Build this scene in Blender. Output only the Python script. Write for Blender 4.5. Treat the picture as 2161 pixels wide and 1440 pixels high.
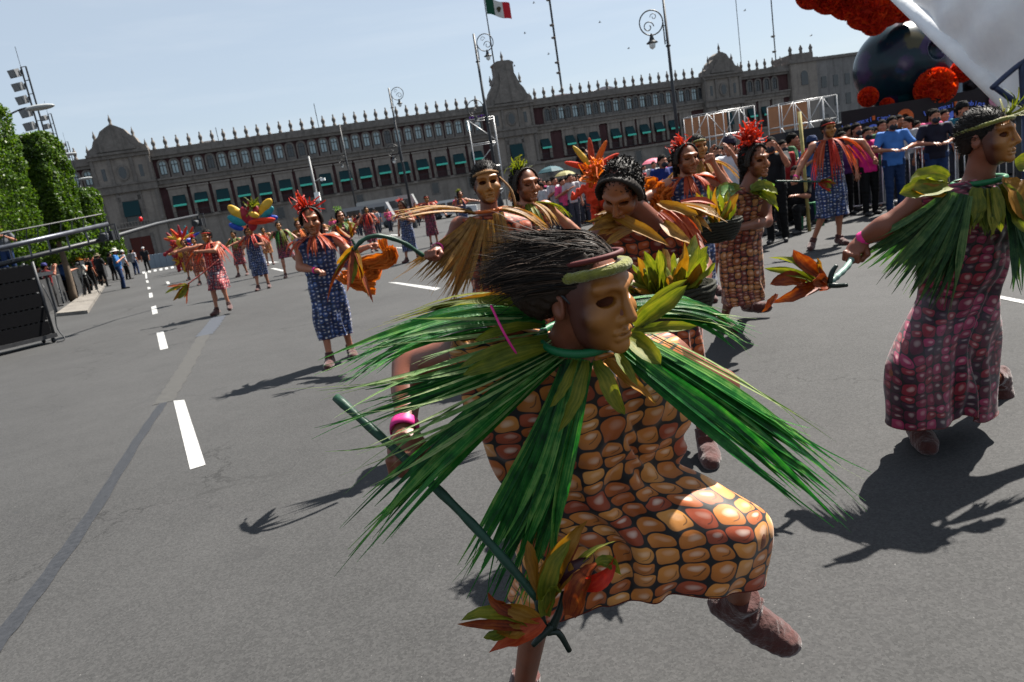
import bpy, math, random
import numpy as np
from mathutils import Vector, Matrix
for _o in list(bpy.data.objects): bpy.data.objects.remove(_o)
sc = bpy.context.scene
COL = sc.collection
# ------------------------------------------------------------------ camera
W, H, FPX, CH = 2161, 1440, 1500.0, 1.55
PITCH, ROLL = math.radians(11.85), math.radians(9.3)
cf = np.array([0, math.cos(PITCH), -math.sin(PITCH)]); r0 = np.array([1., 0, 0]); u0 = np.cross(r0, cf)
cr = math.cos(ROLL)*r0 - math.sin(ROLL)*u0; cu = math.sin(ROLL)*r0 + math.cos(ROLL)*u0
cd = bpy.data.cameras.new('camera'); cam = bpy.data.objects.new('camera', cd); COL.objects.link(cam)
cd.sensor_width = 36; cd.lens = 36*FPX/W; cd.clip_start = .05; cd.clip_end = 4000
cd.dof.use_dof = True; cd.dof.focus_distance = 1.75; cd.dof.aperture_fstop = 9.0
cam.matrix_world = Matrix(((cr[0], cu[0], -cf[0], 0), (cr[1], cu[1], -cf[1], 0), (cr[2], cu[2], -cf[2], CH), (0, 0, 0, 1)))
sc.camera = cam
# ------------------------------------------------------------------ sky and sun
SAZ, SEL = math.radians(50), math.radians(55)
w = bpy.data.worlds.new('World'); sc.world = w; w.use_nodes = True
nt = w.node_tree; nt.nodes.clear()
wo = nt.nodes.new('ShaderNodeOutputWorld'); bg = nt.nodes.new('ShaderNodeBackground'); sky = nt.nodes.new('ShaderNodeTexSky')
sky.sky_type = 'NISHITA'; sky.sun_disc = False; sky.sun_elevation = SEL; sky.sun_rotation = SAZ
sky.air_density = 1.0; sky.dust_density = 1.6; sky.ozone_density = 1.5; sky.altitude = 400
bg.inputs['Strength'].default_value = .054
tc = nt.nodes.new('ShaderNodeTexCoord'); mp = nt.nodes.new('ShaderNodeMapping'); mp.inputs['Scale'].default_value = (1.2, 5, 16); mp.inputs['Rotation'].default_value = (0, .12, .2)
nz = nt.nodes.new('ShaderNodeTexNoise'); nz.inputs['Scale'].default_value = 1.6; nz.inputs['Detail'].default_value = 7; nz.inputs['Roughness'].default_value = .55
rp = nt.nodes.new('ShaderNodeValToRGB'); rp.color_ramp.elements[0].position = .5; rp.color_ramp.elements[1].position = .8; rp.color_ramp.elements[1].color = (.13, .13, .13, 1)
mx = nt.nodes.new('ShaderNodeMixRGB'); mx.inputs['Color2'].default_value = (6.5, 6.6, 6.7, 1); hz = nt.nodes.new('ShaderNodeMixRGB'); hz.inputs['Fac'].default_value = .66; hz.inputs['Color2'].default_value = (3.6, 4.08, 4.5, 1)
L = nt.links
L.new(tc.outputs['Generated'], mp.inputs['Vector']); L.new(mp.outputs['Vector'], nz.inputs['Vector']); L.new(nz.outputs['Fac'], rp.inputs['Fac'])
L.new(rp.outputs['Color'], mx.inputs['Fac']); L.new(sky.outputs['Color'], hz.inputs['Color1']); L.new(hz.outputs['Color'], mx.inputs['Color1']); L.new(mx.outputs['Color'], bg.inputs['Color']); L.new(bg.outputs['Background'], wo.inputs['Surface'])
sd = bpy.data.lights.new('sun', 'SUN'); sun = bpy.data.objects.new('sun', sd); COL.objects.link(sun)
sd.energy = 5.0; sd.angle = math.radians(.53); sd.color = (1, .95, .87)
sv = Vector((math.sin(SAZ)*math.cos(SEL), math.cos(SAZ)*math.cos(SEL), math.sin(SEL)))
sun.rotation_euler = sv.to_track_quat('Z', 'Y').to_euler()
sc.view_settings.view_transform = 'Standard'; sc.view_settings.look = 'None'; sc.view_settings.gamma = 1; sc.view_settings.exposure = 1.6
sc.render.engine = 'CYCLES'
try: sc.cycles.max_bounces = 6; sc.cycles.transparent_max_bounces = 8
except Exception: pass
# ------------------------------------------------------------------ pixel helpers (real positions in metres)
def ray(x, y): return (x-W/2)/FPX*cr - (y-H/2)/FPX*cu + cf
def P(x, y, Y): d = ray(x, y); return np.array([0, 0, CH]) + d*Y/d[1]
def gp(x, y, z=0.): d = ray(x, y); return np.array([0, 0, CH]) + d*(z-CH)/d[2]
def V3(*a): return np.array(a, float)
def nrm(v): v = np.asarray(v, float); return v/(np.linalg.norm(v)+1e-12)
def nrm2(a): return a/(np.linalg.norm(a, axis=1, keepdims=True)+1e-9)
def frame(f, up=(0, 0, 1)):
    f = nrm(f); s = nrm(np.cross(f, up)); u = np.cross(s, f); return np.array([s, f, u])   # rows side, forward, up
def bez(a, b, c, t): t = np.asarray(t)[:, None]; return (1-t)**2*a + 2*t*(1-t)*b + t*t*c
def polyl(pts, n):
    pts = np.array(pts, float); m = len(pts)
    if m == 2: return pts[0]+(pts[1]-pts[0])*np.linspace(0, 1, n)[:, None]
    e = np.vstack([2*pts[0]-pts[1], pts, 2*pts[-1]-pts[-2]]); out = []
    for t in np.linspace(0, m-1-1e-6, n):
        i = int(t); f = t-i; p = e[i:i+4]
        out.append(.5*((2*p[1])+(p[2]-p[0])*f+(2*p[0]-5*p[1]+4*p[2]-p[3])*f*f+(3*p[1]-p[0]-3*p[2]+p[3])*f**3))
    return np.array(out)
# ------------------------------------------------------------------ materials
class NT:
    def __init__(s, name):
        s.m = bpy.data.materials.new(name); s.m.use_nodes = True; s.t = s.m.node_tree; s.t.nodes.clear(); s.o = s.t.nodes.new('ShaderNodeOutputMaterial')
    def n(s, ty, **k):
        x = s.t.nodes.new(ty)
        for a, b in k.items(): setattr(x, a, b)
        return x
    def put(s, sock, v):
        if hasattr(v, 'is_output'): s.t.links.new(v, sock)
        elif isinstance(v, (tuple, list)) and len(v) == 3 and sock.type == 'RGBA': sock.default_value = (*v, 1)
        else: sock.default_value = v
    def f(s, op, a, b=0., c=0., clamp=False):
        x = s.n('ShaderNodeMath', operation=op, use_clamp=clamp)
        for i, v in enumerate((a, b, c)): s.put(x.inputs[i], v)
        return x.outputs[0]
    def mix(s, fac, a, b, bt='MIX'):
        x = s.n('ShaderNodeMixRGB', blend_type=bt)
        for i, v in enumerate((fac, a, b)): s.put(x.inputs[i], v)
        return x.outputs[0]
    def tc(s, which='Object'): return s.n('ShaderNodeTexCoord').outputs[which]
    def noise(s, vec, scale, detail=4, rough=.55, out='Fac'):
        x = s.n('ShaderNodeTexNoise'); s.put(x.inputs['Vector'], vec); x.inputs['Scale'].default_value = scale; x.inputs['Detail'].default_value = detail; x.inputs['Roughness'].default_value = rough; return x.outputs[out]
    def ramp(s, fac, els, interp='LINEAR'):
        x = s.n('ShaderNodeValToRGB'); cr_ = x.color_ramp; cr_.interpolation = interp
        while len(cr_.elements) < len(els): cr_.elements.new(.5)
        for e, (p, c) in zip(cr_.elements, els): e.position = p; e.color = (*c, 1) if len(c) == 3 else c
        s.put(x.inputs[0], fac); return x.outputs[0]
    def sep(s, v): x = s.n('ShaderNodeSeparateXYZ'); s.put(x.inputs[0], v); return x.outputs
    def comb(s, a, b, c=0.):
        x = s.n('ShaderNodeCombineXYZ')
        for i, v in enumerate((a, b, c)): s.put(x.inputs[i], v)
        return x.outputs[0]
    def white(s, v): x = s.n('ShaderNodeTexWhiteNoise', noise_dimensions='3D'); s.put(x.inputs['Vector'], v); return x.outputs
    def bump(s, h, strength=.3, dist=.01): x = s.n('ShaderNodeBump'); x.inputs['Strength'].default_value = strength; x.inputs['Distance'].default_value = dist; s.put(x.inputs['Height'], h); return x.outputs[0]
    def pbr(s, col, rough=.6, normal=None, metal=0., spec=.4, emit=None, sheen=0.):
        b = s.n('ShaderNodeBsdfPrincipled'); s.put(b.inputs['Base Color'], col); s.put(b.inputs['Roughness'], rough); s.put(b.inputs['Metallic'], metal); s.put(b.inputs['Specular IOR Level'], spec)
        if sheen: b.inputs['Sheen Weight'].default_value = sheen
        if normal is not None: s.put(b.inputs['Normal'], normal)
        if emit: s.put(b.inputs['Emission Color'], emit[0]); b.inputs['Emission Strength'].default_value = emit[1]
        s.t.links.new(b.outputs[0], s.o.inputs['Surface']); return b
def hexc(r, g, b): return tuple(.66*((c/255)/12.92 if c/255 < .04045 else ((c/255+.055)/1.055)**2.4)**1.28 for c in (r, g, b))
MATS = {}
def mat(name, col, rough=.65, var=.25, scale=20., bump=.15, bscale=None, metal=0., spec=.35, sheen=0., dist=.004):
    if name in MATS: return MATS[name]
    t = NT(name); v = t.tc(); nf = t.noise(v, scale, 5); dk = tuple(c*(1-var) for c in col); lt = tuple(min(1, c*(1+var)) for c in col)
    c = t.ramp(nf, [(.3, dk), (.7, lt)]); nb = t.noise(v, bscale or scale*4, 4)
    t.pbr(c, t.f('MULTIPLY_ADD', nf, .25, rough-.12), t.bump(nb, bump, dist), metal, spec, sheen=sheen); MATS[name] = t.m; return t.m
def leafmat(name, cols, rough=.45, trans=.4, scale=30., streak=True):
    """thin plant leaf: diffuse plus light passing through, colour differs from strip to strip"""
    if name in MATS: return MATS[name]
    t = NT(name); g = t.n('ShaderNodeNewGeometry').outputs['Random Per Island']; v = t.tc(); nf = t.noise(v, scale, 5); uvs = t.sep(t.tc('UV'))
    stk = t.noise(t.comb(t.f('MULTIPLY', uvs[0], 9.), t.f('MULTIPLY', uvs[1], 2.2), t.f('MULTIPLY', g, 90.)), 1., 5, .65); nf = t.f('ADD', t.f('MULTIPLY', nf, .45), t.f('MULTIPLY', stk, .55))
    k = t.f('MULTIPLY_ADD', nf, 2.1, t.f('MULTIPLY_ADD', g, .5, -.8)); n = len(cols)
    c = t.ramp(k, [(.15+.7*i/max(1, n-1), q) for i, q in enumerate(cols)])
    nb = t.bump(stk, .45, .004)
    d = t.n('ShaderNodeBsdfPrincipled'); t.put(d.inputs['Base Color'], c); d.inputs['Roughness'].default_value = rough; d.inputs['Specular IOR Level'].default_value = .35; t.put(d.inputs['Normal'], nb)
    tr = t.n('ShaderNodeBsdfTranslucent'); t.put(tr.inputs['Color'], t.mix(1., c, (1., 1., .45), 'MULTIPLY'))
    ms = t.n('ShaderNodeMixShader'); ms.inputs[0].default_value = trans; t.t.links.new(d.outputs[0], ms.inputs[1]); t.t.links.new(tr.outputs[0], ms.inputs[2]); t.t.links.new(ms.outputs[0], t.o.inputs['Surface'])
    MATS[name] = t.m; return t.m
def kernel_mat(name, cols, line=(.006, .005, .006), cw=.066, ch=.05, hl=.45, rough=.55):
    """printed maize kernels in columns, black outlines, printed highlights (a flat textile print)"""
    t = NT(name); uv = t.sep(t.tc('UV')); nzv = t.n('ShaderNodeTexNoise'); t.put(nzv.inputs['Vector'], t.tc('UV')); nzv.inputs['Scale'].default_value = 9; nzv.inputs['Detail'].default_value = 2
    ns = t.sep(nzv.outputs['Color']); u = t.f('MULTIPLY_ADD', t.f('SUBTRACT', ns[0], .5), .045, uv[0]); v = t.f('MULTIPLY_ADD', t.f('SUBTRACT', ns[1], .5), .05, uv[1])
    a = t.f('DIVIDE', u, cw); col = t.f('FLOOR', a); fu = t.f('SUBTRACT', t.f('FRACT', a), .5)
    rc = t.white(t.comb(col, 3.3, 1.))[0]
    b = t.f('MULTIPLY_ADD', rc, 7., t.f('DIVIDE', v, ch)); b = t.f('MULTIPLY_ADD', t.f('SINE', t.f('MULTIPLY_ADD', rc, 30., t.f('MULTIPLY', b, 1.9))), .22, b)
    row = t.f('FLOOR', b); fv = t.f('SUBTRACT', t.f('FRACT', b), .5); idn = t.white(t.comb(col, row, 7.))
    rid = t.sep(idn[1])
    wv = t.f('MULTIPLY_ADD', rid[1], .04, .445)
    q = t.f('ADD', t.f('POWER', t.f('DIVIDE', t.f('ABSOLUTE', fu), t.f('MULTIPLY_ADD', rid[0], .03, .465)), 3.4), t.f('POWER', t.f('DIVIDE', t.f('ABSOLUTE', fv), wv), 3.))
    ins = t.n('ShaderNodeMapRange', interpolation_type='SMOOTHSTEP'); t.put(ins.inputs[0], q); ins.inputs[1].default_value = 1.05; ins.inputs[2].default_value = .8; ins.inputs[3].default_value = 0; ins.inputs[4].default_value = 1
    n = len(cols); kc = t.ramp(rid[2], [(i/n, c) for i, c in enumerate(cols)], 'CONSTANT')
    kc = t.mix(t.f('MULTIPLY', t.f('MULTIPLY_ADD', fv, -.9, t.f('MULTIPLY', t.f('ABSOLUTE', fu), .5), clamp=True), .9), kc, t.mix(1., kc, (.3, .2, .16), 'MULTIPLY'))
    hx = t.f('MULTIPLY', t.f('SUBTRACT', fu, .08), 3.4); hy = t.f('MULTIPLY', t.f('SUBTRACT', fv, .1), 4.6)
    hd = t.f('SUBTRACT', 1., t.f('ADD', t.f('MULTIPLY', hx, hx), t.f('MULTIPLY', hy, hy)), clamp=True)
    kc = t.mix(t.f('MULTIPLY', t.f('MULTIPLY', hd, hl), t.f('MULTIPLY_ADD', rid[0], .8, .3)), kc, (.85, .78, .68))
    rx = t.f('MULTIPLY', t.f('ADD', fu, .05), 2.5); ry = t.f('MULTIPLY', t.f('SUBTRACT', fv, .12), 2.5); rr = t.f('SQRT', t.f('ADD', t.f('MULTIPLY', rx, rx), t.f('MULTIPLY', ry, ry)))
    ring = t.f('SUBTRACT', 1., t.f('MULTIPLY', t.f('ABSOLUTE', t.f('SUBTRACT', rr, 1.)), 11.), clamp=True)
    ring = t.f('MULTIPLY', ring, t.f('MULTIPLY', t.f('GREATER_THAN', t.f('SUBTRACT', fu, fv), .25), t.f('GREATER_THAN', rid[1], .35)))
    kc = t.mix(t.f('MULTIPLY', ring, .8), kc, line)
    c = t.mix(ins.outputs[0], line, kc)
    fold = t.noise(t.tc(), 9, 3); weave = t.noise(t.tc(), 900, 2)
    nb = t.bump(fold, .35, .012); b2 = t.n('ShaderNodeBump'); b2.inputs['Strength'].default_value = .12; b2.inputs['Distance'].default_value = .001; t.put(b2.inputs['Height'], weave); t.put(b2.inputs['Normal'], nb)
    t.pbr(c, rough, b2.outputs[0], spec=.3, sheen=.15); return t.m
def objcol(name, rough=.8, bump=.3):
    """cloth whose colour is the object's own colour"""
    if name in MATS: return MATS[name]
    t = NT(name); oc = t.n('ShaderNodeObjectInfo').outputs['Color']; v = t.tc(); nf = t.noise(v, 14, 4)
    t.pbr(t.mix(t.f('MULTIPLY', nf, .5), oc, t.mix(1., oc, (.55, .55, .58), 'MULTIPLY')), rough, t.bump(nf, bump, .02), spec=.25); MATS[name] = t.m; return t.m
# ------------------------------------------------------------------ mesh helpers
def npmesh(name, Vt, Fq, uv=None, mi=None, smooth=True):
    me = bpy.data.meshes.new(name); Vt = np.asarray(Vt, np.float32); Fq = np.asarray(Fq, np.int32); k = Fq.shape[1]
    me.vertices.add(len(Vt)); me.vertices.foreach_set('co', Vt.ravel()); me.loops.add(Fq.size); me.loops.foreach_set('vertex_index', Fq.ravel())
    me.polygons.add(len(Fq)); me.polygons.foreach_set('loop_start', np.arange(0, Fq.size, k, dtype=np.int32)); me.polygons.foreach_set('loop_total', np.full(len(Fq), k, np.int32))
    if smooth: me.polygons.foreach_set('use_smooth', np.ones(len(Fq), bool))
    if mi is not None: me.polygons.foreach_set('material_index', np.asarray(mi, np.int32))
    if uv is not None: l = me.uv_layers.new(name='UVMap'); l.data.foreach_set('uv', np.asarray(uv, np.float32)[Fq.ravel()].ravel())
    me.update(calc_edges=True); return me
def ob(name, me, mats=None, parent=None, loc=None):
    o = bpy.data.objects.new(name, me); COL.objects.link(o)
    if mats is not None and me is not None and not me.materials:
        for m in (mats if isinstance(mats, (list, tuple)) else [mats]): me.materials.append(m)
    if parent is not None: o.parent = parent
    if loc is not None: o.location = loc
    return o
def tag(o, label=None, cat=None, group=None, kind=None):
    for k, v in (('label', label), ('category', cat), ('group', group), ('kind', kind)):
        if v: o[k] = v
    return o
def thing(name, label, cat, loc=(0, 0, 0), rz=0., group=None):
    o = bpy.data.objects.new(name, None); COL.objects.link(o); o.location = loc; o.rotation_euler = (0, 0, rz); o.empty_display_size = .2
    return tag(o, label, cat, group)
class MB:
    """collects polygons; vertices are given in scene coordinates, build() makes them local to the parent's place"""
    def __init__(s): s.v = []; s.f = []; s.m = []; s.uv = []; s.cur = 0
    def add(s, vs, fs, uv=None):
        b = len(s.v); s.uv += list(uv) if uv is not None else [(0., 0.)]*len(vs); s.hasuv = getattr(s, 'hasuv', False) or uv is not None; s.v += vs if isinstance(vs, list) and vs and isinstance(vs[0], list) else [tuple(map(float, q)) for q in vs]; s.f += [tuple(b+i for i in f) for f in fs]; s.m += [s.cur]*len(fs); return s
    def quad(s, a, b, c, d): return s.add([a, b, c, d], [(0, 1, 2, 3)])
    def box(s, c, size, M=None, bev=0.):
        c = np.asarray(c, float); hx, hy, hz = (np.asarray(size, float)/2); M = np.eye(3) if M is None else np.asarray(M)
        q = [c + (x*hx*M[0]+y*hy*M[1]+z*hz*M[2]) for z in (-1, 1) for x, y in ((-1, -1), (1, -1), (1, 1), (-1, 1))]
        return s.add(q, [(3, 2, 1, 0), (4, 5, 6, 7), (0, 1, 5, 4), (1, 2, 6, 5), (2, 3, 7, 6), (3, 0, 4, 7)])
    def b2(s, x0, x1, y0, y1, z0, z1, M=None, o=(0, 0, 0)):
        M = np.eye(3) if M is None else M; c = np.asarray(o)+M[0]*(x0+x1)/2+M[1]*(y0+y1)/2+M[2]*(z0+z1)/2; return s.box(c, (abs(x1-x0), abs(y1-y0), abs(z1-z0)), M)
    def tube(s, pts, r, n=8, caps=True):
        pts = np.asarray(pts, float); m = len(pts); rs = np.full(m, r) if np.isscalar(r) else np.asarray(r); vs = []; up = V3(.13, .21, .97)
        T = np.gradient(pts, axis=0)
        for i in range(m):
            t = nrm(T[i]); a = np.cross(t, up); a = nrm(a) if np.linalg.norm(a) > .05 else nrm(np.cross(t, (1, 0, 0))); b = np.cross(t, a)
            if i and np.dot(a, pa) < 0: a = -a; b = -b
            pa = a; vs += [pts[i]+rs[i]*(math.cos(2*math.pi*k/n)*a+math.sin(2*math.pi*k/n)*b) for k in range(n)]
        fs = [(i*n+k, i*n+(k+1) % n, (i+1)*n+(k+1) % n, (i+1)*n+k) for i in range(m-1) for k in range(n)]
        if caps: fs += [tuple(range(n))[::-1], tuple((m-1)*n+k for k in range(n))]
        return s.add(vs, fs)
    def lathe(s, prof, c=(0, 0, 0), n=16, M=None, a0=0., a1=2*math.pi):
        M = np.eye(3) if M is None else M; c = np.asarray(c, float); full = abs(a1-a0-2*math.pi) < 1e-6; k = n if full else n+1; vs = []
        for r, z in prof: vs += [c+M[0]*r*math.cos(a0+(a1-a0)*i/n)+M[1]*r*math.sin(a0+(a1-a0)*i/n)+M[2]*z for i in range(k)]
        return s.add(vs, [(j*k+i, j*k+(i+1) % k, (j+1)*k+(i+1) % k, (j+1)*k+i) for j in range(len(prof)-1) for i in range(n)])
    def prism(s, poly, o, ax, ay, az, d):
        """2-D outline in (ax, ay) pushed d along az"""
        o = np.asarray(o, float); n = len(poly); a = [o+ax*x+ay*y for x, y in poly]; b = [q+az*d for q in a]
        return s.add(a+b, [tuple(range(n))[::-1], tuple(range(n, 2*n))]+[(i, (i+1) % n, n+(i+1) % n, n+i) for i in range(n)])
    def build(s, name, mats, parent=None, smooth=False, loc=None, org=None):
        base = np.zeros(3) if org is None else np.asarray(org, float)
        if parent is not None and org is None:
            q = parent
            while q is not None: base = base+np.array(q.location); q = q.parent
        if loc is not None: base = np.asarray(loc, float)
        me = bpy.data.meshes.new(name); me.from_pydata([(x-base[0], y-base[1], z-base[2]) for x, y, z in s.v], [], s.f)
        me.polygons.foreach_set('material_index', s.m)
        if s.hasuv: l = me.uv_layers.new(name='UVMap'); l.data.foreach_set('uv', np.array([s.uv[i] for f in s.f for i in f], np.float32).ravel())
        if smooth: me.polygons.foreach_set('use_smooth', [True]*len(s.f))
        me.update(); return ob(name, me, mats, parent, loc)
# ------------------------------------------------------------------ distance-field bodies
class SDF:
    def __init__(s, res): s.p = []; s.res = res
    def cap(s, a, b, ra, rb=None, k=.025, sub=False): s.p.append(('c', np.asarray(a, float), np.asarray(b, float), ra, ra if rb is None else rb, k, sub)); return s
    def ell(s, c, r, M=None, k=.025, sub=False): s.p.append(('e', np.asarray(c, float), np.asarray(r, float), np.eye(3) if M is None else np.asarray(M), 0, k, sub)); return s
    def cut(s, pt, n): s.p.append(('h', np.asarray(pt, float), nrm(n), 0, 0, 0, True)); return s
    def box(s):
        lo = np.full(3, 1e9); hi = -lo
        for q in s.p:
            if q[6]: continue
            if q[0] == 'c': r = max(q[3], q[4]); a = np.minimum(q[1], q[2])-r; b = np.maximum(q[1], q[2])+r
            else: r = q[2].max(); a = q[1]-r; b = q[1]+r
            lo = np.minimum(lo, a); hi = np.maximum(hi, b)
        return lo-.04, hi+.04
    def mesh(s, noise=0., nscale=30., seed=0):
        lo, hi = s.box(); h = s.res; n = np.ceil((hi-lo)/h).astype(int)+1; D = np.full(n, .2, np.float32)
        ax = [lo[i]+h*np.arange(n[i]) for i in range(3)]
        for q in s.p:
            k = q[5]; pad = k+3*h+.01
            if q[0] == 'h':
                d = sum(((ax[i]-q[1][i])*q[2][i]).reshape([-1 if j == i else 1 for j in range(3)]) for i in range(3)); D = np.maximum(D, d.astype(np.float32)); continue
            if q[0] == 'c': r = max(q[3], q[4]); a = np.minimum(q[1], q[2])-r-pad; b = np.maximum(q[1], q[2])+r+pad
            else: r = q[2].max(); a = q[1]-r-pad; b = q[1]+r+pad
            i0 = np.clip(np.floor((a-lo)/h).astype(int), 0, n); i1 = np.clip(np.ceil((b-lo)/h).astype(int)+1, 0, n)
            if (i1 <= i0).any(): continue
            X, Y, Z = np.meshgrid(*[ax[i][i0[i]:i1[i]] for i in range(3)], indexing='ij'); pp = np.stack([X, Y, Z], -1)
            if q[0] == 'c':
                ab = q[2]-q[1]; t = np.clip(((pp-q[1])@ab)/max(ab@ab, 1e-9), 0, 1); d = np.linalg.norm(pp-q[1]-t[..., None]*ab, axis=-1)-(q[3]+(q[4]-q[3])*t)
            else:
                l = (pp-q[1])@q[3].T/q[2]; k0 = np.linalg.norm(l, axis=-1)+1e-9; k1 = np.linalg.norm(l/q[2], axis=-1)+1e-9; d = k0*(k0-1)/k1
            sl = tuple(slice(i0[i], i1[i]) for i in range(3)); E_ = D[sl]
            if q[6]: kk = max(k*.3, 1e-4); hh = np.clip(.5-.5*(E_+d)/kk, 0, 1); D[sl] = E_*(1-hh)-d*hh+kk*hh*(1-hh)
            else: hh = np.clip(.5+.5*(E_-d)/k, 0, 1); D[sl] = E_*(1-hh)+d*hh-k*hh*(1-hh)
        if noise:
            X, Y, Z = np.meshgrid(*ax, indexing='ij'); rg = np.random.default_rng(seed)
            for o_ in range(5):
                kv = rg.normal(size=3)*nscale*(1+.5*o_); D += (noise/(1+.4*o_)*np.sin(X*kv[0]+Y*kv[1]+Z*kv[2]+rg.random()*6)).astype(np.float32)
        return surfnet(D, lo, h)
def surfnet(D, lo, h):
    D = D.copy(); big = .05
    for i in range(3):
        sl = [slice(None)]*3; sl[i] = 0; D[tuple(sl)] = big; sl[i] = -1; D[tuple(sl)] = big
    I = D < 0; n = np.array(D.shape); c = np.zeros(n-1, np.int8)
    for dx in (0, 1):
        for dy in (0, 1):
            for dz in (0, 1): c += I[dx:n[0]-1+dx, dy:n[1]-1+dy, dz:n[2]-1+dz]
    act = np.argwhere((c > 0) & (c < 8)); idx = np.full(n-1, -1, np.int32); idx[tuple(act.T)] = np.arange(len(act))
    S = np.zeros((len(act), 3)); cnt = np.zeros(len(act))
    cor = [(0, 0, 0), (1, 0, 0), (0, 1, 0), (1, 1, 0), (0, 0, 1), (1, 0, 1), (0, 1, 1), (1, 1, 1)]
    vals = [D[act[:, 0]+a, act[:, 1]+b, act[:, 2]+d_] for a, b, d_ in cor]
    for a in range(8):
        for b in range(a+1, 8):
            df = np.array(cor[b])-np.array(cor[a])
            if np.abs(df).sum() != 1: continue
            va, vb = vals[a], vals[b]; m = (va < 0) != (vb < 0); t = np.where(m, va/np.where(m, va-vb, 1), 0)
            S += m[:, None]*(np.array(cor[a])+t[:, None]*df); cnt += m
    Vt = lo+h*(act+S/np.maximum(cnt, 1)[:, None]); F_ = []
    for ax in range(3):
        o1, o2 = [(1, 2), (2, 0), (0, 1)][ax]
        s0 = [slice(1, -1)]*3; s1 = [slice(1, -1)]*3; s0[ax] = slice(0, -1); s1[ax] = slice(1, None)
        A = I[tuple(s0)]; B = I[tuple(s1)]; e = np.argwhere(A != B)
        if not len(e): continue
        sgn = A[tuple(e.T)]; e = e+1; e[:, ax] -= 1
        def cell(a, b): q = e.copy(); q[:, o1] -= a; q[:, o2] -= b; return idx[tuple(q.T)]
        q = np.stack([cell(0, 0), cell(1, 0), cell(1, 1), cell(0, 1)], 1); q[~sgn] = q[~sgn][:, ::-1]; F_.append(q)
    Fq = np.concatenate(F_); Fq = Fq[(Fq >= 0).all(1)]
    return Vt, Fq
def joinvf(lst):
    Vs, Fs, b = [], [], 0
    for v, f in lst: Vs.append(v); Fs.append(f+b); b += len(v)
    return np.concatenate(Vs), np.concatenate(Fs)
# ================================================================== figures
RNG = np.random.default_rng(7)
SKIN = mat('skin', hexc(150, 96, 72), .5, .14, 18, .12, 260, spec=.45)
SKIN2 = mat('skin_light', hexc(190, 135, 108), .5, .12, 18, .12, 260, spec=.45)
SKIN3 = mat('skin_dark', hexc(112, 66, 48), .45, .14, 18, .12, 260, spec=.5)
def maskmat(name, a, b, edge):
    t = NT(name); v = t.tc(); nf = t.noise(v, 12, 3); q = t.sep(v)
    e = t.n('ShaderNodeMapRange'); t.put(e.inputs[0], t.f('ADD', q[1], t.f('MULTIPLY', t.f('SUBTRACT', nf, .5), .03))); e.inputs[1].default_value = .05; e.inputs[2].default_value = .088; t.put(e.inputs[3], 0.); t.put(e.inputs[4], 1.)
    c = t.mix(e.outputs[0], edge, t.mix(nf, a, b)); t.pbr(c, .46, t.bump(t.noise(v, 160, 4), .08, .002), spec=.45); return t.m
MASK_M = maskmat('mask_gold', hexc(196, 144, 72), hexc(160, 106, 50), hexc(104, 56, 42))
MASK_F = maskmat('mask_tan', hexc(180, 122, 78), hexc(156, 100, 62), hexc(116, 66, 46))
HAIR = mat('hair_black', (.006, .005, .0045), .8, .4, 90, .5, 300, spec=.06)
BROWNHAIR = mat('hair_brown', (.022, .0125, .008), .42, .5, 60, .4, 300, spec=.35)
GREYHAIR = mat('hair_grey', (.10, .10, .10), .5, .5, 90, .5, 300)
BOOT = mat('boot_cloth', hexc(100, 52, 44), .85, .22, 24, .9, 34, sheen=.3, dist=.012)
PINK = mat('wristband_pink', hexc(240, 70, 165), .55, .1, 30, .05)
def face(S, fem, hollow):
    k = .018
    S.ell((0, .002, .012), (.077, .098, .118), k=k)
    S.ell((0, .022, -.055), (.062, .078, .068) if not fem else (.060, .072, .060), k=.03)
    S.ell((0, .088, -.100), (.024, .017, .018), k=.02)
    for sx in (-1, 1):
        S.cap((sx*.014, .098, .030), (sx*.052, .080, .034), .011, .009, k=.018); S.ell((sx*.046, .070, -.030), (.026, .022, .022), k=.02)
        S.cap((sx*.012, .104, -.040), (sx*.013, .100, -.042), .0095, k=.008)
    S.cap((0, .099, .026), (0, .121, -.032), .0085, .0125, k=.012)
    S.cap((-.021, .0955, -.0655), (.021, .0955, -.0655), .0075, k=.004); S.cap((-.017, .0955, -.0785), (.017, .0955, -.0785), .0085, k=.004); S.ell((0, .102, -.0650), (.012, .008, .006), k=.004)
    S.ell((0, .1065, -.0720), (.026, .0095, .0034), k=.002, sub=True)
    for sx in (-1, 1): S.ell((sx*.034, .103, .010), (.026, .014, .020), k=.03, sub=True)
    if hollow:
        S.ell((0, -.004, .006), (.071, .088, .112), k=.004, sub=True); S.ell((0, .012, -.058), (.054, .066, .058), k=.004, sub=True)
        for sx in (-1, 1): S.ell((sx*.0335, .10, .004), (.0220, .07, .0112), frame((sx*.12, 1, 0)), k=.006, sub=True)
        S.cut((0, .012, 0), (0, -1, -.10))
        if not fem: S.cut((0, .05, .072), (0, -.25, 1))
    return S
_A = {}
def hairmat(name, cols):
    t = NT(name); g = t.n('ShaderNodeNewGeometry').outputs['Random Per Island']; t.pbr(t.ramp(g, [(i/max(1, len(cols)-1), c) for i, c in enumerate(cols)]), .58, None, spec=.14); return t.m
def asset(key, fn):
    if key not in _A: _A[key] = fn()
    return _A[key]
def mask_mesh(fem):
    def mk():
        S = face(SDF(.0024), fem, True)
        if fem: S.p = [q if q[0] != 'e' else (*q[:2], q[2]*np.array([1.0, 1, 1.0]), *q[3:]) for q in S.p]
        v, f = S.mesh(); me = npmesh('mask', v, f); me.materials.append(MASK_F if fem else MASK_M); return me
    return asset('mask%d' % fem, mk)
HAIRS = hairmat('hair_short', [(.005, .004, .0035), (.009, .007, .006), (.02, .015, .012)])
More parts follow.
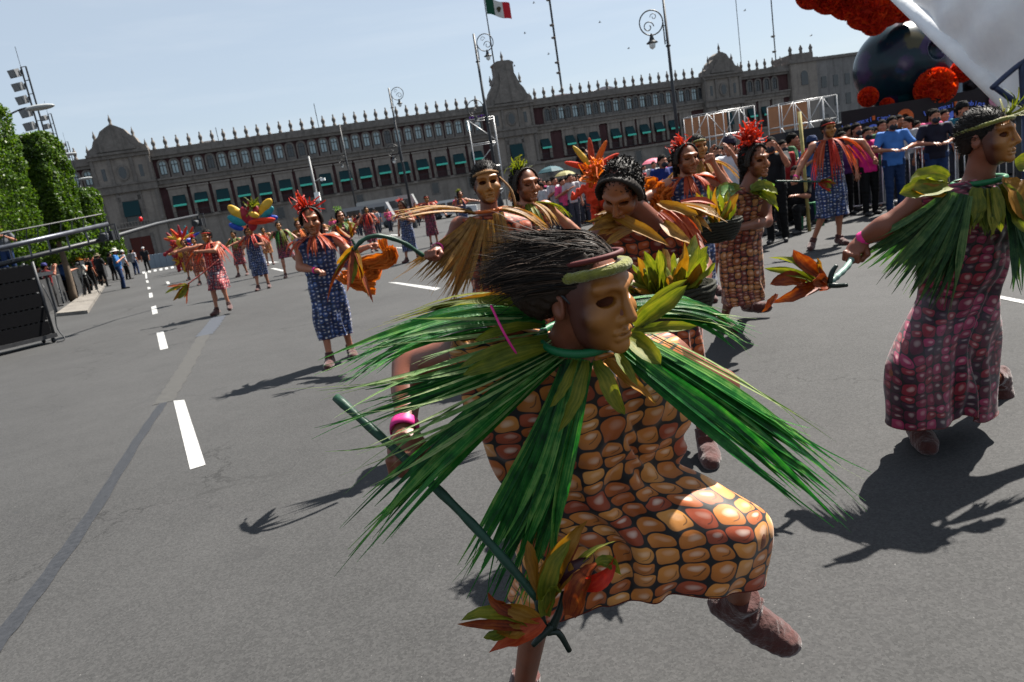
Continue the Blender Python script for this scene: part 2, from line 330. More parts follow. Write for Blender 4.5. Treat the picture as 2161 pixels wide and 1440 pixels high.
def hair_short():
    def mk():
        S = SDF(.006).ell((0, -.014, .034), (.084, .104, .098), k=.02); S.ell((0, -.03, .00), (.080, .088, .09), k=.02); S.cut((0, .045, .02), (0, .62, -.78)); S.cut((0, -.2, -.055), (0, 0, -1)); S.cut((0, .10, .045), (0, .97, -.05))
        v, f = S.mesh(noise=.0012, nscale=160, seed=3); mb = MB(); r_ = np.random.default_rng(3); sel = r_.permutation(len(v))[:1500]
        for i in sel:
            p = v[i]; d = nrm((p-V3(0, -.02, .03))/V3(.084, .104, .098)**2)
            if p[2] < .0 and r_.random() < .5: continue
            tg = nrm(np.cross(np.cross(d, V3(.3*r_.normal(), -1+.4*r_.normal(), .35)), d)+d*.45+r_.normal(size=3)*.18); ribbon(mb, bez(p-d*.003, p+tg*.010+d*.004, p+tg*.022, np.linspace(0, 1, 4)), np.array([.0018, .0017, .0012, .0003]), d, .2)
        me = npmesh('hair', *joinvf([(v, f), (np.array(mb.v), np.array(mb.f))])); me.materials.append(HAIRS); return me
    return asset('hs', mk)
def hair_braid():
    def mk():
        S = SDF(.006).ell((0, -.02, .03), (.086, .104, .104), k=.02); S.ell((0, -.04, -.03), (.078, .074, .09), k=.02); S.cut((0, .05, .03), (0, .75, -.66)); S.cut((0, -.2, -.12), (0, 0, -1))
        S.p.sort(key=lambda q: q[6])
        vb, fb_ = S.mesh(noise=.003, nscale=110, seed=4); mb = MB(); r_ = np.random.default_rng(9)
        for i in r_.permutation(len(vb))[:1700]:
            p = vb[i]; d = nrm((p-V3(0, -.02, .02))/V3(.086, .104, .104)**2)
            if p[2] < -.08: continue
            tg = nrm(np.cross(d, r_.normal(size=3))); ribbon(mb, bez(p-d*.004, p+d*.012+tg*.006, p+tg*.016+d*.003+r_.normal(size=3)*.004, np.linspace(0, 1, 5)), np.array([.003, .003, .0028, .002, .0006]), tg+d*.3, .3)
        T = SDF(.005); n = 24
        for i in range(n):
            a = math.pi*(-.08+1.16*i/(n-1)); c = V3(.094*math.cos(a), .028+.018*math.sin(a), .008+.106*math.sin(a))
            for sg in (-1, 1): T.ell(c+V3(0, .010*sg, 0), (.009, .019, .010), frame((.6*sg, 1, .4*sg)), k=.004)
        for i in range(9):
            for sg in (-1, 1): T.ell((sg*.055, -.075-.004*i, -.06-.028*i), (.02, .02, .022), k=.008)
        me = npmesh('hair', *joinvf([(vb, fb_), T.mesh(), (np.array(mb.v), np.array(mb.f))])); me.materials.append(HAIRS); return me
    return asset('hb', mk)
def boot_mesh():
    def mk():   # local: heel at origin side, toe along +y, ankle up
        S = SDF(.005).cap((0, -.008, -.02), (0, -.002, .08), .045, .041, k=.03).cap((0, -.034, -.036), (0, .08, -.038), .038, .042, k=.03).cap((0, .05, -.030), (0, .165, -.046), .045, .037, k=.03).ell((0, .11, -.046), (.049, .085, .028), k=.02)
        for kz in (.0, .02, .04): S.cap((-.03, .045, kz-.005), (.03, .045, kz-.005), .010, k=.012)
        S.cut((0, 0, .066), (0, -.15, 1)); S.cut((0, 0, -.074), (0, 0, -1))
        v, f = S.mesh(noise=.0012, nscale=70, seed=5); me = npmesh('boot', v, f); me.materials.append(BOOT); return me
    return asset('boot', mk)
def hand_vf(kind, res):
    def mk():
        S = SDF(res); k = .009
        S.ell((0, .045, 0), (.040, .046, .016), k=.012); S.cap((0, -.02, 0), (0, .03, 0), .025, .025, k=.02)
        ln = [.032, .037, .035, .027]
        for i in range(4):
            x = -.031+.0205*i; kn = V3(x, .080+(.006 if i in (1, 2) else 0), .006)
            if kind == 'fist': pts = [kn, kn+V3(0, .016, -.026), kn+V3(0, -.010, -.044), kn+V3(0, -.034, -.034)]
            elif kind == 'grip': pts = [kn, kn+V3(0, .028, -.016), kn+V3(0, .030, -.040), kn+V3(0, .010, -.052)]
            else: pts = [kn, kn+V3((i-1.5)*.004, ln[i]*.9, -.006), kn+V3((i-1.5)*.007, ln[i]*1.6, -.018), kn+V3((i-1.5)*.008, ln[i]*2.1, -.034)]
            for j in range(3): S.cap(pts[j], pts[j+1], .0100-.0006*j, .0095-.0008*j, k=.005 if j else .01)
        if kind in ('fist', 'grip'): pts = [V3(-.028, .015, -.006), V3(-.048, .045, -.026), V3(-.030, .068, -.044), V3(-.004, .074, -.050)]
        else: pts = [V3(-.024, .01, -.002), V3(-.05, .035, -.012), V3(-.064, .062, -.018), V3(-.068, .085, -.022)]
        for j in range(3): S.cap(pts[j], pts[j+1], .0135-.0012*j, .012-.0012*j, k=.006 if j else .014)
        return S.mesh()
    return asset(('hand', kind, res), mk)
def hand(kind, wrist, fdir, back, sc_=1., flip=1, res=.004):
    """wrist point, direction of the forearm, direction of the hand's back"""
    v, f = hand_vf(kind, res); y = nrm(fdir); x = nrm(np.cross(y, back)); z = np.cross(x, y); v = v*sc_; v = v*np.array([flip, 1, 1])
    if flip < 0: f = f[:, ::-1]
    return wrist+v[:, :1]*x+v[:, 1:2]*y+v[:, 2:]*z, f
def fill(J):
    J = {k: np.asarray(v, float) for k, v in J.items()}; lat = nrm(J['sb']-J['sa']); J['lat'] = lat
    hl = nrm(lat*V3(1, 1, .3))
    J.setdefault('ha', J['pel']-hl*.085); J.setdefault('hb', J['pel']+hl*.085)
    J.setdefault('che', J['nec']*.68+J['pel']*.32)
    return J
def body_caps(J, b=1., legs=True, arms=False):
    lat = J['lat']; c = []
    for sg in (-1, 1): c.append((J['pel']+lat*.055*sg*b, J['che']+lat*.065*sg*b, .102*b, .098*b))
    mid = (J['pel']+J['che'])/2; c.append((mid, mid, .135*b, .135*b))
    up = nrm(J['nec']-J['pel'])
    for s in 'ab': c.append((J['nec']-up*.07, J['s'+s]-up*.02, .07*b, .052*b))
    if legs:
        for s in 'ab': c.append((J['h'+s], J['k'+s], .088*b, .058*b)); c.append((J['k'+s], J['a'+s], .057*b, .036*b))
    if arms:
        for s in 'ab': c.append((J['s'+s], J['e'+s], .050*b, .041*b)); c.append((J['e'+s], J['w'+s], .040*b, .027*b))
    return c
def body(J, res, look, up, masked, b=1., hands=None, hs=1., hres=None, shrink=1.):
    S = SDF(res); Mh = frame(look, up); hc = J['hea']
    for i_, (a, c, ra, rb) in enumerate(body_caps(J, b, True, True)): m_ = .86 if masked and 5 <= i_ < 9 else 1.; S.cap(a, c, ra*m_, rb*m_, k=.035)
    for s in 'ab':
        kn, an = J['k'+s], J['a'+s]; fw = nrm(J['t'+s]-an); S.ell(kn*.68+an*.32-fw*.016, (.046*b, .046*b, .10), frame(fw, nrm(kn-an)), k=.03)
        S.cap(an, an-V3(0, 0, .02), .034*b, .03*b); S.cap(an-V3(0, 0, .02), an*.4+J['t'+s]*.6, .024, .016, k=.02)
        e, w_, sh = J['e'+s], J['w'+s], J['s'+s]; S.ell(e*.7+w_*.3, (.040*b, .07, .040*b), frame(w_-e, (.3, .4, .9)), k=.03); S.ell(sh+(e-sh)*.12, (.058*b, .058*b, .058*b), k=.03)
    S.cap(J['nec']-V3(0, 0, .02), hc-Mh[2]*.06-Mh[1]*.012, .060*b, .054*b, k=.03)
    T = SDF(res); m = .90 if masked else 1.
    face(T, False, False)
    for q in T.p:
        if q[6] and masked: continue
        if q[0] == 'c': S.cap(hc+(q[1]*m*hs)@Mh, hc+(q[2]*m*hs)@Mh, q[3]*m*hs, q[4]*m*hs, q[5], q[6])
        elif q[0] == 'e': S.ell(hc+(q[1]*m*hs)@Mh, q[2]*m*hs, q[3]@Mh, q[5], q[6])
    for sx in (-1, 1):
        if not masked: S.ell(hc+V3(sx*.033, .098, .004)@Mh, (.017, .012, .009), Mh, k=.01, sub=True)
        else: S.ell(hc+V3(sx*.033, .09, .004)@Mh, (.026, .050, .019), Mh, k=.01, sub=True)
        S.ell(hc+V3(sx*.080, -.008, -.006)@Mh, V3(.010, .026, .034), frame(V3(sx*.35, 1, 0)@Mh, Mh[2]), k=.012)
        S.ell(hc+V3(sx*.092, .000, -.002)@Mh, V3(.008, .014, .018), frame(V3(sx*.35, 1, 0)@Mh, Mh[2]), k=.01, sub=True)
    parts = [S.mesh()]
    for s, hd in zip('ab', hands or (None, None)):
        if hd: parts.append(hand(hd[0], J['w'+s], hd[1], hd[2], hd[3] if len(hd) > 3 else 1., 1 if s == 'a' else -1, hres or max(.004, res*.5)))
    return joinvf(parts)
def drape(caps, ztop, hem, taper=.0, amp=.012, nf=9, seed=0, nth=120, nz=60, pad=.012, zfree=None, off=0.):
    th = np.linspace(0, 2*np.pi, nth, endpoint=False); d = np.stack([np.cos(th), np.sin(th)], 1); C, Rr = [], []
    for a, b, ra, rb in caps:
        for t in np.linspace(0, 1, 28): C.append(a+(b-a)*t); Rr.append(ra+(rb-ra)*t+pad)
    C = np.array(C); Rr = np.array(Rr); hemf = hem if callable(hem) else (lambda t: np.full_like(t, hem)); hz = hemf(th); zmin = hz.min()-.01; zl = np.linspace(ztop, zmin, nz); s = np.full((nz, nth), -9.)
    for k, z in enumerate(zl):
        q = Rr**2-(C[:, 2]-z)**2; m = q > 0
        if m.any(): s[k] = (C[m, :2]@d.T+np.sqrt(q[m])[:, None]).max(0)
    dz = zl[0]-zl[1]
    tp = [taper(z) if callable(taper) else taper for z in zl]
    for k in range(1, nz): s[k] = np.maximum(s[k], s[k-1]-dz*tp[k])
    for k in range(nz-2, -1, -1):
        bad = s[k] < -5; s[k][bad] = s[k+1][bad]
    for _ in range(2): s[1:-1] = (s[:-2]+2*s[1:-1]+s[2:])/4
    i0, i4, i2, i6 = 0, nth//2, nth//4, 3*nth//4; cx = (s[:, i0]-s[:, i4])/2; cy = (s[:, i2]-s[:, i6])/2
    for _ in range(6): cx[1:-1] = (cx[:-2]+cx[1:-1]+cx[2:])/3; cy[1:-1] = (cy[:-2]+cy[1:-1]+cy[2:])/3
    sc_ = s-cx[:, None]*d[:, 0]-cy[:, None]*d[:, 1]; dif = th[:, None]-th[None]; cs = np.cos(dif); r = np.empty_like(s)
    for k in range(nz): r[k] = np.where(cs > .15, sc_[k][None]/np.maximum(cs, .15), 9).min(1)
    for _ in range(2): r = (np.roll(r, 1, 1)+2*r+np.roll(r, -1, 1))/4
    rg = np.random.default_rng(seed); ph = rg.random(6)*6.28; zf = zfree if zfree is not None else ztop-.45; fr = np.clip((zf-zl)/max(.05, zf-zmin), 0, 1)[:, None]; Zl = zl[:, None]
    r += amp*(.25+fr)*(np.sin(nf*th+ph[0]+5*Zl+1.2*np.sin(2*th+ph[4]))+.7*np.sin((nf+4)*th+ph[1]-7*Zl)+.5*np.sin(3*th+ph[2]+9*Zl))+.55*amp*np.exp(-((Zl-zf-.02)/.11)**2)*np.sin(70*Zl+3.2*np.sin(3*th+ph[5])+2*np.sin(7*th))+.3*amp*np.sin(22*Zl+3*np.sin(th+ph[3])+2*th)*(1-.5*fr)
    Vt = np.empty((nz, nth, 3)); tt = np.linspace(0, 1, nz)
    for j in range(nth):
        z = ztop+(hz[j]-ztop)*tt; rj = np.interp(-z, -zl, r[:, j]); Vt[:, j, 0] = np.interp(-z, -zl, cx)+rj*d[j, 0]; Vt[:, j, 1] = np.interp(-z, -zl, cy)+rj*d[j, 1]; Vt[:, j, 2] = z
    R0 = np.median(r); seg = np.linalg.norm(np.diff(Vt, axis=0), axis=2); v = np.vstack([np.zeros(nth), np.cumsum(seg, 0)]); v = v.mean(1)
    Vt = np.concatenate([Vt, Vt[:, :1]], 1); uv = np.empty((nz, nth+1, 2)); al = np.hstack([np.zeros((nz, 1)), np.cumsum(np.linalg.norm(np.diff(Vt, axis=1), axis=2), 1)]); j0 = int(nth*.75); al = al-al[:, j0:j0+1]
    for _ in range(3): al[1:-1] = (al[:-2]+al[1:-1]+al[2:])/3
    uv[:, :, 0] = al+off+5.; uv[:, :, 1] = -v[:, None]
    n1 = nth+1; i = np.arange(nz-1)[:, None]*n1+np.arange(nth)[None]; Fq = np.stack([i, i+n1, i+n1+1, i+1], -1).reshape(-1, 4)
    return Vt.reshape(-1, 3), Fq, uv.reshape(-1, 2)
# ------------------------------------------------------------------ leaves, strips
def ribbon(mb, pts, wd, nref, fold=.25, cols=2):
    """one strip along pts; wd = half-width per point, slightly folded along its middle"""
    pts = np.asarray(pts); n = len(pts); T = np.empty_like(pts); T[1:-1] = pts[2:]-pts[:-2]; T[0] = pts[1]-pts[0]; T[-1] = pts[-1]-pts[-2]; T /= (np.sqrt((T*T).sum(1))+1e-12)[:, None]; nx_, ny_, nz_ = nref
    l = np.stack([T[:, 1]*nz_-T[:, 2]*ny_, T[:, 2]*nx_-T[:, 0]*nz_, T[:, 0]*ny_-T[:, 1]*nx_], 1); l /= (np.sqrt((l*l).sum(1))+1e-9)[:, None]
    u = np.stack([l[:, 1]*T[:, 2]-l[:, 2]*T[:, 1], l[:, 2]*T[:, 0]-l[:, 0]*T[:, 2], l[:, 0]*T[:, 1]-l[:, 1]*T[:, 0]], 1); w_ = np.asarray(wd)[:, None]
    vs = np.stack([pts-l*w_+u*w_*fold, pts-u*w_*fold*.4, pts+l*w_+u*w_*fold], 1).reshape(-1, 3).tolist()
    fs = [(3*i+k, 3*i+k+1, 3*i+k+4, 3*i+k+3) for i in range(n-1) for k in range(2)]
    return mb.add(vs, fs, [(k*.5, i/(n-1)) for i in range(n) for k in range(3)])
def fan(mb, a, b, c, n, w0, w1, rng, nref=(0, -.4, 1), droop=.05, seg=11, lenvar=.25, wid=None, curl=.02, thick=.02):
    a, b, c = (np.asarray(q, float) for q in (a, b, c)); nref = nrm(nref); ln = np.linalg.norm(c-a); t = np.linspace(0, 1, seg)
    sb_ = rng.normal()*.03
    for i in range(n):
        k = (i/(max(1, n-1))-.5); L_ = 1+lenvar*(rng.random()-.75); tt = t*L_; C = bez(a, b, c, tt); T = np.gradient(C, axis=0)
        lat = np.array([nrm(np.cross(nrm(q), nref)) for q in T]); wv = w0+(w1-w0)*tt**1.3; bd = rng.normal()*.03*ln; bn = rng.normal()*.014*ln+sb_*ln
        tip = np.clip((tt-.40)/.60, 0, None)[:, None]; rv = rng.normal(size=3)*curl*3*ln
        pts = C+lat*(k*wv+rng.normal()*.002+bd*tip[:, 0]**2)[:, None]+nref*(thick*(rng.random()-.5)+bn*np.sin(np.pi*np.clip(tt*.9, 0, 1)))[:, None] + tip**1.6*rv*.5 + tip**2*np.array([0, 0, -droop*ln*(.4+1.2*rng.random())])
        hw0 = (wid or w1/n*1.25)*(.65+.6*rng.random()); hw = hw0*np.clip(.5+.9*t, 0, 1)*np.clip((1-t)*3.2, .05, 1); nv = nref+rng.normal(size=3)*.22
        ribbon(mb, pts, hw, nv, .3)
        if seg > 9 and rng.random() < .4:
            for _ in range(2):
                j = seg-4; d0 = nrm(pts[-1]-pts[j]); l0 = np.linalg.norm(pts[-1]-pts[j])*(.7+.8*rng.random()); e = pts[j]+d0*l0+rng.normal(size=3)*.03*ln-V3(0, 0, .03*ln*rng.random()); ribbon(mb, bez(pts[j]-d0*.02, pts[j]+d0*l0*.5+rng.normal(size=3)*.008*ln, e, np.linspace(0, 1, 6)), np.linspace(hw0*.32, hw0*.05, 6), nv, .2)
    return mb
def husk(mb, a, b, c, w_, nref, rng, seg=10, twist=.6):
    """broad dry maize-husk leaf with a pointed, curling tip"""
    a, b, c = (np.asarray(q, float) for q in (a, b, c)); t = np.linspace(0, 1, seg); pts = bez(a, b, c, t); pts = pts+rng.normal(size=(seg, 3))*w_*.06; hw = w_*np.sin(np.pi*np.clip(.12+.86*t, 0, 1))**.7*(.85+.3*rng.random()); hw[-1] *= .1
    T = np.gradient(pts, axis=0); vs = []; ph = rng.random()*6
    for i in range(seg):
        tg = nrm(T[i]); an = twist*(t[i]-.3)*math.sin(ph)*2; l = nrm(np.cross(tg, nref)); u = np.cross(l, tg); l2 = l*math.cos(an)+u*math.sin(an); u2 = np.cross(l2, tg); wv = .10*math.sin(ph+7*t[i])
        for s_ in (-1, -.5, 0, .5, 1): vs.append(pts[i]+l2*hw[i]*s_+u2*hw[i]*(.55*s_*s_+wv*s_))
    return mb.add(vs, [(5*i+k, 5*i+k+1, 5*i+k+6, 5*i+k+5) for i in range(seg-1) for k in range(4)], [(k*.25, i/(seg-1)) for i in range(seg) for k in range(5)])
PALM = leafmat('palm_green', [hexc(22, 92, 48), hexc(44, 138, 66), hexc(84, 170, 84), hexc(160, 206, 120)], .36, .52)
PALMP = leafmat('palm_pale', [hexc(70, 120, 62), hexc(140, 180, 110), hexc(200, 214, 160)], .45, .4)
HUSKG = leafmat('husk_green', [hexc(84, 104, 38), hexc(140, 150, 56), hexc(184, 176, 76)], .55, .45, 22)
HUSKY = leafmat('husk_yellow', [hexc(140, 104, 34), hexc(184, 136, 44), hexc(196, 160, 84)], .55, .38, 22)
RAFFIA = leafmat('raffia_straw', [hexc(118, 86, 46), hexc(172, 132, 70), hexc(204, 164, 94), hexc(206, 140, 62)], .5, .4)
ORANGE = leafmat('raffia_orange', [hexc(176, 74, 40), hexc(212, 100, 58), hexc(226, 130, 84)], .55, .35)
RED = leafmat('raffia_red', [hexc(180, 40, 26), hexc(222, 66, 40), hexc(236, 96, 60)], .55, .3)
RUST = leafmat('husk_rust', [hexc(96, 44, 24), hexc(160, 78, 34), hexc(190, 116, 50)], .55, .35)
CLOTHO = leafmat('orange_cloth', [hexc(230, 118, 30), hexc(240, 140, 46), hexc(246, 160, 70)], .7, .3, 8)
RIBG = mat('ribbon_green', hexc(26, 128, 84), .5, .1, 60, .2); RIBO = mat('ribbon_orange', hexc(222, 128, 52), .55, .1, 60, .2)
BANDG = mat('band_green', hexc(142, 142, 62), .85, .3, 50, .8, 120, sheen=.3, dist=.008); BANDT = mat('band_tan', hexc(176, 140, 98), .8, .2, 50, .6, 120); BANDR = mat('band_red', hexc(200, 62, 40), .8, .15, 40, .4)
STICK = mat('stick_green', hexc(46, 92, 74), .5, .3, 25, .3, 120); STICKD = mat('stick_dark', hexc(22, 56, 48), .4, .3, 25, .3)
KM_GOLD = kernel_mat('maize_print_gold', [hexc(236, 168, 92), hexc(222, 148, 74), hexc(240, 178, 104), hexc(210, 128, 66), hexc(228, 156, 80), hexc(196, 104, 68)])
KM_ORANGE = kernel_mat('maize_print_orange', [hexc(196, 100, 50), hexc(214, 124, 62), hexc(170, 74, 40), hexc(206, 112, 56), hexc(150, 56, 34)], hl=.35)
KM_TAN = kernel_mat('maize_print_tan', [hexc(206, 140, 84), hexc(190, 120, 70), hexc(214, 156, 100), hexc(170, 92, 64), hexc(150, 70, 56)], cw=.055, ch=.042, hl=.35)
KM_RED = kernel_mat('maize_print_maroon', [hexc(150, 34, 82), hexc(172, 54, 104), hexc(112, 28, 66), hexc(86, 42, 70), hexc(158, 42, 68)], line=(.004, .002, .004), cw=.058, ch=.045, hl=.24)
KM_BLUE = kernel_mat('maize_print_blue', [hexc(44, 78, 140), hexc(66, 104, 164), hexc(30, 56, 110), hexc(52, 84, 132)], line=(.006, .008, .022), cw=.055, ch=.046, hl=.6)
KM_CRIM = kernel_mat('maize_print_crimson', [hexc(176, 40, 60), hexc(206, 70, 84), hexc(150, 30, 50), hexc(90, 50, 90)], line=(.02, .006, .014), cw=.06, ch=.05, hl=.6)
HEMM = mat('hem_rust', hexc(120, 48, 30), .8, .3, 60)
def headband(root, hc, Mh, m, hs=1., r=.0085, bump=True, seed=0, z=.05):
    rg = np.random.default_rng(seed); n = 48; pts = []
    for i in range(n+1):
        a = 2*math.pi*i/n; pts.append(hc+(V3(.0785*math.cos(a), (.099 if math.sin(a) > 0 else .116)*math.sin(a), z+.018*math.sin(a))*hs)@Mh)
    q = MB(); q.tube(pts, [r*(1+(.25*rg.random() if bump else 0)) for _ in pts], 10, False); return q.build('headband', m, root, True)
def place(root, name, me, c, M, s=1.):
    o = ob(name, me, None, root); base = np.array(root.location)
    o.matrix_local = Matrix([[M[0][i]*s, M[1][i]*s, M[2][i]*s, (c-base)[i]] for i in range(3)]+[[0, 0, 0, 1]]); return o
def skinned(root, vf, m, name='body'):
    v, f = vf; o = ob(name, npmesh(name, v-np.array(root.location), f), m, root); return o
def boots(root, J, which='ab', s=1.):
    for c in which:
        fw = J['t'+c]-J['a'+c]; up = nrm(J['k'+c]-J['a'+c]); f = fw-up*(fw@up); M = frame(f, up); tl = nrm(fw+V3(0, 0, .045)); M = frame(tl, up); place(root, 'boot', boot_mesh(), J['a'+c], M, s*1.08)
def dress(root, J, m, hem, ztop=None, b=1., legs=True, noshin='', **k):
    lc = np.array(root.location); caps = [(p_-lc, q_-lc, r1, r2) for i_, (p_, q_, r1, r2) in enumerate(body_caps(J, b, legs)) if not (('a' in noshin and i_ == 6) or ('b' in noshin and i_ == 8))]; zp = J['pel'][2]+.06; tb = k.pop('taper', .0); cg = k.pop('cling', .7); k['taper'] = lambda z: cg if z > zp else tb; zt = ztop if ztop is not None else max(J['sa'][2], J['sb'][2])+.035
    v, f, uv = drape(caps, zt, hem, **k); nt_ = k.get('nth', 120)+1; q = MB(); q.tube(v[-nt_:], .0018, 5, False); hb = ob('dress', npmesh('dress', v, f, uv), m, root); q.build('hem', HEMM, hb, True, org=(0, 0, 0)); return hb
def wristband(root, e, w_, r=.034, m=None):
    d = nrm(w_-e); c = w_-d*.015; q = MB(); q.lathe([(r, -.014), (r*1.03, 0), (r, .014), (r*.9, .014), (r*.9, -.014), (r, -.014)], c, 18, frame(d)[[0, 2, 1]]); return q.build('wristband', m or PINK, root, True)
def bouquet(parent, tip, d, rng, mats, n=9, ln=.2, w_=.022):
    """bunch of dry husk leaves tied to the end of a stick: each leaf its own part"""
    d = nrm(d); s = nrm(np.cross(d, (.2, .3, .93))); u = np.cross(s, d)
    for i in range(n):
        a = rng.random()*6.28; o = s*math.cos(a)+u*math.sin(a); L_ = ln*(.6+.6*rng.random()); q = MB(); st = tip+d*(rng.random()*.25-.1)*ln
        husk(q, st, st+d*L_*.5+o*L_*.35, st+d*L_*(.6+.5*rng.random())+o*L_*(.3+.5*rng.random())+V3(0, 0, -.2*L_*rng.random()), w_*(.7+.6*rng.random()), nrm(o+d*.2), rng); q.build('husk_leaf', mats[i % len(mats)], parent, True)
# ================================================================== ground
def asphalt():
    t = NT('asphalt'); v = t.tc(); big = t.noise(v, .35, 5); mid = t.noise(v, 3., 4); fine = t.noise(v, 130, 3, .65)
    vo = t.n('ShaderNodeTexVoronoi'); t.put(vo.inputs['Vector'], v); vo.inputs['Scale'].default_value = 105.; agg = t.sep(vo.outputs['Color'])[0]
    c = t.ramp(t.f('ADD', t.f('MULTIPLY', big, .7), t.f('MULTIPLY', mid, .3)), [(.36, (.019, .0191, .0195)), (.62, (.037, .0368, .0372))])
    c = t.mix(t.f('MULTIPLY', agg, .62), t.mix(.35, c, (.018, .018, .018)), t.mix(.5, c, (.076, .075, .0745)))
    c = t.mix(t.ramp(fine, [(.30, (1, 1, 1)), (.42, (0, 0, 0))]), c, (.012, .011, .012))
    st_ = t.ramp(t.noise(v, 1.1, 6, .7), [(.60, (0, 0, 0)), (.72, (1, 1, 1))]); c = t.mix(t.f('MULTIPLY', st_, .5), c, (.017, .017, .018))
    sp = t.ramp(t.noise(v, 13, 3, .5), [(.74, (0, 0, 0)), (.78, (1, 1, 1))]); c = t.mix(t.f('MULTIPLY', sp, .6), c, (.016, .018, .022))
    wv = t.n('ShaderNodeTexVoronoi', feature='DISTANCE_TO_EDGE'); va = t.n('ShaderNodeVectorMath', operation='MULTIPLY_ADD'); t.put(va.inputs[0], t.noise(v, 1.6, 5, .7, 'Color')); va.inputs[1].default_value = (1.1, 1.1, 0); t.put(va.inputs[2], v); t.put(wv.inputs['Vector'], va.outputs[0]); wv.inputs['Scale'].default_value = .32
    ck = t.f('MULTIPLY', t.f('LESS_THAN', wv.outputs['Distance'], .0028), t.ramp(t.noise(v, .25, 2), [(.45, (0, 0, 0)), (.55, (1, 1, 1))])); c = t.mix(t.f('MULTIPLY', ck, .75), c, (.012, .012, .012))
    fl_ = t.ramp(t.noise(v, 60, 2, .5), [(.73, (0, 0, 0)), (.75, (1, 1, 1))]); c = t.mix(t.f('MULTIPLY', fl_, .5), c, (.16, .155, .15)); h = t.f('ADD', t.f('MULTIPLY', agg, .7), t.f('MULTIPLY', fine, .8)); t.pbr(c, .86, t.bump(h, .4, .003), spec=.3); return t.m
g = MB(); g.quad((-400, -120, 0), (500, -120, 0), (500, 500, 0), (-400, 500, 0)); tag(g.build('road', asphalt()), kind='structure')
PAINT = NT('road_paint'); _n = PAINT.noise(PAINT.tc(), 40, 6, .7); PAINT.pbr(PAINT.ramp(_n, [(.28, (.06, .06, .058)), (.47, (.30, .30, .295))]), .7, PAINT.bump(_n, .3, .003)); PAINT = PAINT.m
road_marks = []
def mark(px, name='lane_marking', m=PAINT, lift=.004):
    q = MB(); q.quad(*[gp(x, y, lift) for x, y in px]); return tag(q.build(name, m), kind='structure')
for px in (((366, 846), (389, 844), (434, 981), (401, 991)), ((330, 702), (345, 699), (355, 735), (338, 739)), ((319, 648), (329, 645), (333, 661), (322, 664)), ((314, 619), (321, 618), (323, 627), (315, 629)), ((311, 606), (317, 606), (318, 610), (312, 611)), ((308, 592), (313, 592), (314, 597), (309, 597)), ((306, 575), (309, 575), (311, 588), (307, 588)),
           ((818, 596), (838, 596), (930, 608), (918, 613)), ((1432, 676), (1440, 674), (1548, 690), (1530, 694)), ((826, 522), (832, 522), (870, 524), (868, 527)), ((820, 496), (826, 495), (858, 496), (856, 499)), ((570, 567), (580, 566), (602, 571), (596, 573)), ((350, 595), (356, 594), (359, 599), (353, 600)), ((2070, 622), (2090, 620), (2161, 634), (2161, 641)), ((545, 553), (565, 552), (590, 553), (570, 556))):
    mark(px)
for i in range(12): x = 300+i*12; y = 574-i*2.2; mark(((x, y), (x+6, y-1), (x+7, y+3), (x+1, y+4)), 'crossing_bar')
TAR = mat('tar_seal', (.018, .019, .022), .55, .3, 30, .3); WORN = mat('worn_stripe', (.040, .039, .037), .85, .2, 14, .2); SEALB = mat('blue_seal', (.036, .041, .052), .7, .2, 20)
def strip(px0, w_, m, name, lift=.004):
    pts = polyl([gp(x, y, lift) for x, y in px0], 30); T = np.gradient(pts, axis=0); q = MB(); a = [p+nrm(np.cross(t, (0, 0, 1)))*w_*(1+.12*math.sin(i*1.7)) for i, (p, t) in enumerate(zip(pts, T))]; b = [p-nrm(np.cross(t, (0, 0, 1)))*w_*(1+.12*math.cos(i*2.3)) for i, (p, t) in enumerate(zip(pts, T))]
    for i in range(29): q.quad(a[i], b[i], b[i+1], a[i+1])
    return tag(q.build(name, m), kind='structure')
strip([(-40, 1400), (60, 1270), (190, 1090), (290, 930), (345, 850)], .045, TAR, 'tar_seam')
strip([(345, 850), (390, 778), (430, 708)], .10, WORN, 'worn_stripe'); strip([(430, 708), (446, 690), (462, 668)], .14, SEALB, 'seal_patch')
# ================================================================== palace across the square
AZ = math.radians(-14); FE = V3(math.cos(AZ), -math.sin(AZ), 0); FN = V3(math.sin(AZ), math.cos(AZ), 0); FZ = V3(0, 0, 1); MF = np.array([FE, FN, FZ]); FD = 140.
def stonemat(name, c, sc_=.6, amp=.3):
    t = NT(name); v = t.tc(); b = t.n('ShaderNodeTexBrick'); mp_ = t.n('ShaderNodeMapping'); mp_.inputs['Rotation'].default_value = (math.radians(90), 0, -AZ); t.put(mp_.inputs[0], v); t.put(b.inputs['Vector'], mp_.outputs[0]); b.inputs['Scale'].default_value = .9
    for i, k in (('Color1', 1.15), ('Color2', .8), ('Mortar', .6)): b.inputs[i].default_value = (*[q*k for q in c], 1)
    b.inputs['Mortar Size'].default_value = .02; nf = t.noise(v, sc_, 8, .7); dk = t.noise(v, .12, 4)
    col = t.mix(.55, b.outputs['Color'], t.ramp(nf, [(.3, tuple(q*(1-amp) for q in c)), (.7, tuple(q*(1+amp) for q in c))])); col = t.mix(t.f('MULTIPLY', dk, .5), col, tuple(q*.55 for q in c)); ms_ = t.n('ShaderNodeMapping'); ms_.inputs['Scale'].default_value = (1.3, 1.3, .10); t.put(ms_.inputs[0], v); sk_ = t.ramp(t.noise(ms_.outputs[0], 1., 5, .6), [(.5, (0, 0, 0)), (.7, (1, 1, 1))]); col = t.mix(t.f('MULTIPLY', sk_, .6), col, tuple(q*.38 for q in c)); t.pbr(col, .9, t.bump(nf, .4, .06), spec=.2); return t.m
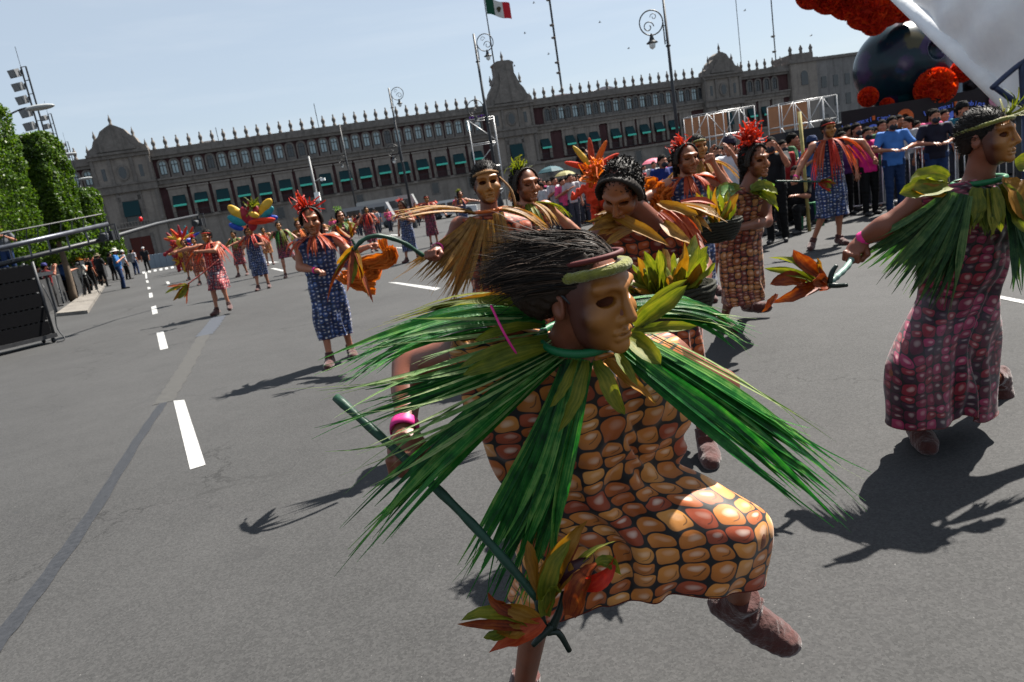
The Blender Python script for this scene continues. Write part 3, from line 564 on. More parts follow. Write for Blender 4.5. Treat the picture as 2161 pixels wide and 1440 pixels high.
STONE = stonemat('chiluca_stone', (.235, .206, .182)); STONED = stonemat('carved_stone', (.17, .152, .138), 1.4, .5); TEZ = stonemat('tezontle_red', (.075, .036, .038), 1., .35)
GLASSP = mat('window_pale', hexc(190, 208, 212), .25, .15, 1.2, .05, spec=.6); GLASSD = mat('window_dark', (.02, .024, .03), .15, .3, 1., .02, spec=.6); FRAMEW = mat('window_frame', (.05, .05, .052), .6)
TEAL = mat('awning_teal', hexc(8, 78, 84), .8, .15, 3, .2); TEALL = mat('awning_edge', hexc(120, 236, 214), .8, .1, 3, .1); IRON = mat('iron_black', (.02, .022, .026), .5, .3, 20); DOORB = mat('door_brown', hexc(110, 52, 38), .7, .25, 3)
FO = FN*FD
pal = thing('palace', 'long grey and dark red stone palace with teal awnings across the square', 'building', FO)
def fb(q, x0, x1, d0, d1, z0, z1): q.b2(x0, x1, d0, d1, z0, z1, MF, FO); return q
def fpt(x, d, z): return FO+FE*x+FN*d+FZ*z
q = fb(MB(), -64, 112, 0, 22, 0, 5.9); q.build('base_wall', STONE, pal)
q = fb(MB(), -64, 112, .25, 22, 5.9, 17.2); q.build('red_wall', TEZ, pal)
for z0, z1, d in ((5.7, 6.15, -.35), (11.7, 12.2, -.25), (12.2, 12.9, -.5), (12.9, 13.2, -.75), (16.5, 17.0, -.3), (17.0, 17.6, -.6), (17.6, 18.2, -.45)):
    for x0, x1 in ((-64, -33.6), (-23.9, 37), (46.6, 84.4), (93.6, 106)): fb(MB(), x0, x1, d, .3, z0, z1).build('cornice', STONED if z0 > 12 else STONE, pal)
def copies(o, xs, parent=None):
    out = [o]
    for x in xs:
        c = o.copy(); COL.objects.link(c); c.location = np.array(o.location)+FE*x; out.append(c)
        for ch in o.children: k = ch.copy(); COL.objects.link(k); k.parent = c
    return out
def arcpoly(w_, z0, z1, n=10): r = w_/2; return [(-r, z0), (r, z0)]+[(r*math.cos(a), z1-r+r*math.sin(a)) for a in np.linspace(0, math.pi, n)]
def arch_window(x, pale_pane=True):
    q = MB(); o = fpt(x, -.02, 0); R_ = arcpoly(1.75, 13.2, 16.45); I_ = arcpoly(1.15, 13.75, 16.1); n = len(R_)
    a = [o+FE*u+FZ*v for u, v in R_]; b = [o+FE*u+FZ*v for u, v in I_]; a2 = [p+FN*.3 for p in a]; b2 = [p+FN*.3 for p in b]
    q.add(a+b+a2+b2, [(i, (i+1) % n, n+(i+1) % n, n+i) for i in range(n)]+[(n+i, n+(i+1) % n, 3*n+(i+1) % n, 3*n+i) for i in range(n)]+[(2*n+i, 2*n+(i+1) % n, (i+1) % n, i) for i in range(n)])
    w_ = q.build('arched_window', STONED, pal)
    q = MB(); q.prism(arcpoly(1.16, 13.74, 16.1), o+FN*.2, FE, FZ, FN, .03); q.build('pane', GLASSP if pale_pane else GLASSD, w_, org=np.array(pal.location))
    q = MB()
    for u in (-.56, -.05, .46): q.b2(x+u, x+u+.1, .1, .17, 13.75, 15.6 if abs(u+.05) > .1 else 16.05, MF, FO)
    q.b2(x-.56, x+.56, .1, .17, 15.3, 15.42, MF, FO); q.b2(x-.56, x+.56, .1, .17, 13.75, 13.9, MF, FO); q.build('window_bars', FRAMEW, w_, org=np.array(pal.location)); return w_
wl = arch_window(-22.4); wd = arch_window(49.6, False)
xsl = []
for i in range(15):
    for k in (0, 1.95):
        x = -22.4+i*3.98+k
        if (i, k) != (0, 0): xsl.append(x+22.4)
dark = {3: 1, 10: 1, 11: 1, 19: 1}
copies(wl, [x for i, x in enumerate(xsl) if i not in dark]); copies(wl, [-14, -12.05, -18, -20])
xr = [i*3.0+k for i in range(12) for k in (0, 1.45)]
copies(wd, [x-0 for x in xr[1:] if int(x*10) % 3] + [x-72 for x in [xsl[i] for i in dark]]+[46.5+k for k in (0, 2, 4.2, 6.2)])
copies(wl, [72+x for x in xr[1:] if not int(x*10) % 3])
def main_window(x, w_=2.0, z0=6.2, z1=11.2, aw=True, ext=1.):
    q = MB(); s = .55
    for a, b, c, d in ((-w_/2-s, -w_/2, z0, z1), (w_/2, w_/2+s, z0, z1), (-w_/2, w_/2, z1-1.2, z1)): q.b2(x+a, x+b, -.12, .3, c, d, MF, FO)
    q.b2(x-w_/2-s-.15, x+w_/2+s+.15, -.28, .3, z1, z1+.3, MF, FO); W_ = q.build('balcony_window', STONE, pal); og = np.array(pal.location)
    q = MB(); q.b2(x-w_/2, x+w_/2, .3, .36, z0, z1-1.2, MF, FO); q.build('pane', GLASSD, W_, org=og)
    q = MB()
    for i in range(9): u = x-w_/2-.3+(w_+.6)*i/8; q.b2(u-.02, u+.02, -.62, -.58, z0-.1, z0+.95, MF, FO)
    q.b2(x-w_/2-.35, x+w_/2+.35, -.64, -.56, z0+.93, z0+1.0, MF, FO); q.b2(x-w_/2-.35, x+w_/2+.35, -.66, -.1, z0-.12, z0-.04, MF, FO); q.build('balcony_rail', IRON, W_, org=og)
    if aw:
        q = MB(); zt = z1-1.25; A, B = fpt(x-w_/2-.05, -.14, zt), fpt(x+w_/2+.05, -.14, zt); dr = 1.55*ext; C_, D_ = fpt(x+w_/2+.1, -1.25*(2-ext), zt-dr), fpt(x-w_/2-.1, -1.25*(2-ext), zt-dr); dn = FZ*-.04
        q.add([A, B, C_, D_, A+dn, B+dn, C_+dn, D_+dn], [(3, 2, 1, 0), (4, 5, 6, 7), (0, 1, 5, 4), (1, 2, 6, 5), (2, 3, 7, 6), (3, 0, 4, 7)])
        q.add([A, D_, fpt(x-w_/2-.1, -.14, zt-dr)], [(0, 1, 2)]); q.add([B, C_, fpt(x+w_/2+.1, -.14, zt-dr)], [(0, 2, 1)]); a = q.build('awning', TEAL, W_, org=og)
        q = MB(); q.b2(x-w_/2-.1, x+w_/2+.1, -1.27*(2-ext), -1.24*(2-ext), zt-dr-.35, zt-dr-.01, MF, FO); q.build('valance', TEALL, W_, org=og)
    return W_
mw = main_window(-21); m2 = main_window(-21+3.66, ext=.86); m3 = main_window(-21+7.32, ext=1.16); copies(mw, [3.66*i for i in (3, 5, 8, 9, 12, 14)]+[-15, -19]); copies(m2, [3.66*i for i in (5, 9, 12, 14)]); copies(m3, [3.66*i for i in (2, 5, 9)])
mr = main_window(48.2, 1.7, 6.6, 11.6); copies(mr, [5.3, 7.9, 10.6, 15.3]+[15.3+3.3*i for i in range(1, 6)]+[47.5, 51, 54.5])
def low_window(x):
    q = MB(); q.b2(x-.85, x+.85, -.08, .2, 3.0, 3.25, MF, FO); q.b2(x-.85, x-.6, -.08, .2, 3.25, 5.2, MF, FO); q.b2(x+.6, x+.85, -.08, .2, 3.25, 5.2, MF, FO); q.b2(x-.85, x+.85, -.08, .2, 5.2, 5.45, MF, FO); w_ = q.build('base_window', STONED, pal)
    q = MB(); q.b2(x-.6, x+.6, -.03, .05, 3.25, 5.2, MF, FO); q.build('pane', GLASSD, w_, org=np.array(pal.location)); return w_
lw = low_window(-19.2); copies(lw, [7.32*i for i in range(1, 8)]+[67.7+6.6*i for i in range(6)]+[117])
f0 = MB(); f0.lathe([(.34, 0), (.34, .3), (.2, .4), (.26, .7), (.36, 1.0), (.34, 1.25), (.2, 1.5), (.1, 1.75), (.16, 1.9), (.02, 2.1)], fpt(-23, .1, 18.2), 8); fo = f0.build('merlon', STONED, pal, True); copies(fo, [1.95*i for i in range(1, 31)]+[70.6+1.95*i for i in range(19)]+[117.4+1.95*i for i in range(6)]+[-12.5-1.95*i for i in range(4)])
def tower(xc, w_, ztop, peak, prof, win=True):
    """stone portal tower: shaft, pilasters, curved gable with pinnacles, niche window"""
    h_ = w_/2; fb(MB(), xc-h_, xc+h_, -.9, 10, 0, ztop).build('tower_shaft', STONE, pal)
    for u in (-h_+.1, -h_*.42, h_*.42-.5, h_-.6):
        for z0, z1 in ((6.4, 11.6), (13.2, ztop-.9)): fb(MB(), xc+u, xc+u+.5, -1.15, -.9, z0, z1).build('pilaster', STONED, pal)
    for z0, z1, d in ((5.7, 6.2, -1.25), (11.7, 12.9, -1.4), (12.9, 13.2, -1.6), (ztop-.9, ztop-.3, -1.3), (ztop-.3, ztop+.1, -1.6)): fb(MB(), xc-h_-.15, xc+h_+.15, d, -.85, z0, z1).build('cornice', STONED, pal)
    q = MB(); q.prism([(u, v) for u, v in prof]+[(-u, v) for u, v in prof[::-1]], fpt(xc, -1.1, ztop), FE, FZ, FN, 2.2); q.build('gable', STONED, pal)
    q = MB(); q.prism([(u*.62, v*.72+.3) for u, v in prof]+[(-u*.62, v*.72+.3) for u, v in prof[::-1]], fpt(xc, -1.4, ztop), FE, FZ, FN, .3); q.build('gable_relief', STONED, pal)
    for u, z in [(prof[0][0]-.3, ztop), (-prof[0][0]+.3, ztop), (0, peak)]+([(prof[0][0]*.62, ztop+(peak-ztop)*.48), (-prof[0][0]*.62, ztop+(peak-ztop)*.48)]):
        q = MB(); q.lathe([(.3, 0), (.3, .3), (.18, .4), (.3, .9), (.12, 1.4), (.02, 1.9)], fpt(xc+u, -.6, z-.1), 8); q.build('pinnacle', STONED, pal, True)
    q = MB(); q.prism([(1.0*math.cos(a), 1.35*math.sin(a)) for a in np.linspace(0, 2*math.pi, 20, endpoint=False)], fpt(xc, -1.15, 15.), FE, FZ, FN, .2); n_ = q.build('niche_frame', STONED, pal)
    q = MB(); q.prism([(.6*math.cos(a), 1.0*math.sin(a)) for a in np.linspace(0, 2*math.pi, 20, endpoint=False)], fpt(xc, -1.18, 15.), FE, FZ, FN, .1); q.build('pane', GLASSD, n_, org=np.array(pal.location))
    for u in (-h_*.62, h_*.62): fb(MB(), xc+u-.3, xc+u+.3, -.94, -.88, 14., 16.).build('slit_window', GLASSD, pal)
    W_ = 2.6; q = MB()
    for a, b, c, d in ((-W_/2-.5, -W_/2, 6.3, 11.), (W_/2, W_/2+.5, 6.3, 11.), (-W_/2-.5, W_/2+.5, 10.2, 11.3)): q.b2(xc+a, xc+b, -1.2, -.88, c, d, MF, FO)
    w2 = q.build('balcony_window', STONED, pal); og = np.array(pal.location); q = MB(); q.b2(xc-W_/2, xc+W_/2, -.93, -.89, 6.3, 10.2, MF, FO); q.build('pane', GLASSD, w2, org=og)
    q = MB(); A, B, C_, D_ = fpt(xc-1.3, -1.22, 10.1), fpt(xc+1.3, -1.22, 10.1), fpt(xc+1.3, -2., 7.6), fpt(xc-1.3, -2., 7.6); q.add([A, B, C_, D_, A-FZ*.05, B-FZ*.05, C_-FZ*.05, D_-FZ*.05], [(3, 2, 1, 0), (4, 5, 6, 7), (0, 1, 5, 4), (1, 2, 6, 5), (2, 3, 7, 6), (3, 0, 4, 7)]); q.build('awning', TEAL, w2, org=og)
    q = fb(MB(), xc-3, xc+3, -2.0, -.9, 5.6, 5.8); q.b2(xc-3, xc+3, -2.0, -1.94, 6.55, 6.65, MF, FO)
    for i in range(13): u = xc-3+6*i/12; q.b2(u-.04, u+.04, -2.0, -1.93, 5.8, 6.55, MF, FO)
    q.build('balcony', STONE, pal)
    d_ = fb(MB(), xc-1.7, xc+1.7, -.96, -.88, 0, 3.9).build('door', DOORB, pal); fb(MB(), xc-2.2, xc-1.7, -1.1, -.88, 0, 4.3).build('door_jamb', STONED, d_, org=og); fb(MB(), xc+1.7, xc+2.2, -1.1, -.88, 0, 4.3).build('door_jamb', STONED, d_, org=og)
    fb(MB(), xc-.03, xc+.03, -.99, -.95, .1, 3.8).build('door_seam', IRON, d_, org=og)
tower(-28.7, 9.6, 18.4, 23.0, [(4.9, 0), (4.6, .7), (3.7, 1.3), (3.3, 2.2), (2.4, 2.9), (1.9, 3.7), (.9, 4.3), (.3, 4.6)])
tower(41.8, 9.4, 17.8, 25.9, [(4.8, 0), (4.7, 1.0), (3.9, 1.6), (3.4, 2.7), (2.7, 3.6), (2.2, 5.0), (1.9, 5.6), (1.9, 7.2), (2.1, 7.4), (2.0, 7.7), (1.2, 8.1)])
tower(89., 9., 18.2, 22.6, [(4.5, 0), (4.2, .9), (3.2, 1.4), (2.8, 2.3), (1.9, 3.0), (1.4, 3.8), (.4, 4.3)])
fb(MB(), 105.8, 112.4, -1.0, 12, 0, 19.).build('corner_tower', STONE, pal); fb(MB(), 105.6, 112.6, -1.3, 12, 18.3, 19.1).build('cornice', STONED, pal); fb(MB(), 106.4, 111.8, -.8, 6, 19.1, 20.3).build('parapet', STONED, pal)
for x in (106.4, 109.1, 111.6): q = MB(); q.lathe([(.4, 0), (.3, .6), (.45, 1.), (.1, 1.8)], fpt(x, -.4, 20.2), 8); q.build('pinnacle', STONED, pal, True)
q = MB(); q.prism(arcpoly(1.7, 13.6, 16.6), fpt(109.1, -1.1, 0), FE, FZ, FN, .15); q.build('arched_window', GLASSD, pal)
q = MB(); q.tube([fpt(40.9, 2, 25), fpt(40.9, 2, 46)], [.14, .08], 8); fpole = thing('flagpole', 'tall thin flagpole rising behind the middle tower of the palace', 'flagpole', fpt(40.9, 2, 25)); q.build('pole', IRON, fpole, True)
fl = thing('flag', 'green, white and red flag with a central emblem flying above the palace', 'flag', fpt(40.9, 2, 35.5))
for k, (c, nm) in enumerate(((hexc(0, 100, 76), 'green_field'), (hexc(226, 224, 220), 'white_field'), (hexc(214, 44, 62), 'red_field'))):
    q = MB(); n_ = 8
    def fpnt(u, v): return fpt(41.05+u*4.9, 2+.35*math.sin(u*7)*u, 38.2-u*1.5-v*3.0+.18*math.sin(u*8)) - FE*0
    for i in range(n_):
        u0, u1 = (k+i/n_)/3, (k+(i+1)/n_)/3
        for j in range(3): q.quad(fpnt(u0, j/3), fpnt(u1, j/3), fpnt(u1, (j+1)/3), fpnt(u0, (j+1)/3))
    part = q.build(nm, mat('flag_'+nm, c, .8, .05, 3), fl)
q = MB(); q.prism([(.42*math.cos(a)*(1+.25*math.sin(3*a)), .5*math.sin(a)) for a in np.linspace(0, 6.28, 18, endpoint=False)], fpnt(.5, .5)-FN*.12, FE, FZ, FN, .05); q.build('emblem', mat('flag_emblem', hexc(96, 84, 60), .8), fl)
# aerials, roof clutter, birds
def aerial(lab, x, z0, z1, r, dish=()):
    t = thing('radio_mast', lab, 'mast', fpt(x, 40, z0), 0); d0 = (FD+40)/FD; q = MB(); A = fpt(x*d0, 40, 8); B = A+FZ*(z1-8); q.tube([A, B], r, 6); q.build('mast', IRON, t)
    for k in dish: q = MB(); q.lathe([(.02, -.3), (.55, -.1), (.6, .25), (.02, .3)], A+FZ*(k-8)-FE*.3, 8); q.build('dish', STONED, t, True)
aerial('tall lattice radio mast with dishes behind the palace roof', 53.4, 19, 62, .28, (24, 28.5, 31, 37, 40, 46))
aerial('very thin aerial behind the left palace wing', -12.3, 19, 26, .07); aerial('thin aerial rising above the middle of the left palace wing', 5.3, 19, 28.5, .08); aerial('thin cable-stayed mast near the far right palace corner', 103, 19, 70, .16, (24, 27, 31)); aerial('thin pale pole above the right palace wing', 94.5, 19, 60, .09)
for i, (a, b, z, c) in enumerate(((-19, -12, 20.2, (.5, .48, .42)), (-10, -3, 20.0, (.4, .36, .36)), (1, 8, 19.9, (.55, .5, .44)), (18, 24, 20.0, (.5, .5, .5)), (54, 63, 20.2, (.4, .34, .34)), (66, 72, 20.6, (.35, .36, .38)))):
    q = MB(); n_ = 8; pr = [(a+(b-a)*k/n_, 17.5+(z-17.5)*(.75+.25*math.sin(math.pi*k/n_))) for k in range(n_+1)]; q.prism([(a, 17)]+pr+[(b, 17)], fpt(0, 14, 0), FE, FZ, FN, 5); q.build('roof_structure', mat('roof_clutter%d' % i, c, .8, .2, 1), pal)
nb = thing('building', 'plain grey stone building right of the palace behind the float', 'building', fpt(126, 2, 0))
fb(MB(), 112.6, 150, 1, 16, 0, 18.6).build('wall', stonemat('grey_block', (.20, .19, .185)), nb); fb(MB(), 112.4, 150, .6, 16, 18.6, 19.2).build('cornice', STONED, nb)
wn = fb(MB(), 115, 116.3, .9, 1.05, 12.6, 15).build('window', GLASSD, nb)
for z in (0, -4.2, -8.2):
    for i in range(9):
        if i or z: c = wn.copy(); COL.objects.link(c); c.location = FE*3.1*i+FZ*z
def bird(x, y, d, lab, s):
    t = P(x, y, d); q = MB(); q.tube([t+V3(-.2, 0, 0)*s, t+V3(.2, 0, .02)*s], [.05*s, .03*s], 6); b_ = thing('bird', lab, 'bird', t, 0, 'birds in the sky'); q.build('body', IRON, b_, True)
    for sg in (-1, 1): q = MB(); q.add([t+V3(.1, 0, 0)*s, t+V3(-.1, 0, 0)*s, t+V3(-.15, sg*.5, .16)*s, t+V3(.0, sg*.45, .18)*s, t+V3(-.1, 0, -.015)*s, t+V3(-.15, sg*.5, .145)*s], [(0, 1, 2, 3), (0, 3, 5, 4)]); q.build('wing', IRON, b_)
for x, y, lab in ((1127, 7, 'bird nearest the flag, high in the sky'), (1108, 71, 'bird just right of the flag, beside the mast'), (1266, 48, 'bird in open sky between mast and right lamp post'), (1327, 103, 'bird low in the sky left of the right lamp post'), (1158, 115, 'bird low beside the radio mast'), (1086, 140, 'bird right above the middle tower'), (1572, 23, 'bird in the sky right of the tall lamp post'), (1712, 76, 'bird in the sky left of the painted skull')): bird(x, y, 70, lab, .55)
# ================================================================== lamp posts and masts
GLOBE = mat('lamp_glass', (.62, .66, .66), .2, .1, 10, .02, spec=.6)
def scroll(q, o, sg, s, ax):
    """wrought-iron scroll arm of diameter s from the pole at o, on side sg along ax"""
    up = V3(0, 0, 1); c = o+ax*sg*s*.62+up*s*.05; A = []
    for t in np.linspace(0, 1, 40): a = math.pi*(1.0-t*2.45); r = s*.5*(1-.0*t); A.append(c-ax*sg*math.cos(math.pi-a)*r*1.0+up*math.sin(a)*r)
    q.tube([o-up*s*.9+ax*sg*.12*s, o+ax*sg*.12*s]+A, .028*s, 6)
    B = [c+ax*sg*(s*.24-.1*s)+(-ax*sg*math.cos(a)+up*math.sin(a))*s*(.24-.022*a)-up*s*.16 for a in np.linspace(0, 7.2, 26)]; q.tube(B, .022*s, 6)
    C_ = [c-ax*sg*s*.12+(ax*sg*math.cos(a)+up*math.sin(a))*s*(.15-.016*a)+up*s*.22 for a in np.linspace(0, 6.6, 20)]; q.tube(C_, .016*s, 5)
    for k in (.15, .75): q.tube([o-up*s*k, o-up*s*k+ax*sg*.13*s], .02*s, 5)
    return c+ax*sg*.05*s-up*s*.55
def lamp_post(lab, base, h, s, arms, lean=0.):
    t = thing('street_lamp', lab, 'street lamp', base, 0, 'scrolled street lamps'); q = MB(); b = np.array(base); ax = V3(1, 0, 0)
    q.tube([b, b+V3(0, 0, h*.45), b+V3(0, 0, h)], [.11, .085, .055], 10); q.build('pole', IRON, t, True); q = MB(); q.lathe([(.24, 0), (.24, .5), (.16, .7), (.19, .9), (.12, 1.3)], b, 12); q.build('base', IRON, t, True)
    for sg, z in arms:
        q = MB(); L_ = scroll(q, b+V3(0, 0, z), sg, s, ax); q.lathe([(.10, -s*1.02), (.13, -s*.98), (.10, -s*.94)], b+V3(0, 0, z), 10); q.build('scroll_arm', IRON, t, True)
        q = MB(); q.lathe([(.03*s, .12*s), (.06*s, .05*s), (.10*s, -.1*s), (.12*s, -.16*s), (.24*s, -.24*s), (.25*s, -.27*s), (.13*s, -.27*s)], L_, 14); lh = q.build('lantern', IRON, t, True)
        q = MB(); q.lathe([(.13*s, -.27*s), (.14*s, -.36*s), (.11*s, -.46*s), (.02*s, -.52*s)], L_, 14); q.build('globe', GLOBE, lh, True, org=np.array(t.location))
def lampat(lab, x, y, Y, s, arms): p = P(x, y, Y); lamp_post(lab, p*V3(1, 1, 0), p[2], s, [(sg, p[2]-dz) for sg, dz in arms])
lampat('black scrolled lamp post beside the scaffold tower, left of the palace centre', 999, 72, 40, .86, [(1, .55), (-1, 3.75)])
lampat('black scrolled lamp post in front of the left palace wing', 820, 186, 52, .84, [(1, .5), (-1, 4.2)])
lampat('tallest black scrolled lamp post, in front of the right palace wing', 1397, -25, 36, 1.12, [(-1, 1.5)])
lampat('far thin scrolled lamp post before the palace, right of the camera mast', 716, 262, 85, .9, [(-1, 3.9)])
def flood(lab, x, y, Y, n=8):
    p = P(x, y, Y); b = p*V3(1, 1, 0); t = thing('floodlight_mast', lab, 'floodlight', b, 0, 'floodlight masts'); q = MB()
    for dx in (0, .35): q.tube([b+V3(dx, 0, 0), p+V3(dx, 0, 0)], .06, 6)
    for k in range(10): z = p[2]*(1-k*.06); q.tube([V3(b[0], b[1], z), V3(b[0]+.35, b[1], z)], .03, 4)
    q.tube([p, p+V3(0, 0, 1.4)], .02, 4); q.build('mast', IRON, t)
    for k in range(n):
        q = MB(); c = p+V3(-.45, -.2, -.4-k*.92); M = frame((-.25, -1, -.3)); q.box(c, (.62, .45, .55), M); q.box(c+V3(.2, .2, .05), (.4, .3, .3), M); q.box(c+M[1]*.25, (.5, .04, .44), M); q.build('floodlight', mat('flood_grey', (.16, .165, .17), .5), t)
flood('nearest and tallest floodlight mast at the far left', 44, 142, 55); flood('second floodlight mast from the left, behind the trimmed tree', 101, 241, 85, 7); flood('shortest floodlight mast, nearest the palace', 138, 300, 115, 6)
def cobra(lab, x0, y0, x1, y1, Y, basex):
    A = P(x0, y0, Y); B = P(x1, y1, Y); b = P(basex, y0, Y)*V3(1, 1, 0); t = thing('street_light', lab, 'street lamp', b); q = MB(); q.tube([b, V3(b[0], b[1], A[2]-.3)], .1, 8); q.tube(polyl([V3(b[0], b[1], A[2]-.3), A+V3(0, 0, -.05), (A+B)/2+V3(0, 0, .1), B], 14), .04, 6); q.build('pole', IRON, t, True)
    S = SDF(.04).ell(B, (.75, .3, .14)); v, f = S.mesh(); ob('lamp_head', npmesh('lamp_head', v-np.array(t.location), f), mat('lamp_grey', (.3, .31, .31), .5), t)
cobra('modern curved-arm street light above the trimmed tree', 20, 240, 84, 227, 38, 4); cobra('modern curved-arm street light before the left palace tower', 122, 330, 145, 326, 70, 118); cobra('low modern street light by the palace corner', 170, 380, 180, 377, 80, 165)
cm = P(651, 330, 62); t = thing('camera_mast', 'slim grey surveillance mast with a white box in front of the palace', 'mast', cm*V3(1, 1, 0)); q = MB(); q.tube([cm*V3(1, 1, 0), cm], [.12, .07], 8); q.tube([P(665, 383, 62), P(679, 375, 62)], .05, 6); q.build('pole', mat('mast_grey', (.2, .205, .21), .5), t, True); q = MB(); q.box(P(670, 415, 61.8), (.42, .3, .7)); q.build('box', mat('box_white', (.7, .72, .72), .6), t); q = MB(); q.box(P(681, 379, 62), (.4, .25, .2)); q.build('camera_head', mat('box_white', (.7,)*3), t)
# ================================================================== trees
BARK = mat('bark', (.09, .065, .045), .9, .3, 12, .6); LEAF = leafmat('ficus_leaf', [(.012, .034, .004), (.045, .10, .008), (.11, .175, .014)], .45, .48, 6)
def tree(lab, c, size, base, n, seed, name='ficus_tree', lw_=.11):
    r_ = np.random.default_rng(seed); c = np.asarray(c, float); sx, sy, sz = size; b = V3(c[0], c[1], 0) if base is None else base; t = thing(name, lab, 'tree', b); q = MB(); q.tube(polyl([b, b+V3(.05, .03, (c[2]-sz)*.6), c-V3(0, 0, sz*.3)], 10), np.linspace(.16, .07, 10), 8)
    for i in range(9): a = r_.random()*6.28; o = c+V3(math.cos(a)*sx*.75, math.sin(a)*sy*.75, sz*(r_.random()*1.5-.8)); s_ = c-V3(0, 0, sz*.6*r_.random()+sz*.2); q.tube(polyl([s_, (s_+o)/2+r_.normal(size=3)*.1, o], 8), np.linspace(.05, .012, 8), 5)
    q.build('trunk', BARK, t, True); ar = np.array([sy*sz, sy*sz, sx*sz, sx*sz, sx*sy, sx*sy*.4]); fc = r_.choice(6, n, p=ar/ar.sum()); u = r_.uniform(-1, 1, (n, 3)); ax_ = fc//2; sg = np.where(fc % 2, -1., 1.); sg[fc == 4] = 1; sg[fc == 5] = -1
    u[np.arange(n), ax_] = sg; sz3 = V3(sx, sy, sz); p = u*sz3; kb_ = r_.normal(size=(6, 3))*5.5; bump = sum(np.sin(p@k_+i*1.7) for i, k_ in enumerate(kb_))/6*.16
    rc_ = np.clip(1-.10*((np.abs(u)**6).sum(1)-1), .8, 1); inn = (r_.random(n)**2.2)*.34; dirn = nrm2(p/sz3); p = p*rc_[:, None]+dirn*(bump-inn)[:, None]+r_.normal(size=(n, 3))*.025
    p = p+c; N = nrm2(r_.normal(size=(n, 3))+(p-c)/V3(sx, sy, sz)*.9); T = nrm2(np.cross(N, r_.normal(size=(n, 3)))); B = np.cross(N, T); w2 = lw_*(.6+.8*r_.random((n, 1)))
    Vt = np.stack([p-T*w2, p+B*w2*.5+N*w2*.15, p+T*w2, p-B*w2*.5+N*w2*.15], 1).reshape(-1, 3)-np.array(b); Fq = np.arange(4*n).reshape(-1, 4); ob('crown', npmesh('crown', Vt, Fq, smooth=False), LEAF, t); return t
def treepx(lab, x, y, Y, wpx, hpx, n, seed, **k): c = P(x, y, Y); s = Y/1480; tree(lab, c, (wpx*s/2, wpx*s/2*.9, hpx*s/2), None, n, seed, **k)
treepx('box-trimmed green ficus tree cut by the left edge', -70, 392, 24, 176, 345, 42000, 1, lw_=.055)
treepx('tall box-trimmed ficus tree with sunlit right face', 88, 398, 29, 96, 205, 42000, 2, lw_=.06)
treepx('small rounded ficus tree in front of the left palace tower', 178, 462, 42, 62, 115, 16000, 3, lw_=.085)
treepx('low dark green bush behind the black fence', 200, 525, 48, 90, 60, 7000, 4, name='bush', lw_=.12); treepx('low dark green hedge beneath the trimmed trees', 60, 522, 31, 200, 80, 9000, 5, name='hedge', lw_=.10)
# ================================================================== near dancers
def pj(**k): return {a: P(*v) for a, v in k.items()}
def neckring(root, c, M, rx, ry, m, r=.011, tilt=0.):
    pts = [c+M[0]*rx*math.cos(a)+M[1]*ry*math.sin(a)+M[2]*(tilt*math.sin(a)) for a in np.linspace(0, 2*np.pi, 41)]
    q = MB(); q.tube(pts, r, 8, False); return q.build('neck_ribbon', m, root, True)
def dancer_core(name, label, J, look, up, skin, sex, dm, hem, hands, res, ms=1., hair=True, band=None, feet='ab', base=None, b=1., group='maize dancers in the street', hres=None, **dk):
    J = fill(J); base = base if base is not None else V3(J['pel'][0], J['pel'][1], 0); root = thing(name, label, 'person', base, 0, group)
    Mh = frame(look, up)
    skinned(root, body(J, res, look, up, True, b, hands, hs=1., hres=hres), skin)
    mk = place(root, 'mask', mask_mesh(sex == 'f'), J['hea']+(V3(0, 0, .018)@Mh if ms > 1.1 else 0), Mh, ms)
    if hair: place(root, 'hair', hair_short() if sex == 'm' else hair_braid(), J['hea']+(V3(0, -.01*ms, .02)@Mh if ms > 1.1 else 0), Mh, max(1.0, ms) if sex == 'm' else ms)
    if dm: dress(root, J, dm, hem, b=b, **dk)
    if feet: boots(root, J, feet)
    if band: headband(root, J['hea'], Mh, band, 1.03, seed=len(label))
    return root, J, Mh
def staff(label, pts, r, m, tipd, mats, rng, n=9, ln=.2, w_=.022, hooks=()):
    t = thing('dance_staff', label, 'staff', pts[0]*V3(1, 1, 0), 0, 'husk-tipped dance staffs')
    q = MB(); pp = polyl(pts, 24); q.tube(pp, r*(1+.12*np.sin(np.linspace(0, 40, 24))), 9); q.build('stick', m, t, True)
    for h in hooks: q = MB(); q.tube(polyl(h, 10), np.linspace(r, r*.6, 10), 8); q.build('hook', STICKD, t, True)
    bouquet(t, pts[-1], tipd, rng, mats, n, ln, w_); return t
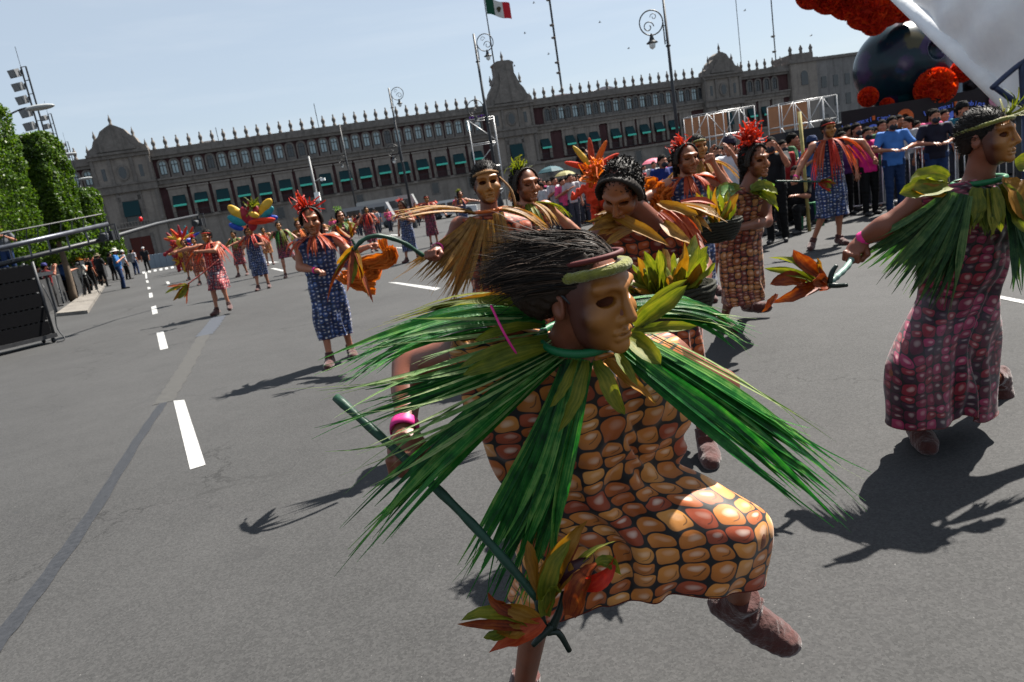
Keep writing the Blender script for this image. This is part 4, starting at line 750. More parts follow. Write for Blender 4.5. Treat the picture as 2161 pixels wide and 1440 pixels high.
# ---------------------------------------------------------------- the leaping man in front
rg = np.random.default_rng(11)
JH = pj(hea=(1236, 622, 1.52), nec=(1190, 738, 1.60), sa=(1012, 738, 1.64), sb=(1392, 752, 1.76), ea=(866, 772, 1.84), wa=(853, 912, 1.62), eb=(1522, 815, 1.86), wb=(1440, 800, 2.08),
        pel=(1222, 985, 1.88), che=(1200, 850, 1.70), ka=(1150, 1190, 1.74), aa=(1103, 1462, 1.97), kb=(1568, 1128, 1.67), ab=(1556, 1278, 1.885))
JH['ta'] = JH['aa']+V3(-.03, -.17, -.05); JH['tb'] = P(1672, 1372, 1.83); JH['hb'] = P(1295, 1005, 1.86); JH['ha'] = P(1160, 1000, 1.92)
lookH = V3(.64, -.75, -.13); upH = V3(.02, -.12, 1)
def hemH(t): return .44+.03*np.cos(t+1.2)+.010*np.sin(5*t)
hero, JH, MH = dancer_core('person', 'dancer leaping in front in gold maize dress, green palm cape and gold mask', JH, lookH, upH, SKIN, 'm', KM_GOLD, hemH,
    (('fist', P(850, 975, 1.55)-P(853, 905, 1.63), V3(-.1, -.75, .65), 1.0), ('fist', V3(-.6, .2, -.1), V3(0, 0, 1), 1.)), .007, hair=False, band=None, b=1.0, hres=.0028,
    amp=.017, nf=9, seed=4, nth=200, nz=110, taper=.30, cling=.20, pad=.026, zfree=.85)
wristband(hero, JH['ea'], JH['wa'], .035)
for sx in (-1, 1): q = MB(); q.tube(polyl([JH['hea']+V3(sx*x, y, z)@MH for x, y, z in ((.0735, .022, .004), (.083, -.006, .030), (.080, -.05, .030), (.06, -.09, .03))], 12), .0032, 6); q.build('mask_strap', IRON, hero, True)
headband(hero, JH['hea'], MH, BANDG, 1.0, .0105, True, 2, z=.054)
q = MB(); q.tube([JH['hea']+V3(.067*math.cos(a), .002+.088*math.sin(a), .080+.018*math.sin(a))@MH for a in np.linspace(0, 2*np.pi, 40)], .006, 8, False); q.build('inner_headband', mat('band_maroon', hexc(120, 52, 50), .7), hero, True)
def hero_hair():
    ec = V3(0, -.02, .040); er = V3(.084, .100, .090); S = SDF(.005).ell(ec, er, k=.02).ell((-.01, -.05, -.01), (.078, .078, .080), k=.03); wq = MH@nrm(P(1030, 575, 1.62)-P(1230, 548, 1.55)); S.ell(ec+wq*.05+V3(0, 0, -.01), (.072, .080, .068), k=.04); S.ell(ec+wq*.10+V3(0, 0, -.02), (.050, .055, .050), k=.04); S.cut((0, .045, .045), (0, .6, -.8)); S.cut((0, -.2, -.075), (0, 0, -1)); S.cut((0, .058, .08), (0, .95, -.3))
    v, f = S.mesh(noise=.002, nscale=120, seed=8); v = JH['hea']+v@MH-np.array(hero.location); mb = MB(); r_ = np.random.default_rng(5)
    wl_ = MH@nrm(P(1030, 575, 1.62)-P(1230, 548, 1.55)); gd = r_.normal(size=(70, 3))*.075; gz = r_.random(70); gc = nrm2(r_.normal(size=(70, 3))); gl_ = .75+.5*r_.random(70)
    for i in range(4200):
        a = r_.random()*2*math.pi; e = math.acos(1-r_.random()*1.05); d = V3(math.sin(e)*math.cos(a), math.sin(e)*math.sin(a), math.cos(e)); p = ec+d*er*1.0
        if p[1] > .060-.25*max(0, .09-p[2]): continue
        gi = int(np.argmax(gc@d)); fly = i % 23 == 0; wdv = nrm(wl_+gd[gi]+r_.normal(size=3)*(.22 if fly else .05)+V3(0, 0, .16*gz[gi]-.06)); wa_, wf_, wp_ = gd[gi][::-1]*.8, 3+3*gz[gi], 6*gz[gi]; ln = (.115+.05*r_.random())*gl_[gi]*(1.3 if fly else 1.); n = 11; pts = []; lift = 1.02+.10*r_.random()*gz[gi]+.03*r_.random(); vel = nrm(wdv+d*.25)
        for k in range(n):
            pts.append(JH['hea']+p@MH); vel = nrm(vel*.72+wdv*.34+V3(0, 0, -.16*(k/n)**2)+wa_*math.sin(wf_*k/n*2+wp_)+r_.normal(size=3)*.03); p = p+vel*ln/n; qd = (p-ec)/er; rr = np.linalg.norm(qd)
            lm = 1+(lift-1)*min(1, k/5)
            if rr < lm: p = ec+qd/rr*lm*er
        ribbon(mb, pts, (.0007+.0008*r_.random())*np.clip((1-np.linspace(0, 1, n))*2.2, .15, 1), nrm(d@MH)+r_.normal(size=3)*.25, .35)
    mv = np.array(mb.v)-np.array(hero.location); return joinvf([(v, f), (mv, np.array(mb.f))])
ob('hair', npmesh('hair', *hero_hair()), hairmat('hair_windblown', [(.004, .003, .0025), (.008, .0055, .004), (.016, .010, .007), (.06, .038, .026)]), hero)
nc = JH['nec']+V3(.02, -.015, .02)
Mn = frame(nrm(V3(.25, -1, 0)), V3(.1, -.35, 1)); neckring(hero, nc+V3(.012, -.02, .012), Mn, .084, .088, RIBG, .0095, tilt=-.02)
def hfan(a, b, c, n, w1, m=PALM, w0=.05, name='palm_leaf', **k):
    q = MB(); fan(q, P(*a), P(*b), P(*c), n, w0, w1, rg, **k); return q.build(name, m, hero, True)
CAMN = V3(0, -.75, .66)
hfan((1150, 660, 1.62), (960, 650, 1.66), (742, 750, 1.56), 16, .11, nref=V3(0, -.6, .8), droop=.06, curl=.012)
hfan((1150, 672, 1.60), (980, 672, 1.60), (728, 762, 1.50), 11, .07, nref=V3(0, -.6, .8), droop=.03, curl=.014)
hfan((1160, 650, 1.66), (1000, 625, 1.70), (800, 690, 1.66), 12, .08, nref=V3(0, -.4, .9), m=HUSKG, droop=.02)
hfan((1165, 715, 1.57), (1010, 800, 1.50), (735, 868, 1.46), 9, .06, nref=CAMN, droop=.03, curl=.02)
hfan((1172, 742, 1.54), (1020, 868, 1.46), (748, 1118, 1.44), 14, .10, nref=CAMN, droop=.02, curl=.012)
hfan((1215, 758, 1.53), (1160, 980, 1.47), (1030, 1235, 1.50), 22, .20, nref=CAMN, droop=.01, curl=.010)
hfan((1222, 758, 1.52), (1170, 980, 1.46), (1100, 1190, 1.48), 11, .11, nref=CAMN, droop=.01, curl=.010)
hfan((1320, 720, 1.58), (1500, 850, 1.50), (1770, 1030, 1.56), 18, .17, nref=V3(.1, -.6, .8), droop=.02, curl=.010)
hfan((1315, 728, 1.56), (1450, 850, 1.48), (1690, 1000, 1.50), 12, .12, nref=V3(.1, -.6, .8), droop=.02, curl=.012)
hfan((1330, 700, 1.62), (1500, 800, 1.56), (1740, 960, 1.58), 10, .16, m=PALMP, nref=V3(.1, -.6, .8), droop=.02, wid=.0035, curl=.02)
hfan((1345, 650, 1.66), (1450, 640, 1.70), (1560, 690, 1.72), 14, .12, nref=V3(0, -.4, .9), droop=.08, curl=.012)
hfan((1345, 660, 1.64), (1440, 655, 1.68), (1560, 672, 1.70), 8, .08, m=PALMP, nref=V3(0, -.4, .9), droop=.05, wid=.004)
for a, b, c, n_ in (((1150, 690, 1.58), (960, 720, 1.5), (705, 770, 1.48), 7), ((1170, 730, 1.55), (1000, 830, 1.46), (715, 900, 1.42), 8), ((1172, 745, 1.54), (960, 930, 1.44), (715, 1050, 1.42), 4), ((1180, 742, 1.53), (930, 925, 1.45), (690, 960, 1.43), 4)):
    hfan(a, b, c, n_, .19, m=PALMP, nref=CAMN, wid=.0036, droop=.0, curl=.03, lenvar=.5, name='loose_strip')
def hhusk(a, b, c, w_, m=HUSKG, nref=CAMN, tw=.5): q = MB(); husk(q, P(*a), P(*b), P(*c), w_*.78, nref, rg, twist=tw); return q.build('husk_leaf', m, hero, True)
for a in (((1238, 762, 1.50), (1225, 840, 1.44), (1178, 912, 1.44), .020), ((1258, 762, 1.50), (1285, 820, 1.44), (1318, 876, 1.45), .021), ((1278, 758, 1.51), (1330, 810, 1.46), (1388, 856, 1.48), .017, HUSKY), 
          ((1160, 735, 1.53), (1060, 760, 1.44), (975, 792, 1.42), .026), ((1155, 715, 1.56), (1040, 740, 1.46), (968, 778, 1.44), .020), ((1150, 650, 1.64), (1050, 628, 1.62), (948, 648, 1.60), .020), ((1150, 640, 1.66), (1080, 620, 1.68), (968, 632, 1.68), .014, HUSKY),
          ((1150, 690, 1.58), (1060, 690, 1.5), (1000, 720, 1.47), .018), ((1325, 712, 1.54), (1360, 735, 1.48), (1392, 768, 1.47), .028), ((1340, 690, 1.60), (1390, 660, 1.56), (1450, 602, 1.56), .024), ((1345, 668, 1.62), (1400, 620, 1.62), (1450, 590, 1.6), .014), ((1330, 705, 1.58), (1400, 690, 1.56), (1470, 688, 1.58), .020), ((1300, 740, 1.52), (1320, 780, 1.46), (1345, 815, 1.46), .016), ((1215, 760, 1.51), (1195, 820, 1.45), (1160, 860, 1.45), .016)):
    hhusk(*a)
q = MB(); q.tube(polyl([P(1036, 645, 1.50), P(1062, 700, 1.47), P(1090, 748, 1.48)], 12), .0028, 6); q.build('pink_cord', PINK, hero, True)
st = staff('dark green forked staff with rust, green and red husks held by the leaping dancer', [P(708, 838, 1.62), P(848, 962, 1.545), P(1000, 1110, 1.47), P(1140, 1268, 1.42)], .0105, STICK, P(1150, 1160, 1.40)-P(1140, 1290, 1.42), [HUSKY, RUST, HUSKG, RUST], rg, 5, .17, .018,
    hooks=([P(1135, 1262, 1.42), P(1150, 1330, 1.42), P(1178, 1335, 1.42), P(1202, 1374, 1.42)], [P(1165, 1320, 1.42), P(1140, 1345, 1.41), P(1125, 1362, 1.41)], [P(1165, 1325, 1.42), P(1180, 1290, 1.42), P(1190, 1250, 1.42)]))
def shusk(a, b, c, w_, m, nref=CAMN): q = MB(); husk(q, P(*a), P(*b), P(*c), w_, nref, rg, twist=.9); return q.build('husk_leaf', m, st, True)
for a in (((1150, 1300, 1.41), (1150, 1210, 1.38), (1205, 1140, 1.40), .020, HUSKG), ((1150, 1290, 1.41), (1150, 1170, 1.40), (1240, 1098, 1.42), .022, HUSKY), ((1200, 1300, 1.40), (1220, 1230, 1.38), (1270, 1185, 1.40), .026, RUST), ((1230, 1240, 1.39), (1265, 1240, 1.38), (1300, 1172, 1.38), .018, RED), ((1200, 1210, 1.40), (1240, 1160, 1.4), (1300, 1142, 1.41), .008, HUSKG), ((1260, 1190, 1.39), (1290, 1170, 1.38), (1312, 1215, 1.38), .014, HUSKG),
          ((1140, 1310, 1.40), (1090, 1290, 1.37), (1030, 1265, 1.37), .016, HUSKY), ((1130, 1320, 1.40), (1060, 1270, 1.36), (972, 1310, 1.36), .018, HUSKG), ((1120, 1330, 1.39), (1060, 1310, 1.36), (965, 1318, 1.36), .012, RUST), ((1145, 1310, 1.39), (1090, 1350, 1.36), (1032, 1378, 1.36), .022, ORANGE), ((1090, 1300, 1.38), (1050, 1280, 1.36), (1030, 1250, 1.36), .012, RUST), ((1110, 1325, 1.38), (1070, 1345, 1.36), (1045, 1335, 1.36), .014, HUSKY), ((1080, 1320, 1.38), (1050, 1350, 1.36), (1020, 1345, 1.36), .012, HUSKG), ((1170, 1250, 1.40), (1200, 1180, 1.39), (1245, 1178, 1.40), .012, mat('husk_plum', hexc(84, 40, 52), .5))):
    shusk(*a)
# ---------------------------------------------------------------- man at the right edge
rg = np.random.default_rng(21)
JR = pj(hea=(2082, 292, 3.16), nec=(2062, 382, 3.2), sa=(1962, 412, 3.14), sb=(2165, 408, 3.32), ea=(1868, 478, 3.2), wa=(1816, 508, 3.28), eb=(2290, 470, 3.35), wb=(2380, 520, 3.3), pel=(2018, 640, 3.34), ka=(1905, 785, 3.05), aa=(1932, 905, 3.36), kb=(2035, 775, 3.45), ab=(2108, 800, 3.74))
JR['aa'][2] = .085; JR['ta'] = JR['aa']+V3(-.05, -.16, -.05); JR['tb'] = JR['ab']+V3(-.02, -.03, -.16)
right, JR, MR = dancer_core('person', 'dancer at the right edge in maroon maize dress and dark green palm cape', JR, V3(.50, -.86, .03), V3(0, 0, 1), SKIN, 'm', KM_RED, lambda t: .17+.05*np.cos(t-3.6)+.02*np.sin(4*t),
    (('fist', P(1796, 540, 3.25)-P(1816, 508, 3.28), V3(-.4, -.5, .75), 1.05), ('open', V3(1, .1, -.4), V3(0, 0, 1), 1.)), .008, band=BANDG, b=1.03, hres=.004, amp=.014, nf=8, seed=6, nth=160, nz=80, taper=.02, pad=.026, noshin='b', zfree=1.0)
wristband(right, JR['ea'], JR['wa'], .036)
Mr = frame(nrm(V3(.4, -1, 0)), V3(0, -.15, 1)); neckring(right, JR['nec']+V3(0, -.01, 0), Mr, .10, .10, RIBG, .013)
def rfan(root, a, b, c, n, w1, m=PALM, nref=V3(0, -.8, .5), w0=.07, **k): q = MB(); fan(q, P(*a), P(*b), P(*c), n, w0, w1, rg, nref=nref, **k); return q.build('palm_leaf', m, root, True)
DPALM = leafmat('palm_dark', [hexc(40, 84, 58), hexc(70, 116, 76), hexc(104, 142, 92), hexc(144, 168, 116)], .55, .34)
rfan(right, (2015, 410, 3.02), (1975, 490, 3.04), (1880, 592, 3.24), 34, .44, DPALM, droop=.03, curl=.008)
rfan(right, (2030, 412, 3.0), (2000, 500, 3.0), (1930, 605, 3.12), 26, .32, DPALM, droop=.03, curl=.008)
rfan(right, (2075, 400, 3.06), (2080, 450, 3.0), (2075, 492, 3.0), 7, .12, HUSKG, droop=.02)
rfan(right, (2130, 390, 3.1), (2180, 470, 3.05), (2220, 560, 3.05), 20, .4, DPALM, droop=.03)
for a in (((2000, 395, 3.06), (1950, 395, 3.0), (1895, 408, 2.98), .05), ((2000, 380, 3.1), (1960, 365, 3.05), (1920, 385, 3.02), .04), ((1990, 400, 3.05), (1950, 420, 3.0), (1922, 400, 2.99), .035, HUSKY), ((2120, 380, 3.08), (2150, 420, 3.0), (2190, 470, 3.0), .06, HUSKY), ((2110, 390, 3.06), (2140, 440, 3.0), (2170, 500, 3.0), .045), ((2140, 350, 3.1), (2200, 340, 3.1), (2240, 350, 3.1), .05), ((2095, 395, 3.05), (2105, 440, 3.0), (2112, 490, 3.0), .03), ((2060, 400, 3.05), (2055, 450, 3.0), (2050, 480, 3.0), .035, HUSKG)):
    q = MB(); husk(q, P(*a[0]), P(*a[1]), P(*a[2]), a[3], V3(0, -.8, .5), rg); q.build('husk_leaf', a[4] if len(a) > 4 else HUSKG, right, True)
q = MB()
for i in range(16):
    a0 = P(2122, 246, 3.16); e = a0+rg.normal(size=3)*V3(.07, .05, .05)+V3(.05, 0, .02); ribbon(q, bez(a0, (a0+e)/2+rg.normal(size=3)*.04, e, np.linspace(0, 1, 7)), np.linspace(.006, .002, 7), V3(0, -.7, .7))
q.build('band_knot', HUSKG, right, True)
s2 = staff('pale green short staff with drooping rust husks held out by the right-edge dancer', [P(1806, 528, 3.30), P(1790, 560, 3.21), P(1765, 585, 3.14), P(1748, 600, 3.12)], .014, mat('stick_pale', hexc(150, 176, 168), .5), P(1650, 590, 3.10)-P(1748, 600, 3.12), [RUST, HUSKG, RUST, HUSKY], rg, 3, .16, .03,
    hooks=([P(1750, 598, 3.12), P(1756, 575, 3.12), P(1766, 560, 3.12)], [P(1750, 602, 3.12), P(1770, 603, 3.10), P(1788, 602, 3.07)]))
for a in (((1745, 600, 3.12), (1700, 560, 3.07), (1672, 528, 3.07), .032, RUST), ((1735, 605, 3.12), (1690, 610, 3.05), (1625, 640, 3.05), .030, RUST), ((1720, 590, 3.12), (1680, 545, 3.05), (1622, 545, 3.05), .02, HUSKG), ((1720, 600, 3.12), (1680, 570, 3.05), (1612, 566, 3.05), .018, HUSKG), ((1735, 585, 3.12), (1715, 540, 3.07), (1735, 556, 3.05), .018, HUSKY), ((1700, 600, 3.10), (1660, 580, 3.03), (1625, 600, 3.03), .03, RUST), ((1640, 622, 3.05), (1622, 640, 3.04), (1607, 660, 3.04), .016, RUST)):
    q = MB(); husk(q, P(*a[0]), P(*a[1]), P(*a[2]), a[3], V3(0, -.8, .5), rg, twist=.9); q.build('husk_leaf', a[4], s2, True)
# ================================================================== middle-distance dancers
ARM = {'down': ((.05, .0, -.28), (.07, .08, -.53)), 'out': ((.25, .03, -.08), (.50, .08, -.14)), 'low': ((.19, .04, -.20), (.34, .12, -.38)), 'fwd': ((.06, .12, -.24), (-.02, .36, -.20)), 'up': ((.06, .22, -.15), (-.04, .34, .12)), 'rail': ((.13, .12, -.24), (-.06, .36, -.27)), 'bent': ((.12, .05, -.26), (-.10, .24, -.12)), 'raise': ((.16, .12, -.10), (.0, .20, .14)), 'far': ((.27, .06, .0), (.52, .12, .02)), 'cross': ((.02, .22, -.12), (-.26, .32, -.08)), 'hip': ((.20, -.02, -.22), (.06, .08, -.38))}
def stance(loc, Ht, yaw, arms=('down', 'down'), step=.12, kick=None, lean=0.):
    k = Ht/1.7; f = V3(math.sin(yaw), -math.cos(yaw), 0); l = V3(math.cos(yaw), math.sin(yaw), 0); u = V3(0, 0, 1); loc = np.asarray(loc, float); g_ = lambda a, b, c: loc+k*(l*a+f*b+u*c)
    J = dict(pel=g_(0, 0, .93), nec=g_(0, lean*.5, 1.45), hea=g_(0, .03+lean*.6, 1.585), sa=g_(-.19, lean*.5, 1.40), sb=g_(.19, lean*.5, 1.40), ha=g_(-.085, 0, .91), hb=g_(.085, 0, .91), ka=g_(-.10, step*.6+.03, .50), aa=g_(-.11, step, .085), kb=g_(.10, -step*.3+.03, .50), ab=g_(.11, -step, .085))
    J['ta'] = J['aa']+k*(f*.15-u*.05-l*.02); J['tb'] = J['ab']+k*(f*.15-u*.05+l*.02)
    if kick: s, (ko, kf, ku), (ao, af, au) = kick; sg = -1 if s == 'a' else 1; J['k'+s] = g_(sg*ko, kf, ku); J['a'+s] = g_(sg*ao, af, au); J['t'+s] = J['a'+s]+k*(f*.11+l*sg*.06-u*.06)
    for s, sg, ar in (('a', -1, arms[0]), ('b', 1, arms[1])):
        e, w_ = ARM[ar] if isinstance(ar, str) else ar; sh = J['s'+s]; J['e'+s] = sh+k*(l*sg*e[0]+f*e[1]+u*e[2]); J['w'+s] = sh+k*(l*sg*w_[0]+f*w_[1]+u*w_[2])
    return J, f
def tuft(root, c, m, rng, n=46, r=.13, name='raffia_tuft', up=V3(0, 0, 1)):
    q = MB()
    for i in range(n):
        d = nrm(rng.normal(size=3)+up*.7); e = c+d*r*(.5+.7*rng.random()); ribbon(q, bez(c+rng.normal(size=3)*.02, c+d*r*.7+rng.normal(size=3)*.05, e, np.linspace(0, 1, 7)), np.linspace(.011, .004, 7)*r/.13, nrm(rng.normal(size=3)), .4)
    return q.build(name, m, root, True)
def cape(root, J, f, m, rng, n=8, ln=.45, strips=7, flare=.3, wind=V3(0, 0, 0), rib=None, w1=.16, skip=()):
    c = J['nec']+V3(0, 0, -.005); l = V3(-f[1], f[0], 0)
    for i in range(n):
        if i in skip: continue
        a = 2*math.pi*(i+.5)/n; d = l*math.cos(a)+f*math.sin(a); s_ = c+d*.085; side = abs(math.cos(a)); mid = s_+d*(.10+.12*side)+V3(0, 0, -.03-.04*(1-side)); e = s_+d*(.10+flare*(.35+.65*side))+V3(0, 0, -ln*(1-.35*side))+wind*(.5+.5*rng.random())
        q = MB(); fan(q, s_, mid, e, strips, .05, w1*(.8+.4*rng.random()), rng, nref=nrm(d+V3(0, 0, .6)), droop=.05, seg=8, wid=w1/strips*.6); q.build('cape_leaf', m[i % len(m)] if isinstance(m, list) else m, root, True)
    if rib: neckring(root, c, np.array([l, f, V3(0, 0, 1)]), .088, .088, rib, .010)
def far_dancer(lab, px, Ht, yaw, arms, dm, cm_, sex='m', hem=.42, tf=None, seed=0, step=.14, kick=None, res=.013, look=None, ms=None, band=None, skin=None, ln=.45, flare=.3, wind=V3(0, 0, 0), strips=7, taper=-.02, lean=0., group='maize dancers in the street', loc=None, ts=.13, hk='fist'):
    rng = np.random.default_rng(seed+100); loc = gp(*px) if loc is None else loc; J, f = stance(loc, Ht, yaw, arms, step, kick, lean); look = look if look is not None else f
    hands = tuple((hk, J['w'+s]-J['e'+s], V3(0, 0, 1)+f*-.2) for s in 'ab')
    root, J, Mh = dancer_core('person', lab, J, look, V3(0, 0, 1), skin or SKIN2, sex, dm, loc[2]+hem, hands, res, ms or (1.22 if sex == 'f' else 1.05), True, band, base=loc, group=group, amp=.014, nf=8, seed=seed, nth=90, nz=44, taper=taper, pad=.02)
    if cm_ is not None: cape(root, J, f, cm_, rng, ln=ln, flare=flare, wind=wind, strips=strips, rib=None)
    if tf is not None: tuft(root, J['hea']+V3(-.03, .02, .15), tf, rng, r=ts)
    return root, J, f
rg = np.random.default_rng(31)
# ---- tan-caped man in the middle
JC = pj(hea=(1027, 388, 4.80), nec=(1032, 448, 4.82), sa=(972, 474, 4.80), sb=(1100, 474, 4.92), ea=(945, 515, 4.78), wa=(922, 525, 4.49), eb=(1118, 560, 4.98), wb=(1092, 610, 4.80), pel=(1055, 640, 4.92), ka=(1030, 790, 4.80), kb=(1090, 790, 4.92))
JC['aa'] = V3(JC['ka'][0]-.03, 4.95, .085); JC['ab'] = V3(JC['kb'][0]+.08, 5.15, .085); JC['ta'] = JC['aa']+V3(0, -.15, -.05); JC['tb'] = JC['ab']+V3(.05, -.14, -.05)
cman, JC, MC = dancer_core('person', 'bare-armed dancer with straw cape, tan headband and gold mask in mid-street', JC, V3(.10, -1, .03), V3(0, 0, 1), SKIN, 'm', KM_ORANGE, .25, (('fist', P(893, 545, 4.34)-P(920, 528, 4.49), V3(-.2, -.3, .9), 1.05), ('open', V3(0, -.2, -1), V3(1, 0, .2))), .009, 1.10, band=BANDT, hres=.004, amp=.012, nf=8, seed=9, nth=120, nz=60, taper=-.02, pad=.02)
neckring(cman, JC['nec']+V3(0, -.02, .01), np.array([V3(1, 0, 0), V3(0, -1, 0), V3(0, -.5, .8)]), .105, .11, RIBO, .011); wristband(cman, JC['ea'], JC['wa'], .036)
def cfan(root, a, b, c, n, w1, m=RAFFIA, nref=V3(0, -.85, .4), **k): q = MB(); fan(q, P(*a), P(*b), P(*c), n, .06, w1, rg, nref=nref, **k); return q.build('cape_leaf', m, root, True)
cfan(cman, (1000, 450, 4.68), (930, 430, 4.56), (826, 456, 4.44), 20, .17, nref=V3(0, -.3, .95), droop=.02, curl=.012)
cfan(cman, (1002, 462, 4.66), (975, 515, 4.54), (898, 592, 4.44), 34, .34, droop=.02, curl=.012); cfan(cman, (1015, 465, 4.64), (990, 540, 4.54), (945, 612, 4.49), 16, .22, droop=.02)
cfan(cman, (1030, 465, 4.63), (1035, 540, 4.56), (1038, 612, 4.54), 16, .14, droop=.01); cfan(cman, (1050, 450, 4.66), (1062, 520, 4.56), (1080, 606, 4.61), 16, .15, droop=.01); cfan(cman, (1060, 440, 4.70), (1110, 440, 4.68), (1165, 490, 4.74), 16, .2, nref=V3(0, -.3, .95), droop=.05)
q = MB(); q.tube(polyl([JC['hea']+V3(.088, -.01, .03), JC['hea']+V3(.15, -.05, -.06), JC['hea']+V3(.165, -.06, -.17)], 8), .008, 6); q.build('band_end', BANDT, cman, True)
staff('thin curved green staff with hanging husks held by the straw-caped dancer', [P(893, 540, 4.34), P(850, 512, 4.26), P(800, 498, 4.20), P(768, 506, 4.20), P(745, 528, 4.20)], .013, STICK, V3(-.4, 0, -1), [HUSKY, RUST, HUSKG, HUSKY, RUST], rg, 11, .24, .018)
# ---- woman bending over her basket
JB = pj(hea=(1312, 402, 3.30), nec=(1372, 462, 3.50), sa=(1285, 470, 3.55), sb=(1448, 478, 3.60), ea=(1225, 560, 3.47), wa=(1350, 610, 3.20), eb=(1482, 562, 3.37), wb=(1482, 628, 3.15), pel=(1400, 640, 3.78), ka=(1370, 790, 3.66), kb=(1455, 780, 3.66))
JB['aa'] = V3(JB['ka'][0], 3.85, .085); JB['ab'] = V3(JB['kb'][0]+.03, 3.6, .085); JB['ta'] = JB['aa']+V3(0, -.15, -.05); JB['tb'] = JB['ab']+V3(-.03, -.15, -.05)
bw, JB, MB_ = dancer_core('person', 'bending masked woman with dark braided hair over a basket of husks', JB, V3(-.46, -.66, -.62), V3(-.10, -.5, 1), SKIN, 'f', KM_ORANGE, .30, (('open', V3(.5, -.2, -.4), V3(-.5, -.5, .5)), ('grip', P(1478, 655, 3.04)-P(1482, 628, 3.15), V3(1, -.3, .2), 1.)), .009, 1.04, hres=.004, amp=.012, nf=8, seed=12, nth=120, nz=60, taper=.0, pad=.02)
for a, b, c, m, w_ in (((1430, 440, 3.45), (1470, 450, 3.35), (1500, 475, 3.32), RAFFIA, .14), ((1400, 445, 3.42), (1440, 475, 3.32), (1460, 520, 3.30), ORANGE, .12), ((1350, 470, 3.40), (1300, 470, 3.30), (1250, 500, 3.27), RAFFIA, .14), ((1340, 470, 3.40), (1280, 455, 3.35), (1245, 470, 3.35), RAFFIA, .1), ((1440, 440, 3.52), (1480, 430, 3.52), (1510, 450, 3.52), ORANGE, .10)): cfan(bw, a, b, c, 8, w_, m, droop=.05, lenvar=.4)
for a in (((1290, 455, 3.30), (1345, 480, 3.20), (1412, 520, 3.22), .028, HUSKY), ((1400, 470, 3.35), (1420, 500, 3.25), (1465, 520, 3.25), .03, RAFFIA), ((1390, 430, 3.42), (1430, 440, 3.35), (1475, 455, 3.35), .03, HUSKY)): q = MB(); husk(q, P(*a[0]), P(*a[1]), P(*a[2]), a[3], V3(0, -.8, .5), rg); q.build('husk_leaf', a[4], bw, True)
tuft(bw, P(1258, 372, 3.37), CLOTHO, rg, 50, .085)
WICK = mat('wicker_dark', hexc(62, 62, 44), .8, .5, 60, .9, 160, dist=.01)
def basket(lab, c, rx, rz, owner):
    t = thing('basket', lab, 'basket', c, 0, 'baskets of maize husks'); prof = [(rx*.72, -rz), (rx*.9, -rz*.4), (rx*1.0, 0), (rx*1.04, .012), (rx*.97, .014), (rx*.9, -rz*.5), (.01, -rz*.9)]; q = MB(); q.lathe(prof, c, 28); q.build('bowl', WICK, t, True)
    for k in range(7): z = -rz+rz*k/6.5; r = rx*(.73+.29*(k/6.5)**.8); q = MB(); q.tube([c+V3(r*math.cos(a), r*math.sin(a), z+.004*math.sin(9*a+k)) for a in np.linspace(0, 2*np.pi, 37)], rz*.085, 6, False); q.build('woven_ring', WICK, t, True)
    for k in range(9):
        a = rg.random()*6.28; b = c+V3(math.cos(a), math.sin(a), 0)*rx*.55*rg.random()**.5+V3(0, 0, -.02); d = nrm(V3(math.cos(a)*.5, math.sin(a)*.5, 1)); ln = rx*(.75+.5*rg.random()); e = thing('corn_ear', 'green husked ear of corn standing in '+owner, 'corn', b, 0, 'corn ears in '+owner)
        S = SDF(.01).cap(b, b+d*ln*.7, .022, .010, k=.01); v, f = S.mesh(); ob('cob', npmesh('cob', v-b, f), HUSKG, e)
        for j in range(4): o = nrm(rg.normal(size=3)*V3(1, 1, .3)); q = MB(); husk(q, b, b+d*ln*.6+o*.05, b+d*ln*(.8+.4*rg.random())+o*rx*(.25+.45*rg.random()), .028*rx/.17, o, rg, twist=1.); q.build('husk', (HUSKG, HUSKG, HUSKY, PALMP)[j] if j < 3 else HUSKG, e, True)
basket('dark woven basket carried by the bending woman in front', P(1415, 610, 3.00), .185, .12, 'the basket of the bending woman')
# ---- woman in tan maize dress with a basket
JW = pj(hea=(1592, 342, 5.7), nec=(1576, 397, 5.72), sa=(1540, 402, 5.7), sb=(1614, 410, 5.75), ea=(1520, 452, 5.55), wa=(1508, 478, 5.35), eb=(1618, 468, 5.65), wb=(1552, 482, 5.42), pel=(1562, 530, 5.85), ka=(1545, 610, 5.8), kb=(1575, 610, 5.9))
JW['aa'] = gp(1536, 702)+V3(0, .1, .085); JW['ab'] = gp(1580, 672)+V3(0, 0, .12); JW['ta'] = JW['aa']+V3(.02, -.15, -.05); JW['tb'] = JW['ab']+V3(.12, -.1, -.05)
cw_, JW, MW = dancer_core('person', 'smiling masked woman in long tan maize dress with red raffia hair knot', JW, V3(.42, -.9, .0), V3(0, 0, 1), SKIN, 'f', KM_TAN, .33, (('open', V3(-.5, -.5, -.2), V3(-.6, -.4, .5)), ('open', P(1528, 488, 5.3)-P(1552, 482, 5.42), V3(0, -.9, .3), 1.05)), .011, 1.08, amp=.008, nf=7, seed=3, nth=100, nz=60, taper=.06, pad=.014)
for a, b, c, w_ in (((1560, 400, 5.6), (1540, 400, 5.55), (1518, 420, 5.5), .12), ((1585, 402, 5.6), (1612, 400, 5.6), (1632, 425, 5.6), .14), ((1600, 400, 5.7), (1620, 395, 5.7), (1634, 408, 5.7), .10)):
    for j in range(3): q = MB(); o = rg.normal(size=3)*.04; husk(q, P(*a), P(*b)+o, P(*c)+o*1.5, w_*.5, V3(0, -.6, .8), rg); q.build('husk_leaf', HUSKG if j else PALMP, cw_, True)
